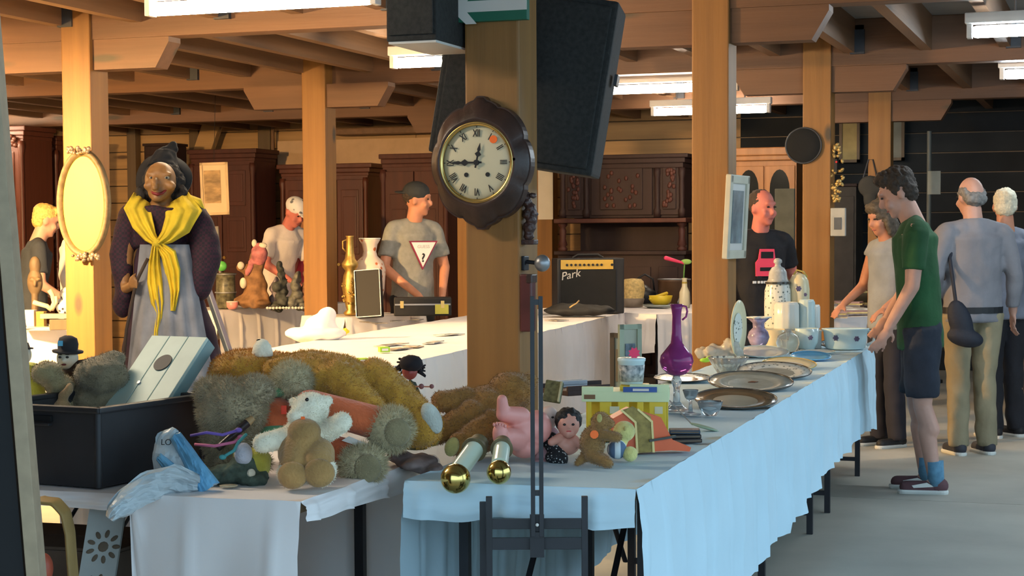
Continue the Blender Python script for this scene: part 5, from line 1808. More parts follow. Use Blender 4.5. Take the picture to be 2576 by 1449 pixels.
# ---- brown bear on the right-hand table
t = Trace(U(1185, 5.12, TT))
o = t.empty('teddy_bear', 'worn brown plush bear lying with its yellowed foot pads forward', 'soft toy')
s = t.s
mb = MB()
mb.ell(t(1285, 985, .10), (62 * s, .065, 52 * s)).ell(t(1330, 960, .12), (22 * s, .02, 22 * s)).ell(t(1232, 1030, .08), (80 * s, .08, 62 * s)).ell(t(1260, 1085, .10), (80 * s, .09, 50 * s))
mb.cap(t(1190, 1040, .02), t(1105, 1090, -.02), 36 * s, 30 * s)
mb.cap(t(1235, 1065, .0), t(1158, 1118, -.06), 38 * s, 32 * s)
mb.cap(t(1175, 1000, .06), t(1110, 1012, .03), 28 * s, 27 * s)
mb.ell(t(1190, 1105, .04), (60 * s, .08, 40 * s))
f = blob('body', mb, P_BROWN, .006, o, 3, disp=(.005, 40, 3))
fur(f, 11000, .008, P_BROWN, o, seed=21, width=.0012)
MB().ell(t(1079, 1098, -.05), (22 * s, .014, 30 * s), rot=rad(-50)).build('foot_pad', P_YPAD, o, smooth=True)
MB().ell(t(1137, 1124, -.095), (18 * s, .014, 25 * s), rot=rad(20)).build('foot_pad', P_YPAD, o, smooth=True)

# ---- pink baby doll lying with legs up
t = Trace(U(1290, 4.98, TT))
o = t.empty('baby_doll', 'bare pink vinyl baby doll lying with one leg raised', 'doll')
s = t.s
mb = MB()
mb.ell(t(1305, 1085, .04), (48 * s, .055, 48 * s)).cap(t(1310, 1048, .02), t(1268, 1042, -.02), 26 * s, 21 * s).cap(t(1266, 1042, -.02), t(1263, 1006, -.03), 18 * s, 14 * s)
mb.cap(t(1300, 1105, .0), t(1275, 1100, -.05), 30 * s, 26 * s).ell(t(1258, 1092, -.08), (20 * s, .022, 32 * s)).ell(t(1320, 1125, .05), (40 * s, .06, 28 * s)).ell(t(1350, 1075, .08), (40 * s, .06, 45 * s))
blob('body', mb, DOLLP, .0045, o, 4)
mb = MB()
for k in range(5):
    mb.ell(t(1243 + k * 7, 1066 + abs(k - 1) * 2, -.09), (3.6 * s, .006, 5 * s))
mb.build('toes', DOLLP, o, smooth=True)['kind'] = 'stuff'

# ---- two porcelain and gilt bed-knobs lying over the edge
GOLDBALL = mat('polished_gilt', (.62, .47, .15), .15, metal=1.0, var=.1)
for i, (u0, v0, u1, v1, rb_, r0, lb) in enumerate(((1192, 1132, 1152, 1188, 38, 25, 'porcelain bed knob with large gilt ball overhanging the table edge'), (1262, 1130, 1256, 1172, 31, 22, 'smaller porcelain bed knob with gilt ball beside the baby doll'))):
    t = Trace(U(u1, 4.61, TT))
    o = t.empty('bed_knob', lb, 'knob')
    s = t.s
    z_ = lambda u, v, dy: t(u, v, dy)
    MB().cyl(z_(u0, v0, .12), z_(u1, v1, -.01), r0 * s, r0 * s, seg=24).build('porcelain_shaft', mat('green_white_porcelain', (.62, .72, .60), .15, var=.04), o, smooth=False, sharp=40)
    d_ = (z_(u0, v0, .12) - z_(u1, v1, -.01)).normalized()
    p0 = z_(u0, v0, .12)
    MB().cyl(p0, p0 + d_ * .012, r0 * 1.35 * s, r0 * 1.3 * s, seg=24).cyl(p0 + d_ * .012, p0 + d_ * .05, r0 * .9 * s, r0 * 1.0 * s, seg=24).build('ring', M['giltdull'], o, sharp=40)
    e = z_(u1 - (6 if i == 0 else 1), v1 + 16, -.035)
    MB().ell(e, rb_ * s, seg=24, rings=14).build('gilt_ball', GOLDBALL, o, smooth=True)

# ---- dolls
def doll_head(o, t, u, v, dy, r, face_m, hair_m, bonnet=False):
    s = t.s
    c = t(u, v, dy)
    mb = MB().ell(c, (r * .86 * s, r * .8 * s, r * s)).ell(c + Vector((0, -r * .8 * s, -r * .1 * s)), (r * .14 * s,) * 3).ell(c + Vector((0, -r * .45 * s, -r * .6 * s)), (r * .4 * s, r * .4 * s, r * .4 * s))
    h = blob('head', mb, face_m, .004, o, 2)
    for q in (-1, 1):
        MB().ell(c + Vector((q * r * .32 * s, -r * .74 * s, r * .08 * s)), (r * .12 * s, r * .08 * s, r * .09 * s)).build('eye', BLACKBEAD, h, smooth=True)
    MB().ell(c + Vector((0, -r * .76 * s, -r * .42 * s)), (r * .2 * s, r * .06 * s, r * .06 * s)).build('mouth', mat('doll_lips', (.5, .06, .06), .5), h, smooth=True)
    if hair_m:
        mb = MB().ell(c + Vector((0, r * .3 * s, r * .28 * s)), (r * 1.05 * s, r * .95 * s, r * .98 * s))
        blob('hair', mb, hair_m, .004, o, 1, disp=(.005, 80, r))
    return c


t = Trace(U(1425, 5.06, TT))
o = t.empty('doll', 'dark-haired doll with a rosy face leaning beside the plush monkey', 'doll')
c = doll_head(o, t, 1430, 1068, .0, 34, DOLL, mat('black_doll_hair', (.012, .010, .010), .6, bump=.5))
s = t.s
blob('body', MB().ell(t(1425, 1120, .02), (34 * s, .035, 26 * s)).cap(t(1410, 1100, .0), t(1388, 1112, -.02), 13 * s, 11 * s).cap(t(1445, 1105, .0), t(1462, 1122, -.01), 12 * s, 10 * s), DOLL, .004, o, 3)
t = Trace(U(1382, 5.12, TT))
o = t.empty('doll', 'pale doll with chequered black and white trousers half hidden by the steel stand', 'doll')
c = doll_head(o, t, 1380, 1050, .0, 30, mat('pale_vinyl', (.70, .48, .40), .45), None)
s = t.s
blob('body', MB().ell(t(1385, 1105, .01), (26 * s, .03, 34 * s)).cap(t(1370, 1130, .0), t(1352, 1160, -.02), 15 * s, 13 * s).ell(t(1360, 1168, -.03), (26 * s, .03, 16 * s)), mat('pink_dress', (.60, .34, .36), .8), .004, o, 3)
mb = MB().cap(t(1386, 1110, -.03), t(1412, 1155, -.07), 24 * s, 18 * s).ell(t(1400, 1150, -.06), (30 * s, .03, 20 * s))
blob('trousers', mb, checker('black_white_check', (.012, .012, .014), (.60, .60, .58), 130, kind='VORONOI'), .004, o, 2)
# ---- plush monkey hugging the yellow toy
t = TR(1500, 1172)
o = t.empty('plush_monkey', 'brown plush monkey with orange sticker on its back', 'soft toy')
s = t.s
mb = MB()
mb.ell(t(1490, 1115, .03), (32 * s, .04, 44 * s)).ell(t(1512, 1062, .03), (26 * s, .032, 26 * s)).ell(t(1506, 1050, .02), (10 * s, .008, 15 * s))
mb.cap(t(1500, 1090, .01), t(1552, 1100, -.01), 16 * s, 13 * s).cap(t(1490, 1145, .01), t(1530, 1165, -.03), 20 * s, 13 * s).cap(t(1470, 1150, .03), t(1452, 1166, .03), 14 * s, 8 * s).ell(t(1535, 1066, .02), (12 * s, .016, 12 * s))
f = blob('body', mb, P_MONKEY, .0045, o, 3)
fur(f, 4500, .006, P_MONKEY, o, seed=31, width=.001)
MB().ell(t(1508, 1052, -.012), (7 * s, .004, 11 * s)).build('ear_lining', P_YPAD, o, smooth=True)
MB().cyl(t(1495, 1093, -.016), t(1495, 1093, -.0115), 11 * s, seg=10).build('price_sticker', M['orange'], o)
t = TR(1575, 1160)
o = t.empty('plush_animal', 'pale yellow plush toy with striped shirt in front of the monkey', 'soft toy')
s = t.s
blob('body', MB().ell(t(1570, 1085, .03), (29 * s, .035, 27 * s)).ell(t(1585, 1142, .0), (20 * s, .025, 20 * s)).ell(t(1560, 1110, .03), (20 * s, .025, 20 * s)), P_YELLOW, .004, o, 3)
blob('striped_shirt', MB().ell(t(1552, 1130, .01), (26 * s, .03, 26 * s)), checker('blue_white_stripe', (.62, .68, .70), (.10, .16, .26), 60, stretch=(1, .01, .01)), .004, o, 2)
MB().ell(t(1572, 1078, -.004), (4 * s, .004, 6 * s)).build('nose', P_YPAD, o, smooth=True)

# ---- small doll with dreadlocks
t = Trace(U(1040, 5.30, TT))
o = t.empty('doll', 'small doll with black dreadlocks and dark green dress holding beads', 'doll')
s = t.s
c = t(1031, 934, 0)
blob('head', MB().ell(c, (20 * s, .026, 22 * s)).ell(c + Vector((0, -.026, -.004)), .004), mat('red_brown_vinyl', (.28, .05, .04), .5), .004, o, 2)
rr = random.Random(8)
hr = MB().ell(c + Vector((4 * s, -.004, 20 * s)), (30 * s, .038, 22 * s)).disp(.004, 90).build('hair', mat('black_wool', (.012, .009, .012), .9), o, smooth=True)
for k in range(70):
    a, b_ = rr.uniform(-.3, 3.44), rr.uniform(-.3, 1.4)
    q = c + Vector((26 * s * math.cos(a) * math.cos(b_), .01 + .028 * abs(math.sin(a)) * math.cos(b_), 28 * s * math.sin(b_) + 4 * s))
    e = q + Vector((12 * s * math.cos(a), .008, rr.uniform(-14, 6) * s))
    MB().cap(q, e, .0045, .003, seg=6).build('dreadlock', mat('black_wool', (.012, .009, .012), .9), hr, smooth=True)
mb = MB().cap(t(1032, 958, .0), t(1036, 965, 0), 5 * s).frustum(t(1035, 962, 0), t(1046, 1010, 0), 11 * s, 20 * s).frustum(t(1046, 1005, 0), t(1048, 1130, 0), 20 * s, 28 * s)
blob('dress', mb, mat('dark_green_cloth', (.05, .07, .05), .9), .004, o, 2)
MB().cyl(t(1042, 972, -.01), t(1088, 973, -.02), 2 * s, seg=6).build('arm', DOLL, o)
for (u, r, nm) in ((1060, 7, 'bead'), (1086, 6, 'bead')):
    MB().ell(t(u, 972, -.018), r * s).build(nm, mat('rose_bead', (.30, .13, .13), .4), o, smooth=True)

# ---- black crate
cz = TT
CR0 = G(250, 1229, cz)
dr = (RGT * .2 + FWD * .40).normalized()
dl_ = (RGT * -.248 + FWD * .17).normalized()
dl_ = (dl_ - dr * dl_.dot(dr)).normalized()
axc = math.atan2(dr.y, dr.x)
cr = E('plastic_crate', CR0, axc, 'black plastic crate holding the pale green box', 'crate')
BLK = mat('black_plastic', (.020, .021, .025), .5, var=.2)
Lr, Ll, Hc = .45, .40, .205
# local: x along the right face, y along the left face
tp = .02
for nm, c, sz in (('side', (Lr / 2, .006, Hc / 2), (Lr - .02, .008, Hc)), ('side', (Lr / 2, Ll - .006, Hc / 2), (Lr - .02, .008, Hc)), ('side', (.006, Ll / 2, Hc / 2), (.008, Ll - .02, Hc)), ('side', (Lr - .006, Ll / 2, Hc / 2), (.008, Ll - .02, Hc)), ('bottom', (Lr / 2, Ll / 2, .005), (Lr - .01, Ll - .01, .008))):
    MB().box(c, sz, bev=.002).build(nm, BLK, cr)
for (x, y) in ((.008, .008), (Lr - .008, .008), (.008, Ll - .008), (Lr - .008, Ll - .008)):
    MB().cyl((x, y, 0), (x, y, Hc), .010, seg=10).build('corner', BLK, cr, sharp=40)
for c, sz in (((Lr / 2, -.004, Hc), (Lr + .03, .03, .016)), ((Lr / 2, Ll + .004, Hc), (Lr + .03, .03, .016)), ((-.004, Ll / 2, Hc), (.03, Ll + .03, .016)), ((Lr + .004, Ll / 2, Hc), (.03, Ll + .03, .016))):
    MB().box(c, sz, bev=.005).build('rim', BLK, cr)
MB().box((-.0, Ll * .52, Hc - .028), (.014, .11, .016), bev=.003).build('handle_slot', mat('slot_dark', (.004, .004, .005), .8), cr)
MB().box((-.014, Ll * .52, Hc - .042), (.016, .12, .008), bev=.003).build('handle_bar', BLK, cr)

# ---- pale green wooden box with a round hole, stuck in the crate
GRN = mat('pale_green_paint', (.44, .56, .50), .5, var=.08, scale=8)
x_ = (RGT * .187 - FWD * .118).normalized()
l_ = RGT * .099 + FWD * .156 + Vector((0, 0, .183))
l_ = (l_ - x_ * l_.dot(x_)).normalized()
n_ = x_.cross(l_).normalized()
if n_.dot(FWD) > 0: n_ = -n_
base = D(342, 1020, 4.97)
Rm = Matrix((x_, -n_, l_)).transposed().to_4x4()
gbx = E('wooden_box', (0, 0, 0), 0, 'pale green wooden nesting-box lid with round hole standing in the crate', 'box')
gbx.matrix_world = Matrix.Translation(base) @ Rm
wB, hB, tB = .22, .262, .036
for k in (-1, 0, 1):
    MB().box((k * wB / 3, 0, hB / 2 - .02), (wB / 3 - .003, .012, hB + .04), bev=.0015).build('board', GRN, gbx)
MB().box((0, tB / 2 + .004, hB / 2 - .02), (wB, tB, hB + .04), bev=.002).build('case', mat('blue_green_paint', (.18, .30, .31), .5, var=.1), gbx)
MB().lathe([(.030, 0), (.030, .003), (0, .003)], c=(.005, -.006, hB * .60), seg=28, R=Matrix.Rotation(rad(90), 3, 'X'), sy=1.0).build('hole', M['ink'], gbx)
MB().cyl((-wB / 6, -.010, hB * .30), (-wB / 6, -.005, hB * .30), .006).build('catch', M['metal'], gbx)

# ---- plastic bag spilling over the edge
t = TR(470, 1228)
o = t.empty('plastic_bag', 'crumpled white and blue plastic bag spilling over the table edge', 'bag')
s = t.s
PLW = mat('white_polythene', (.60, .68, .72), .22, trans=.25, var=.12, scale=10, ior=1.2)
PLB = mat('blue_polythene', (.16, .42, .66), .25, trans=.15, var=.25, scale=9, ior=1.2)
def crumple(name, path, m, parent, seed, amp=.010, th=.018):
    """crinkled film: path = (u, v, dy, half width in px); two wrinkled layers joined along the edges"""
    n, k = 26, 12
    P = []
    for i in range(n + 1):
        q = i / n * (len(path) - 1)
        a, f_ = min(int(q), len(path) - 2), q - min(int(q), len(path) - 2)
        A, B = path[a], path[a + 1]
        P.append([A[j] + (B[j] - A[j]) * f_ for j in range(4)])
    rows = []
    for i, (u, v, dy, w) in enumerate(P):
        p = P[max(0, i - 1)], P[min(n, i + 1)]
        tx, ty = p[1][0] - p[0][0], p[1][1] - p[0][1]
        L = math.hypot(tx, ty) or 1
        nx, ny = -ty / L, tx / L
        row = []
        for side in (1, -1):
            for j in range(k + 1):
                x = (j / k * 2 - 1) * side
                bulge = th * math.sqrt(max(0, 1 - x * x)) * side
                nz = noise.noise(Vector((u * .022 + seed, v * .022, x * 1.5 + side))) + .6 * noise.noise(Vector((u * .06, v * .06 + seed, x * 4 + side)))
                row.append(t(u + nx * w * x + 5 * nz, v + ny * w * x + 5 * nz, dy - bulge - amp * nz * side))
        rows.append(row)
    mb = MB()
    vv = mb.grid(rows, close_u=True)
    mb._f(vv[0][::-1]); mb._f(vv[-1])
    return mb.build(name, m, parent)


crumple('bag_top', [(440, 1078, .06, 7), (428, 1105, .05, 32), (425, 1150, .03, 42), (440, 1200, .02, 52), (450, 1224, .02, 56)], PLW, o, 1)
crumple('blue_panel', [(440, 1095, .02, 16), (470, 1140, .01, 20), (500, 1190, -.01, 26), (525, 1228, -.02, 30)], PLB, o, 2)
crumple('blue_fold', [(400, 1150, .01, 10), (440, 1190, -.01, 18), (480, 1224, -.03, 22)], PLB, o, 3, th=.012)
crumple('bag_tail', [(500, 1215, -.03, 20), (440, 1205, -.06, 36), (380, 1222, -.11, 38), (320, 1258, -.20, 30), (290, 1285, -.235, 22), (276, 1306, -.245, 9)], PLW, o, 4, amp=.014, th=.022)
text_mesh('print_letters', 'LO', .022, M['ink'], o, t(418, 1113, -.008), (rad(80), 0, rad(-6)), .0006)

# ---- fabrics and small soft things around it
def lump(name, label, cat, u, v, prims, m, vox=.005, dsp=(.006, 40, 1), d=None, furn=0, base=None):
    t = TR(u, v) if d is None else Trace(U(u, d, TT))
    o = t.empty(name, label, cat)
    mb = MB()
    for q in prims:
        if len(q) == 6: mb.ell(t(q[0], q[1], q[2]), (q[3] * t.s, q[4], q[5] * t.s))
        else: mb.cap(t(q[0], q[1], q[2]), t(q[3], q[4], q[5]), q[6] * t.s, q[7] * t.s)
    b_ = blob('body', mb, m, vox, o, 2, disp=dsp)
    if furn: fur(b_, furn, .008, m, o, seed=int(u), width=.001)
    return o, t


lump('crumpled_scarf', 'crumpled purple and navy scarf between the bag and the shaggy animal', 'scarf', 570, 1160, [(540, 1110, .05, 60, .05, 30), (600, 1130, .04, 45, .05, 30), (520, 1150, .03, 40, .04, 26)], mat('purple_navy_cloth', (.055, .045, .09), .9, var=.6, scale=24), dsp=(.012, 30, 2))
lump('knitted_cloth', 'dark green knitted cloth in front of the pile', 'cloth', 590, 1218, [(560, 1195, .03, 60, .05, 26), (610, 1180, .03, 45, .05, 34), (640, 1205, .02, 40, .04, 20), (500, 1200, .05, 50, .05, 22)], mat('green_knit', (.06, .085, .065), .95, var=.4, scale=40, bump=.6), dsp=(.010, 40, 3))
o, t = lump('plush_parrot', 'yellow and grey plush bird at the foot of the cream bear', 'soft toy', 645, 1216, [(650, 1165, .04, 32, .04, 46), (612, 1150, .03, 26, .03, 34), (632, 1192, .02, 14, .02, 14)], plush('yellow_green_plush', (.46, .42, .06)), dsp=(.004, 40, 4))
blob('grey_wing', MB().ell(t(612, 1142, -.005), (24 * t.s, .025, 30 * t.s)), plush('pale_grey_plush', (.50, .52, .60)), .004, o, 2)
MB().ell(t(632, 1190, -.02), (11 * t.s, .012, 11 * t.s)).build('beak', P_CREAM, o, smooth=True)
lump('ribbon_knot', 'turquoise ribbon knot beside the plush bird', 'ribbon', 590, 1165, [(575, 1140, .0, 24, .02, 10), (612, 1120, .02, 16, .02, 14), (560, 1146, .0, 16, .015, 8)], mat('turquoise_ribbon', (.10, .42, .40), .6), dsp=(.006, 50, 5), base=0)
t = Trace(U(600, 4.66, TT))
o = t.empty('recorder', 'dark wooden recorder lying slantwise over the scarf', 'recorder')
MB().cyl(t(548, 1128, .0), t(622, 1064, .05), 9 * t.s, 11 * t.s, seg=14).build('tube', mat('dark_recorder', (.03, .02, .022), .35), o, sharp=40)
MB().cyl(t(622, 1064, .05), t(636, 1052, .06), 12 * t.s, 8 * t.s, seg=14).build('mouthpiece', mat('wood_tip', (.40, .26, .12), .5), o, sharp=40)
for q in (.2, .35, .5, .65):
    a_, b_ = t(548, 1128, .0), t(622, 1064, .05)
    MB().ell(a_ + (b_ - a_) * q + Vector((0, -9.5 * t.s, 0)), (.003, .0015, .003)).build('finger_hole', M['ink'], o)
lump('wooden_disc', 'pale oval wooden disc in front of the knitted cloth', 'disc', 575, 1224, [(575, 1222, .0, 26, .02, 4)], mat('pale_wood_disc', (.50, .42, .28), .7), dsp=None, vox=.003)
for (pts, c, lb) in (([(480, 1096, .02), (520, 1088, .0), (560, 1094, .0), (600, 1082, .03)], (.16, .10, .42), 'violet ribbon trailing from the bag to the recorder'), ([(490, 1118, .0), (540, 1122, -.02), (590, 1112, .0), (606, 1100, .02)], (.55, .14, .26), 'pink ribbon crossing the scarf'), ([(620, 1092, .02), (600, 1112, .0), (588, 1134, -.02), (560, 1150, -.03)], (.06, .30, .32), 'teal braid hanging beside the plush bird')):
    t = Trace(U(560, 4.62, TT))
    o = t.empty('ribbon', lb, 'ribbon')
    MB().tube([t(*q) for q in pts], .0045, 6).build('braid', mat('ribbon_%d' % int(c[0] * 100), c, .7), o, smooth=True)
    MB().ell(t(*pts[-1]), (.010, .008, .007)).build('knot', mat('ribbon_%d' % int(c[0] * 100), c), o, smooth=True)
# dusty cloths in the gap between the tables
lump('folded_blanket', 'dusty mauve blanket in the gap between the two tables', 'blanket', 1060, 1180, [(1050, 1165, .1, 55, .08, 22), (1090, 1190, .04, 30, .05, 26), (1010, 1150, .12, 40, .05, 16)], mat('dusty_mauve', (.20, .15, .14), .95, var=.4, scale=20), dsp=(.010, 26, 7))
lump('yellow_figure', 'small pale yellow plush head behind the brown bear', 'soft toy', 1150, 1075, [(1140, 1000, .0, 24, .03, 20), (1165, 990, .02, 14, .02, 12), (1150, 1040, .0, 26, .03, 40)], P_YELLOW, d=5.42)

# ---- left end: grey plush, dragon, dolls with hats
o, t = lump('plush_animal', 'grey plush animal stretched out behind the crate', 'soft toy', 240, 1100, [(255, 945, .0, 70, .07, 52), (180, 975, -.02, 205, .0, 40, 40), (290, 905, .02, 240, 925, .0, 24, 30), (250, 1010, .04, 90, .08, 70), (280, 915, .02, 36, .05, 24)][:1] + [(290, 905, .02, 225, 940, .0, 26, 34), (250, 1010, .04, 90, .08, 70), (250, 1080, .04, 90, .08, 60)], plush('grey_tan_plush', (.22, .18, .11)), vox=.007, d=5.06, furn=7000)
o, t = lump('plush_paw', 'mottled tan plush paw resting beside the bowler-hatted doll', 'soft toy', 130, 1100, [(118, 938, .0, 38, .05, 30), (150, 968, .02, 36, .05, 28), (150, 1040, .04, 50, .07, 70)], plush('mottled_tan_plush', (.30, .24, .12)), vox=.007, d=5.02, furn=5000)
o, t = lump('plush_dragon', 'yellow-green plush dragon behind the edge of the crate', 'soft toy', 85, 1100, [(75, 925, .0, 20, .03, 14), (88, 970, .0, 24, .03, 40), (100, 1000, -.01, 18, .02, 24), (85, 1060, .02, 36, .05, 60), (70, 935, .0, 100, 950, -.02, 9, 5)], plush('yellow_dragon', (.50, .46, .05)), d=5.10)
o, t = lump('brown_block', 'reddish brown plush leg sticking out behind the crate', 'soft toy', 168, 1100, [(160, 1000, .0, 176, 970, .0, 14, 10), (155, 1060, .0, 30, .04, 60)], plush('tan_leg', (.42, .26, .12)), d=4.98)

t = Trace(U(168, 5.22, TT))
o = t.empty('clown_doll', 'white-faced clown doll with black bowler hat and blue patch', 'doll')
s = t.s
c = t(170, 902, 0)
h = blob('head', MB().ell(c, (28 * s, .032, 30 * s)).ell(c + Vector((-.004, -.034, -.004)), (.006, .008, .008)), mat('white_greasepaint', (.66, .62, .50), .6, var=.05), .004, o, 2)
for q in (-1, 1):
    MB().ell(c + Vector((q * .011 - .004, -.031, .006)), (.005, .003, .0035)).build('eye', BLACKBEAD, h, smooth=True)
    MB().ell(c + Vector((q * .011 - .004, -.030, .014)), (.007, .003, .0015)).build('eyebrow', BLACKBEAD, h, smooth=True)
MB().ell(c + Vector((-.004, -.031, -.016)), (.008, .003, .003)).build('mouth', mat('dark_lips', (.12, .02, .02), .5), h, smooth=True)
ht = MB().lathe([(38 * s, 16 * s), (39 * s, 20 * s), (25 * s, 22 * s), (26 * s, 38 * s), (22 * s, 52 * s), (10 * s, 58 * s), (0, 59 * s)], c=c, seg=28, R=Euler((rad(4), rad(4), 0)).to_matrix()).build('bowler_hat', mat('black_felt_hat', (.016, .015, .018), .8), o, smooth=True)
MB().box(c + Vector((-.012, -25 * s - .002, 40 * s)), (12 * s, .004, 13 * s)).build('blue_patch', mat('blue_patch', (.10, .40, .62), .7), ht)
blob('coat', MB().frustum(t(180, 928, .0), t(190, 1160, .02), (40 * s, .04), (70 * s, .06)).cap(t(195, 925, .0), t(240, 915, .02), 20 * s, 16 * s), mat('dark_brown_coat', (.05, .025, .015), .9), .006, o, 3)
t = Trace(U(62, 5.25, TT))
o = t.empty('clown_doll', 'pale pierrot doll with small black hat at the end of the table', 'doll')
s = t.s
c = t(62, 892, 0)
blob('head', MB().ell(c, (18 * s, .022, 24 * s)), mat('white_greasepaint', (.66, .62, .50), .6), .004, o, 2)
MB().lathe([(22 * s, 14 * s), (22 * s, 17 * s), (14 * s, 18 * s), (10 * s, 30 * s), (0, 32 * s)], c=c, seg=20).build('hat', mat('black_felt_hat', (.016,) * 3), o, smooth=True)
blob('costume', MB().frustum(t(62, 912, 0), t(66, 1160, 0), (18 * s, .03), (40 * s, .05)), mat('white_satin', (.60, .56, .50), .5), .006, o, 2)

# ---- under the toy table
t = Trace(U(140, 4.32, 0.0))
o = t.empty('leather_bag', 'brown leather shoulder bag standing under the toy table', 'bag')
s = t.s
mb = MB().ell((-.05, .08, .22), (.11, .09, .24)).ell((-.06, .08, .10), (.12, .1, .10))
blob('pouch', mb, mat('dark_brown_leather', (.028, .016, .012), .5, var=.4, scale=12), .01, o, 4)
pts = [t(60, 1275, -.02), t(100, 1258, -.03), t(140, 1262, -.03), t(165, 1290, -.03), t(176, 1340, -.03), t(180, 1400, -.03), t(186, 1470, -.03)]
mb = MB()
for a_, b_ in zip(pts[:-1], pts[1:]):
    mb.frustum(a_, b_, (.008, .045), (.008, .045), x=(Vector(b_) - Vector(a_)).cross(Vector((0, 1, 0))))
blob('strap', mb, mat('tan_strap', (.30, .19, .06), .6, var=.2), .005, o, 3)
blob('side_pocket', MB().ell(t(110, 1430, -.06), (24 * s, .03, 40 * s)), mat('red_leather', (.42, .09, .05), .5), .005, o, 2)
# decorated board leaning under the table
bb = G(262, 1262, .715)
t = Trace(bb)
o = t.empty('decorated_board', 'pale grey board with stencilled flower leaning under the toy table', 'board')
s = t.s
P4 = [t(228, 1262, 0), t(318, 1262, 0), t(272, 1500, -.06), t(190, 1500, -.06)]
ln = (P4[3] - P4[0])
kx = .712 / -ln.z
P4 = [P4[0], P4[1], P4[1] + ln * kx, P4[0] + ln * kx]
mb = MB()
off = Vector((0, .02, 0))
a_ = [mb.bm.verts.new(p) for p in P4]; b_ = [mb.bm.verts.new(p + off) for p in P4]
mb._f(a_); mb._f(b_[::-1])
for i in range(4): mb._f((a_[(i + 1) % 4], a_[i], b_[i], b_[(i + 1) % 4]))
mb.build('board', mat('grey_board_paint', (.34, .37, .36), .6, var=.08), o)
uN = (P4[1] - P4[0]).normalized(); vN = ln.normalized(); nN = uN.cross(vN).normalized()
if nN.y > 0: nN = -nN
Rf = Matrix((uN, nN, -vN)).transposed()
for (q, rad_) in ((.16, .034), (.31, .03)):
    mb = MB()
    ctr = P4[0] + (P4[1] - P4[0]) * .55 + ln * q * kx * 1.0
    for k in range(9):
        a2 = k * 2 * math.pi / 9
        mb.ell(ctr + Rf @ Vector((rad_ * math.cos(a2), .0015, rad_ * math.sin(a2))), (.011, .002, .006), rot=Rf @ Matrix.Rotation(-a2, 3, 'Y'), seg=8, rings=5)
    mb.ell(ctr, (.014, .002, .014), rot=Rf, seg=8, rings=5)
    mb.build('stencilled_flower', mat('brown_stencil', (.10, .075, .05), .7, var=.3), o)['kind'] = 'stuff'

bx0 = U(150, 4.78, 0)  # assumed box, added to cover the brightly lit floor under the table
o = E('added_dark_box', bx0, AX_L, 'assumed dark brown cardboard box, added to darken the space under the toy table', 'box')
MB().box((0, 0, .29), (.52, .34, .58), bev=.004).build('box_body', mat('added_box_cardboard', (.075, .05, .035), .9, var=.2), o)
MB().box((0, -.086, .585), (.52, .168, .008)).build('flap', mat('added_box_cardboard', (.075,) * 3), o)
MB().box((0, .086, .585), (.52, .168, .008)).build('flap', mat('added_box_cardboard', (.075,) * 3), o)

# ---- tall leaning panel at the very left
t = Trace(U(20, 3.4, 0))
o = t.empty('leaning_screen', 'tall black panel with grey-green edge strip leaning beside the toy table', 'panel')
dirp = (D(92, 1449, 3.4) - D(8, 440, 3.4)).normalized()
bot = D(92, 1449, 3.4) + dirp * (D(92, 1449, 3.4).z / -dirp.z)
topp = bot - dirp * 1.95
lo, hi = t.inv @ (bot - t.base), t.inv @ (topp - t.base)
ax_ = (hi - lo).normalized()
xx = Vector((ax_.z, 0, -ax_.x)).normalized()
Rp = Matrix((xx, xx.cross(ax_) * -1, ax_)).transposed()
mid = (lo + hi) / 2
MB().box(mid, (.027, .05, 1.95), rot=Rp, bev=.002).build('edge_strip', mat('grey_green_paint', (.30, .225, .14), .6, var=.12, scale=30), o)
MB().box(mid - xx * .27, (.50, .03, 1.94), rot=Rp).build('panel_board', mat('matt_black_board', (.006, .006, .007), .8), o)
MB().box(lo + Vector((-.27, .0, .02)), (.5, .3, .03)).build('foot', M['black'], o)

# ---- black steel stand in front of the right-hand table
t = Trace(U(1350, 4.44, 0))
o = t.empty('steel_stand', 'black steel stand with twin uprights rising in front of the dolls', 'stand')
s = t.s
def zz(v): return t(1350, v, 0).z
def xx_(u): return t(u, 1300, 0).x
for u in (1341, 1362):
    MB().box((xx_(u), 0, (zz(745) + zz(1350)) / 2), (11 * s, .012, zz(745) - zz(1350)), bev=.001).build('upright', M['black'], o)
for v in (760, 1240, 1345):
    MB().box((xx_(1351), .0, zz(v)), (30 * s, .010, .014)).build('spacer', M['black'], o)
MB().box((xx_(1351), .012, zz(1350)), (36 * s, .012, .11)).build('clamp_plate', M['black'], o)
MB().ell((xx_(1351), -.010, zz(1319)), (.0045, .003, .0045)).build('bolt', M['sign_white'], o, smooth=True)
for u, w in ((1230, 16), (1472, 16)):
    MB().box((xx_(u), .03, zz(1253) / 2), (w * s, .018, zz(1253)), bev=.001).build('leg', M['black'], o)
    MB().box((xx_(u), .03, .012), (.05, .30, .024), bev=.003).build('foot', M['black'], o)
MB().box((xx_(1213), .09, zz(1275) / 2), (16 * s, .018, zz(1275)), bev=.001).build('leg', M['black'], o)
for v, h in ((1322, 26), (1372, 30)):
    MB().box((xx_(1350), .03, zz(v)), (xx_(1480) - xx_(1222), .014, h * s), bev=.001).build('cross_bar', M['black'], o)

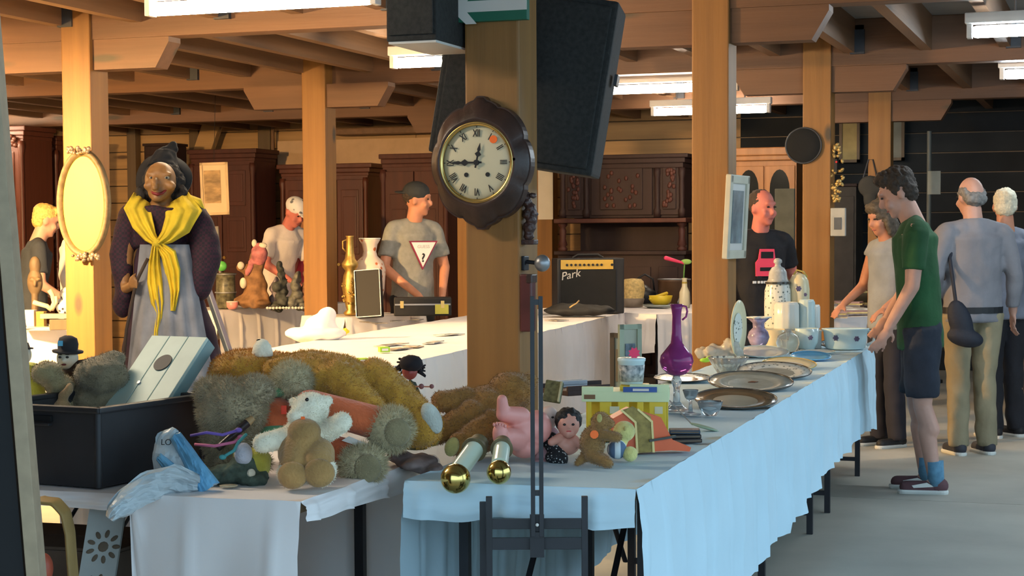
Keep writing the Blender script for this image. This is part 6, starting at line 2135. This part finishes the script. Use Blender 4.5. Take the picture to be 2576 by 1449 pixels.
# ================================================================ the witch figure
t = Trace(U(418, 7.5, 0))
s = t.s
w = t.empty('witch_figure', 'life-size witch figure in black hat, yellow shawl and grey apron holding a stick', 'figure')
W_SK = mat('witch_skin', (.30, .14, .045), .5, var=.15, scale=30)
W_BLK = mat('black_velvet', (.010, .010, .012), .9, var=.3)
W_PUR = checker('dark_purple_check', (.045, .010, .022), (.016, .010, .016), 90)
W_YEL = mat('yellow_shawl', (.74, .52, .03), .85, var=.25, scale=9, bump=.4, bscale=30)
W_GRY = mat('grey_blue_apron', (.24, .24, .26), .9, var=.3, scale=8, bump=.3, bscale=20)
mb = MB()
mb.ell(t(404, 455, -.02), (40 * s, .075, 48 * s)).ell(t(398, 485, -.055), (26 * s, .04, 22 * s)).ell(t(394, 498, -.075), (14 * s, .025, 12 * s))
mb.ell(t(391, 460, -.105), (9 * s, .04, 16 * s)).ell(t(389, 472, -.140), (7.5 * s, .020, 9 * s))
for q in (-1, 1):
    mb.ell(t(402 + q * 26, 468, -.065), (15 * s, .025, 12 * s)).ell(t(400 + q * 20, 438, -.075), (15 * s, .015, 5 * s))
mb.cap(t(408, 490, 0), t(410, 540, .02), 26 * s, 34 * s)
mb.ell(t(336, 712, -.14), (13 * s, .025, 17 * s))
for k_ in range(4):
    mb.cap(t(330, 701 + k_ * 7, -.155), t(344, 703 + k_ * 7, -.17), .0085, .007, seg=8)
mb.cap(t(330, 700, -.14), t(340, 690, -.165), .009, .007, seg=8)
mb.cap(t(336, 716, -.13), t(312, 730, -.06), 12 * s, 12 * s)
mb.cap(t(312, 730, -.06), t(320, 560, .0), 14 * s, 26 * s).cap(t(320, 560, 0), t(410, 540, .02), 26 * s, 40 * s).cap(t(410, 540, .02), t(410, 640, .02), 44 * s, 40 * s)
blob('body', mb, W_SK, .007, w, 3)
mb = MB()
for q in (-1, 1):
    MB().ell(t(401 + q * 19, 447, -.080), (6.5 * s, .008, 4 * s)).build('eye', mat('pale_eye', (.30, .28, .22), .3), w, smooth=True)
    MB().ell(t(400 + q * 19, 447, -.0875), (2.6 * s, .002, 2.8 * s)).build('pupil', M['ink'], w, smooth=True)
MB().tube([t(u, v, dy) for u, v, dy in ((376, 478, -.07), (386, 486, -.092), (396, 489, -.098), (408, 486, -.092), (420, 476, -.072))], lambda q: .0035 + .004 * math.sin(q * 3.14), 6).build('mouth', mat('witch_lips', (.22, .02, .02), .5), w, smooth=True)
mb = MB().ell(t(412, 460, .03), (54 * s, .07, 55 * s)).ell(t(356, 490, .0), (16 * s, .03, 26 * s)).ell(t(456, 490, .0), (16 * s, .03, 24 * s))
blob('hair', mb, mat('black_hair', (.018, .014, .012), .8, var=.5, bump=.6), .006, w, 1, disp=(.012, 50, 3))
Rb = Euler((rad(68), rad(-4), 0)).to_matrix()
MB().lathe([(.02, .0), (.075, .0), (.122, -.022), (.122, -.014), (.075, .010), (.02, .012)], c=t(408, 448, .045), seg=36, R=Rb, ripple=lambda a, i: .04 * math.cos(a * 3)).build('hat_brim', W_BLK, w, smooth=True)
mb = MB().frustum(t(410, 430, .06), t(418, 388, .10), (44 * s, .075), (28 * s, .05)).cap(t(418, 390, .10), t(434, 368, .11), 26 * s, 12 * s).cap(t(434, 368, .11), t(442, 376, .10), 11 * s, 8 * s)
blob('hat_crown', mb, W_BLK, .007, w, 3, disp=(.008, 30, 5))
mb = MB()
mb.frustum(t(408, 520, .0), t(405, 625, .0), (80 * s, .10), (60 * s, .09))
mb.ell(t(330, 545, .0), (34 * s, .06, 34 * s)).ell(t(492, 545, .0), (34 * s, .06, 34 * s))
mb.cap(t(322, 560, .0), t(304, 640, -.02), 30 * s, 30 * s).cap(t(304, 640, -.02), t(312, 745, -.05), 30 * s, 22 * s).ell(t(308, 760, -.03), (24 * s, .05, 40 * s))
mb.cap(t(500, 560, .0), t(520, 640, -.02), 36 * s, 40 * s).cap(t(520, 640, -.02), t(500, 725, -.05), 40 * s, 34 * s)
blob('jacket', mb, W_PUR, .010, w, 3, disp=(.008, 16, 2))
mb = MB().frustum(t(412, 610, .0), t(430, 900, .0), (62 * s, .09), (128 * s, .17))
lo = t(436, 900, .0); lo2 = Vector((lo.x, lo.y, .02))
mb.frustum(lo, lo2, (128 * s, .17), (160 * s, .24))
sk = mb
blob('skirt', sk, mat('dark_purple_skirt', (.035, .014, .026), .9, var=.4), .014, w, 3, disp=(.016, 12, 4))
mb = MB()
rows = []
for i in range(15):
    q = i / 14
    v = 615 + q * 420
    hw = 62 + q * 60
    row = []
    for j in range(25):
        x = j / 24 * 2 - 1
        fold = .012 * math.sin(x * 17 + q * 1.5) * (.3 + q)
        row.append(t(414 + q * 18 + x * hw, v, -(.115 + .15 * q) * math.sqrt(max(0, 1 - .75 * x * x)) - fold - .012))
    rows.append(row)
mb.grid(rows)
mb.build('apron', W_GRY, w, smooth=True)
def shawl(name, path, th=.02, seed=1):
    mb = MB()
    rows = []
    for i, (u, v, dy, hw) in enumerate(path):
        a, b = path[max(0, i - 1)], path[min(len(path) - 1, i + 1)]
        tx, ty = b[0] - a[0], b[1] - a[1]
        L = math.hypot(tx, ty) or 1
        nx, ny = -ty / L, tx / L
        row = []
        for j in range(17):
            x = j / 16 * 2 - 1
            f_ = .010 * math.sin(x * 9 + i * .7 + seed)
            row.append(t(u + nx * hw * x, v + ny * hw * x, dy - th * (1 - x * x) + f_))
        rows.append(row)
    # resample smoothly
    mb.grid(rows)
    bmesh.ops.subdivide_edges(mb.bm, edges=mb.bm.edges[:], cuts=1, use_grid_fill=True, smooth=.6)
    ob = mb.build(name, W_YEL, w, smooth=True)
    md = ob.modifiers.new('thickness', 'SOLIDIFY'); md.thickness = .006
    return ob
shawl('shawl_side', [(362, 500, .0, 30), (345, 525, -.08, 34), (358, 562, -.125, 27), (378, 596, -.135, 17), (394, 612, -.14, 9)], .03, 1)
shawl('shawl_side', [(444, 500, .0, 34), (462, 530, -.08, 46), (446, 566, -.125, 36), (420, 596, -.135, 20), (398, 612, -.14, 9)], .035, 2)
shawl('shawl_shoulder', [(440, 498, .04, 22), (480, 530, -.03, 40), (500, 552, .02, 26)], .03, 5)
MB().ell(t(395, 612, -.155), (12 * s, .022, 13 * s)).disp(.006, 60).build('shawl_knot', W_YEL, w, smooth=True)
shawl('shawl_tail', [(392, 615, -.155, 8), (388, 660, -.15, 15), (390, 710, -.16, 20), (396, 760, -.17, 17), (400, 790, -.175, 8), (394, 830, -.19, 6), (390, 870, -.20, 7)], .012, 3)
shawl('shawl_tail', [(400, 615, -.155, 9), (424, 640, -.16, 20), (434, 680, -.16, 20), (438, 730, -.17, 14), (434, 782, -.18, 4)], .012, 4)
MB().tube([t(u, v, dy) for u, v, dy in ((372, 650, -.16), (352, 690, -.17), (342, 712, -.165), (330, 770, -.16), (318, 830, -.16), (306, 960, -.17))], .007, 8).build('stick', mat('dark_stick', (.05, .03, .02), .7), w, smooth=True)
MB().ell(t(482, 742, -.10), (11 * s, .01, 4 * s)).build('bracelet', M['sign_white'], w, smooth=True)
# pale-edged board leaning behind the witch
t2 = Trace(U(545, 7.72, 0))
o = t2.empty('leaning_board', 'thin grey board with pale edge leaning behind the witch', 'board')
a, b = t2(508, 700, .0), t2(578, 905, -.1)
ln = b - a
b2 = a + ln * (a.z / -ln.z)
ax_ = (a - b2).normalized(); xx = Vector((ax_.z, 0, -ax_.x)).normalized()
Rp = Matrix((xx, ax_.cross(xx), ax_)).transposed()
MB().box((a + b2) / 2, (.016, .02, (a - b2).length), rot=Rp, bev=.002).build('pale_edge', mat('cream_edge_strip', (.62, .52, .36), .6), o)
MB().box((a + b2) / 2 + Vector((0, .06, 0)), (.012, .10, (a - b2).length * .98), rot=Rp).build('board', mat('violet_grey_board', (.16, .12, .15), .7), o)

# ================================================================ things on the long middle table
ZM = TM + .012


def on_m(u, v): return G(u, v, ZM)


# guitar amplifier
p = U(1486, 13.45, ZM); s = 13.45 / FPX
amp = E('guitar_amplifier', p, YAW + rad(8), 'black guitar amplifier with gold control panel', 'amplifier')
wA, hA, dA = 172 * s, 140 * s, .26
MB().box((0, dA / 2, hA / 2), (wA, dA, hA), bev=.012).build('cabinet', mat('black_vinyl', (.014, .014, .016), .5, bump=.2, bscale=300), amp)
MB().box((-.02, -.004, hA * .42), (wA * .82, .012, hA * .74), bev=.003).build('grille', mat('black_grille_cloth', (.012, .013, .014), .9, bump=.4, bscale=400), amp)
MB().box((-.03, -.005, hA * .885), (wA * .78, .012, hA * .17), bev=.003).build('control_panel', mat('gold_panel', (.55, .36, .06), .35, var=.1), amp)
for k in range(9):
    MB().cyl((-wA * .36 + k * wA * .064, -.022, hA * .88), (-wA * .36 + k * wA * .064, -.008, hA * .88), .010, .008, seg=10).build('knob', M['ink'], amp)
MB().cyl((wA * .31, -.02, hA * .88), (wA * .31, -.008, hA * .88), .010, seg=10).build('knob', M['ink'], amp)
text_mesh('name_plate', 'Park', .085, M['sign_white'], amp, (-wA * .31, -.012, hA * .70), (rad(90), rad(-12), 0), .002, shear=.3)
MB().tube([(-.12, dA * .5, hA), (-.08, dA * .5, hA + .025), (.08, dA * .5, hA + .025), (.12, dA * .5, hA)], .01).build('carrying_handle', M['ink'], amp)
# black soft bag in front of it
p = U(1455, 13.05, ZM); s = 13.05 / FPX
o = E('soft_bag', p, YAW, 'flat black cloth bag lying in front of the amplifier', 'bag')
blob('bag_body', MB().ell((.0, 0, .045), (92 * s, .13, .042)).ell((-.08, 0, .05), (50 * s, .11, .05)).ell((.10, 0, .045), (60 * s, .12, .04)), mat('black_nylon', (.02, .021, .022), .7, var=.3), .009, o, 3, disp=(.012, 14, 2))
MB().tube([(-.07, -.12, .07), (-.05, -.135, .085), (-.02, -.12, .10), (.0, -.10, .12)], .006).build('drawstring', mat('tan_cord', (.40, .28, .12), .7), o, smooth=True)
# closed case with brass corner, in front of the man
p = U(1062, 13.15, ZM); s = 13.15 / FPX
o = E('instrument_case', p, YAW + rad(3), 'black instrument case with metal strip and yellow label', 'case')
MB().box((0, .12, 24 * s), (145 * s, .24, 46 * s), bev=.008).build('case_body', mat('black_case', (.006, .006, .007), .6), o)
MB().box((.0, -.002, 30 * s), (140 * s, .008, 4 * s)).build('metal_strip', M['metal'], o)
for x in (-52, 50): MB().box((x * s, -.006, 30 * s), (9 * s, .010, 18 * s), bev=.001).build('latch', M['brass'], o)
MB().box((48 * s, -.008, 18 * s), (34 * s, .004, 24 * s)).build('yellow_label', mat('yellow_green_label', (.52, .50, .08), .6), o)
# upright open case
p = U(926, 13.14, ZM); s = 13.14 / FPX
o = E('instrument_case', p, YAW + rad(-8), 'black upright case with bright metal rim beside the vases', 'case')
R = Euler((rad(-8), rad(-4), 0)).to_matrix()
MB().box(R @ Vector((0, .05, 60 * s)), (66 * s, .09, 122 * s), rot=R, bev=.012).build('case_body', mat('black_case', (.013,) * 3), o)
mb = MB()
for q in (-1, 1):
    mb.box(R @ Vector((q * 32 * s, -.0, 60 * s)), (.006, .012, 118 * s), rot=R).box(R @ Vector((0, -.0, 60 * s + q * 59 * s)), (64 * s, .012, .006), rot=R)
mb.build('metal_rim', M['metal'], o)
# brass vessel and painted vase
def vase(u, d, prof, name, label, m, cat='vase', extra=None):
    p = U(u, d, ZM); s = d / FPX
    o = E(name, p, YAW, label, cat)
    MB().lathe([(r * s, h * s) for r, h in prof], seg=28).build('body', m, o, smooth=True)
    return o, s
BR2 = mat('warm_brass', (.45, .30, .09), .45, metal=.9, var=.25, scale=30)
o, s = vase(880, 13.42, [(14, 0), (18, 6), (10, 14), (16, 40), (21, 70), (17, 100), (12, 112), (20, 122), (21, 130), (13, 142), (10, 160), (9, 196), (11, 200), (8, 200)], 'brass_vessel', 'tall chased brass vessel beside the bright post', BR2, 'vessel')
MB().tube([Vector((x, 0, z)) * s for x, z in ((-9, 190), (-18, 186), (-18, 168), (-10, 160))], 2 * s).build('handle', BR2, o, smooth=True)
rr = random.Random(6)
mb = MB()
for k in range(40):
    a, z = rr.uniform(0, 6.28), rr.uniform(30, 95)
    r = 16 + 5 * math.sin((z - 30) / 65 * 3.14)
    mb.ell(Vector((r * math.cos(a), r * math.sin(a), z)) * s, 3.2 * s, seg=7, rings=5)
mb.build('chasing', M['brass'], o, smooth=True)['kind'] = 'stuff'
o, s = vase(930, 13.6, [(20, 0), (24, 6), (36, 60), (40, 110), (34, 132), (19, 146), (16, 158), (20, 176), (26, 186), (26, 190), (22, 188)], 'painted_vase', 'orange and white painted vase with flared neck', checker('orange_painted_china', (.72, .58, .48), (.50, .14, .05), 16, .2, 'VORONOI'))
MB().tube([Vector((26 * math.cos(a), 26 * math.sin(a), 190)) * s for a in [2 * math.pi * i / 28 for i in range(28)]], 2 * s, 6, True).build('rim', M['milk'], o, smooth=True)
# white bundle and papers on the bright cloth
p = on_m(795, 852); s = depth(p) / FPX
o = E('cloth_bundle', p, YAW, 'bunched-up white cloth on the bright table', 'cloth')
blob('folds', MB().ell((0, 0, .03), (80 * s, .12, .05)).ell((.03, 0, .07), (42 * s, .09, .08)).ell((.06, .02, .12), (26 * s, .07, .07)), M['cloth'], .01, o, 3, disp=(.012, 16, 3))
rr = random.Random(14)
PAPERS = [mat('paper_%d' % i, c, .6, var=.5, scale=30) for i, c in enumerate(((.35, .33, .30), (.18, .17, .16), (.45, .36, .25), (.30, .34, .36)))]
for i, (u, v, lb) in enumerate(((985, 868, 'grey'), (1000, 878, 'dark'), (1040, 872, 'tan'), (1090, 862, 'faded'), (1000, 808, 'curled grey'), (1045, 806, 'curled dark'), (940, 812, 'small pale'), (1130, 842, 'bluish'), (1400, 806, 'grey torn'))):
    p = on_m(u, v); s = depth(p) / FPX
    o = E('printed_card', p, YAW + rr.uniform(-.8, .8), lb + ' printed card lying on the bright white cloth', 'card', 'cards on the bright table')
    w_, h_ = rr.uniform(26, 44) * s, rr.uniform(.14, .24)
    MB().box((0, 0, .002), (w_, h_, .004), rot=Euler((rr.uniform(-.04, .04), rr.uniform(-.06, .06), 0))).build('card', PAPERS[i % 4], o)
    MB().box((0, 0, .0048), (w_ * .7, h_ * .6, .0012)).build('print', PAPERS[(i + 1) % 4], o)
for (u, v, c, lb, nm) in ((966, 886, (.35, .62, .04), 'lime-green box on the bright table', 'small_box'), (912, 914, (.45, .66, .05), 'lime-yellow packet behind the golden bear', 'small_box'), (866, 842, (.80, .55, .03), 'yellow flower-shaped toy on the bright table', 'small_toy')):
    p = on_m(u, v); s = depth(p) / FPX
    o = E(nm, p, YAW + .3, lb, 'box' if nm == 'small_box' else 'toy')
    m_ = mat(nm + str(u), c, .5)
    if nm == 'small_box':
        MB().box((0, 0, 7 * s), (26 * s, .05, 13 * s), bev=.002).build('carton', m_, o)
        MB().box((0, -.026, 7 * s), (16 * s, .002, 6 * s)).build('label', M['milk'], o)
    else:
        mb = MB()
        for k in range(5):
            mb.ell((9 * s * math.cos(k * 1.256), -.01 * math.sin(k * 1.256), 8 * s + 5 * s * math.sin(k * 1.256)), 5 * s)
        blob('petals', mb, m_, .005, o, 1)

# ================================================================ far table with yellow bowl (below the sideboard)
def on_d(u, d): return U(u, d, ZM)
p = on_d(1662, 14.6); s = 14.6 / FPX
o = E('yellow_bowl', p, YAW, 'bright yellow bowl with a slice-shaped ladle on a grey dish', 'bowl')
MB().lathe([(34 * s, 0), (44 * s, 4 * s), (46 * s, 8 * s), (30 * s, 6 * s), (0, 6 * s)], seg=30).build('grey_dish', M['greyplate'], o, smooth=True)
MB().lathe([(16 * s, 6 * s), (26 * s, 14 * s), (30 * s, 30 * s), (27 * s, 30 * s), (20 * s, 14 * s), (0, 12 * s)], seg=30).build('bowl', M['ytoy'], o, smooth=True)
MB().cap((-26 * s, -.03, 22 * s), (14 * s, -.03, 36 * s), 5 * s, 4 * s).build('ladle', M['ytoy'], o, smooth=True)
p = on_d(1592, 14.75); s = 14.75 / FPX
o = E('wicker_basket', p, YAW, 'pale wicker basket beside the amplifier', 'basket')
MB().lathe([(24 * s, 0), (28 * s, 20 * s), (26 * s, 22 * s), (30 * s, 44 * s), (26 * s, 64 * s), (20 * s, 70 * s), (0, 72 * s)], seg=30, ripple=lambda a, i: .03 * math.cos(a * 14)).build('basket_body', mat('pale_wicker', (.55, .40, .16), .8, var=.3, scale=50), o, smooth=True)
MB().lathe([(24.5 * s, 0), (29 * s, 20 * s), (27 * s, 22 * s), (0, 20 * s)], seg=30).build('lower_band', mat('grey_wicker', (.22, .18, .14), .8), o, smooth=True)
p = on_d(1696, 15.0); s = 15.0 / FPX
o = E('copper_pot', p, YAW, 'dark brown copper pot with metal rim on the far table', 'pot')
MB().lathe([(40 * s, 0), (42 * s, 6 * s), (40 * s, 60 * s), (42 * s, 66 * s), (38 * s, 66 * s), (36 * s, 10 * s), (0, 8 * s)], seg=30).build('pot_body', mat('brown_copper', (.10, .055, .03), .4, metal=.4), o, smooth=True)
MB().tube([Vector((41 * math.cos(a), 41 * math.sin(a), 66)) * s for a in [2 * math.pi * i / 30 for i in range(30)]], 1.5 * s, 6, True).build('rim', M['metal'], o, smooth=True)
p = on_d(1622, 15.1); s = 15.1 / FPX
o = E('iron_kettle', p, YAW, 'black iron kettle with handle between the basket and the copper pot', 'kettle')
MB().lathe([(20 * s, 0), (30 * s, 14 * s), (28 * s, 34 * s), (14 * s, 44 * s), (4 * s, 50 * s), (0, 52 * s)], seg=24).build('kettle_body', M['black'], o, smooth=True)
MB().tube([Vector((x, 0, z)) * s for x, z in ((-24, 36), (-20, 66), (0, 78), (20, 66), (24, 36))], 2.5 * s).build('handle', M['black'], o, smooth=True)
MB().cap(Vector((26, 0, 20)) * s, Vector((42, 0, 40)) * s, 4 * s, 3 * s).build('spout', M['black'], o, smooth=True)
p = on_d(1722, 14.45); s = 14.45 / FPX
o = E('white_bottle', p, YAW, 'white ceramic bottle beside the picture-frame post', 'bottle')
MB().lathe([(13 * s, 0), (14 * s, 4 * s), (13 * s, 40 * s), (7 * s, 54 * s), (6 * s, 72 * s), (8 * s, 75 * s), (0, 76 * s)], seg=24).build('bottle_body', M['cream'], o, smooth=True)
MB().lathe([(6.5 * s, 60 * s), (7 * s, 66 * s), (0, 66 * s)], seg=16).build('collar', M['goldrim'], o)
p = on_d(1716, 14.8); s = 14.8 / FPX
o = E('flower_stem', p, YAW, 'artificial flower with long pink petal and green leaf', 'artificial flower')
MB().cyl((0, 0, 0), (.02, 0, 108 * s), .006, seg=6).build('stem', mat('green_stem', (.12, .30, .06), .6), o)
MB().cap((.02, 0, 108 * s), (-42 * s, -.05, 122 * s), 3 * s, 5.5 * s).build('pink_petal', mat('hot_pink', (.85, .06, .16), .5), o, smooth=True)
MB().ell((10 * s, 0, 112 * s), (14 * s, .02, 7 * s)).build('leaf', mat('light_green_leaf', (.30, .52, .12), .6), o, smooth=True)
MB().lathe([(10 * s, 0), (12 * s, 10 * s), (7 * s, 30 * s), (0, 30 * s)], seg=16).build('vase', M['clear'], o, smooth=True)

# ================================================================ statues on the left back table
ZB = TM + .012
t = Trace(U(636, 14.8, ZB))
o = t.empty('wooden_statue', 'tall carved wooden tree-spirit statue with pink and pale paint', 'statue')
s = t.s
rr = random.Random(3)
mb = MB()
mb.frustum(t(640, 774, 0), t(640, 680, 0), (30 * s, .10), (22 * s, .08)).cap(t(640, 690, 0), t(652, 630, 0), 22 * s, 16 * s).cap(t(640, 690, 0), t(606, 672, 0), 15 * s, 12 * s).cap(t(655, 700, 0), t(668, 760, -.02), 14 * s, 10 * s).ell(t(622, 758, 0), (34 * s, .1, 16 * s)).ell(t(660, 762, -.03), (26 * s, .1, 12 * s))
blob('trunk', mb, mat('carved_brown', (.22, .11, .045), .7, var=.5, scale=14), .012, o, 2, disp=(.02, 14, 4))
mb = MB().ell(t(652, 640, -.04), (22 * s, .06, 30 * s)).cap(t(632, 660, -.05), t(622, 690, -.07), 8 * s, 6 * s)
blob('pink_figure', mb, mat('faded_pink_paint', (.42, .14, .15), .7, var=.4, scale=20), .010, o, 2, disp=(.014, 20, 2))
mb = MB()
for (u, v, a, b_) in ((606, 668, 9, 10), (612, 712, 9, 14), (640, 612, 7, 10), (660, 618, 12, 8)):
    mb.ell(t(u, v, -.05), (a * s, .03, b_ * s))
mb.build('pale_leaf', mat('pale_leaf_paint', (.66, .60, .48), .6, var=.2), o, smooth=True)['kind'] = 'stuff'
for (u, v, hw, hh, lb, c, sd) in ((705, 778, 24, 66, 'dark grey gnarled figurine beside the wooden statue', (.06, .065, .06), 1), (742, 780, 26, 50, 'speckled grey rock-like figurine near the bright post', (.16, .16, .14), 2), (770, 778, 18, 62, 'reddish carved figurine half behind the bright post', (.20, .10, .07), 3), (690, 770, 16, 40, 'mauve-grey small figurine at the front of the statue table', (.20, .17, .20), 4)):
    t = Trace(U(u, 14.72 + .05 * sd, ZB))
    o = t.empty('figurine', lb, 'figurine', 'carved figurines')
    rr = random.Random(sd); s = t.s
    mb = MB()
    for k in range(9):
        q = k / 8
        mb.ell(Vector((rr.uniform(-.5, .5) * hw * s * (1 - q * .5), rr.uniform(-.04, .04), (6 + q * hh * 1.5) * s)), (hw * .6 * s * (1.2 - .7 * q), .06, 14 * s))
    blob('carving', mb, mat('figurine_stone_%d' % sd, c, .7, var=.5, scale=24), .010, o, 1, disp=(.02, 22, sd))
    MB().cyl((0, 0, 0), (0, 0, .012), hw * .9 * s, seg=14).build('base', M['studdark'], o)
# small white beads row
t = Trace(U(720, 14.62, ZB)); s = t.s
o = t.empty('bead_string', 'row of small white shells along the edge of the statue table', 'shells')
for k in range(14):
    MB().ell(Vector(((-50 + k * 8) * s, rr.uniform(-.02, .02), 3.5 * s)), (4 * s, .014, 3.5 * s), seg=8, rings=6).build('shell', M['milk'], o, smooth=True)
# lidded pots, ladle and pink bowl on the left end
t = Trace(U(566, 14.9, ZB)); s = t.s
o = t.empty('mosaic_pot', 'dark mosaic pot with pale bands at the end of the statue table', 'pot')
MB().lathe([(24 * s, 0), (25 * s, 4 * s), (25 * s, 38 * s), (27 * s, 40 * s), (25 * s, 44 * s), (24 * s, 84 * s), (26 * s, 88 * s), (0, 90 * s)], seg=24).build('pot_body', mat('mosaic_dark', (.10, .095, .06), .4, var=.7, scale=30), o, smooth=True)
for z in (40, 86):
    MB().tube([Vector((26 * math.cos(a), 26 * math.sin(a), z)) * s for a in [2 * math.pi * i / 24 for i in range(24)]], 2 * s, 6, True).build('band', M['metal'], o, smooth=True)
t = Trace(U(552, 15.0, ZB)); s = t.s
o = t.empty('green_ladle', 'long-handled ladle with green bowl standing on the statue table', 'ladle')
MB().cyl(Vector((6, 0, 0)) * s, Vector((-6, 0, 205)) * s, 3 * s, 4.5 * s, seg=8).build('handle', mat('grey_wood_handle', (.22, .20, .18), .6), o)
MB().ell(Vector((6, -6, 105)) * s, (13 * s, .03, 13 * s)).build('bowl', mat('green_enamel', (.10, .42, .08), .4), o, smooth=True)
MB().cyl((0, 0, 0), (0, 0, .02), 14 * s).build('foot', M['black'], o)
t = Trace(U(582, 14.7, ZB)); s = t.s
o = t.empty('pink_bowl', 'small pink china bowl at the corner of the statue table', 'bowl')
MB().lathe([(9 * s, 0), (14 * s, 6 * s), (15 * s, 18 * s), (12 * s, 20 * s), (0, 20 * s)], seg=20).build('bowl_body', mat('pink_china', (.72, .26, .24), .3), o, smooth=True)
MB().tube([Vector((14 * math.cos(a), 14 * math.sin(a), 19)) * s for a in [2 * math.pi * i / 20 for i in range(20)]], 1.3 * s, 6, True).build('rim', M['milk'], o, smooth=True)

# ================================================================ oddments in front of the blond boy
ZA = TM + .012
t = Trace(U(88, 11.8, ZA)); s = t.s
o = t.empty('carved_mask', 'dark carved wooden mask on a stand in front of the blond boy', 'mask')
mb = MB().ell(t(88, 710, 0), (20 * s, .04, 34 * s)).ell(t(88, 668, 0), (15 * s, .03, 24 * s)).ell(t(88, 712, -.045), (5 * s, .015, 10 * s)).ell(t(80, 702, -.04), (6 * s, .01, 4 * s)).ell(t(97, 702, -.04), (6 * s, .01, 4 * s)).cap(t(88, 740, 0), t(88, 800, 0), 9 * s, 9 * s)
blob('mask_face', mb, mat('mask_wood', (.11, .075, .04), .6, var=.4), .007, o, 1)
MB().box((0, 0, .012), (50 * s, .12, .024), bev=.004).build('base', M['studdark'], o)
t = Trace(U(145, 11.3, ZA)); s = t.s
o = t.empty('antler', 'forked pale antler mounted on a dark board', 'antler')
MB().tube([t(u, v, 0) for u, v in ((130, 780), (118, 770), (96, 764), (84, 760))], 6 * s).tube([t(u, v, 0) for u, v in ((128, 780), (136, 762), (132, 742), (124, 730))], 6 * s).tube([t(u, v, 0) for u, v in ((130, 780), (142, 760), (140, 745))], 5 * s).build('horn', mat('bone', (.46, .40, .28), .6), o, smooth=True)
MB().box(t(140, 795, 0), (70 * s, .09, 12 * s), bev=.003).build('mount', mat('grey_wood_mount', (.30, .28, .25), .7), o)
MB().box(t(150, 816, 0), (44 * s, .08, 26 * s), bev=.003).build('mount_block', M['studdark'], o)
for (u, w_, h_, c, lb) in ((72, 26, 46, (.75, .74, .70), 'white carton in front of the blond boy'), (100, 20, 42, (.32, .19, .05), 'small brown carton beside the white carton'), (172, 24, 30, (.10, .08, .06), 'dark little chest beside the bright left post')):
    t = Trace(U(u, 11.65, ZA)); s = t.s
    o = t.empty('carton', lb, 'box')
    MB().box((0, 0, h_ / 2 * s), (w_ * s, .07, h_ * s), bev=.002).build('carton_body', mat('carton_%d' % u, c, .7), o)
    MB().box((0, 0, h_ * s), (w_ * 1.03 * s, .073, .006)).build('lid', mat('carton_%d' % u, c), o)
t = Trace(U(96, 11.45, ZA)); s = t.s
o = t.empty('paper_stack', 'loose white papers at the edge of the stall', 'papers')
for k in range(3):
    MB().box((k * .01, 0, .004 + k * .007), (80 * s, .16, .005), rot=.15 * (k - 1)).build('sheet', M['milk'], o)
t = Trace(U(168, 12.05, ZA)); s = t.s
o = t.empty('china_figure', 'white and black spotted china figure on the stall', 'figurine')
blob('body', MB().ell(t(166, 740, 0), (16 * s, .05, 18 * s)).ell(t(160, 770, 0), (20 * s, .06, 22 * s)).ell(t(165, 800, 0), (18 * s, .06, 24 * s)), checker('spotted_china', (.70, .70, .70), (.05, .05, .06), 30, .3, 'VORONOI'), .008, o, 2)
for m_ in ('red_apple', ):
    t = Trace(U(50, 11.6, ZA)); s = t.s
    o = t.empty('red_ball', 'small red ball beside the white carton', 'ball')
    MB().ell((0, 0, 9 * s), 9 * s).build('ball_body', M['red'], o, smooth=True)
    MB().cyl((0, 0, 17 * s), (0, 0, 20 * s), 1.5 * s).build('stem', M['ink'], o)

bpy.data.scenes.remove(TMP)
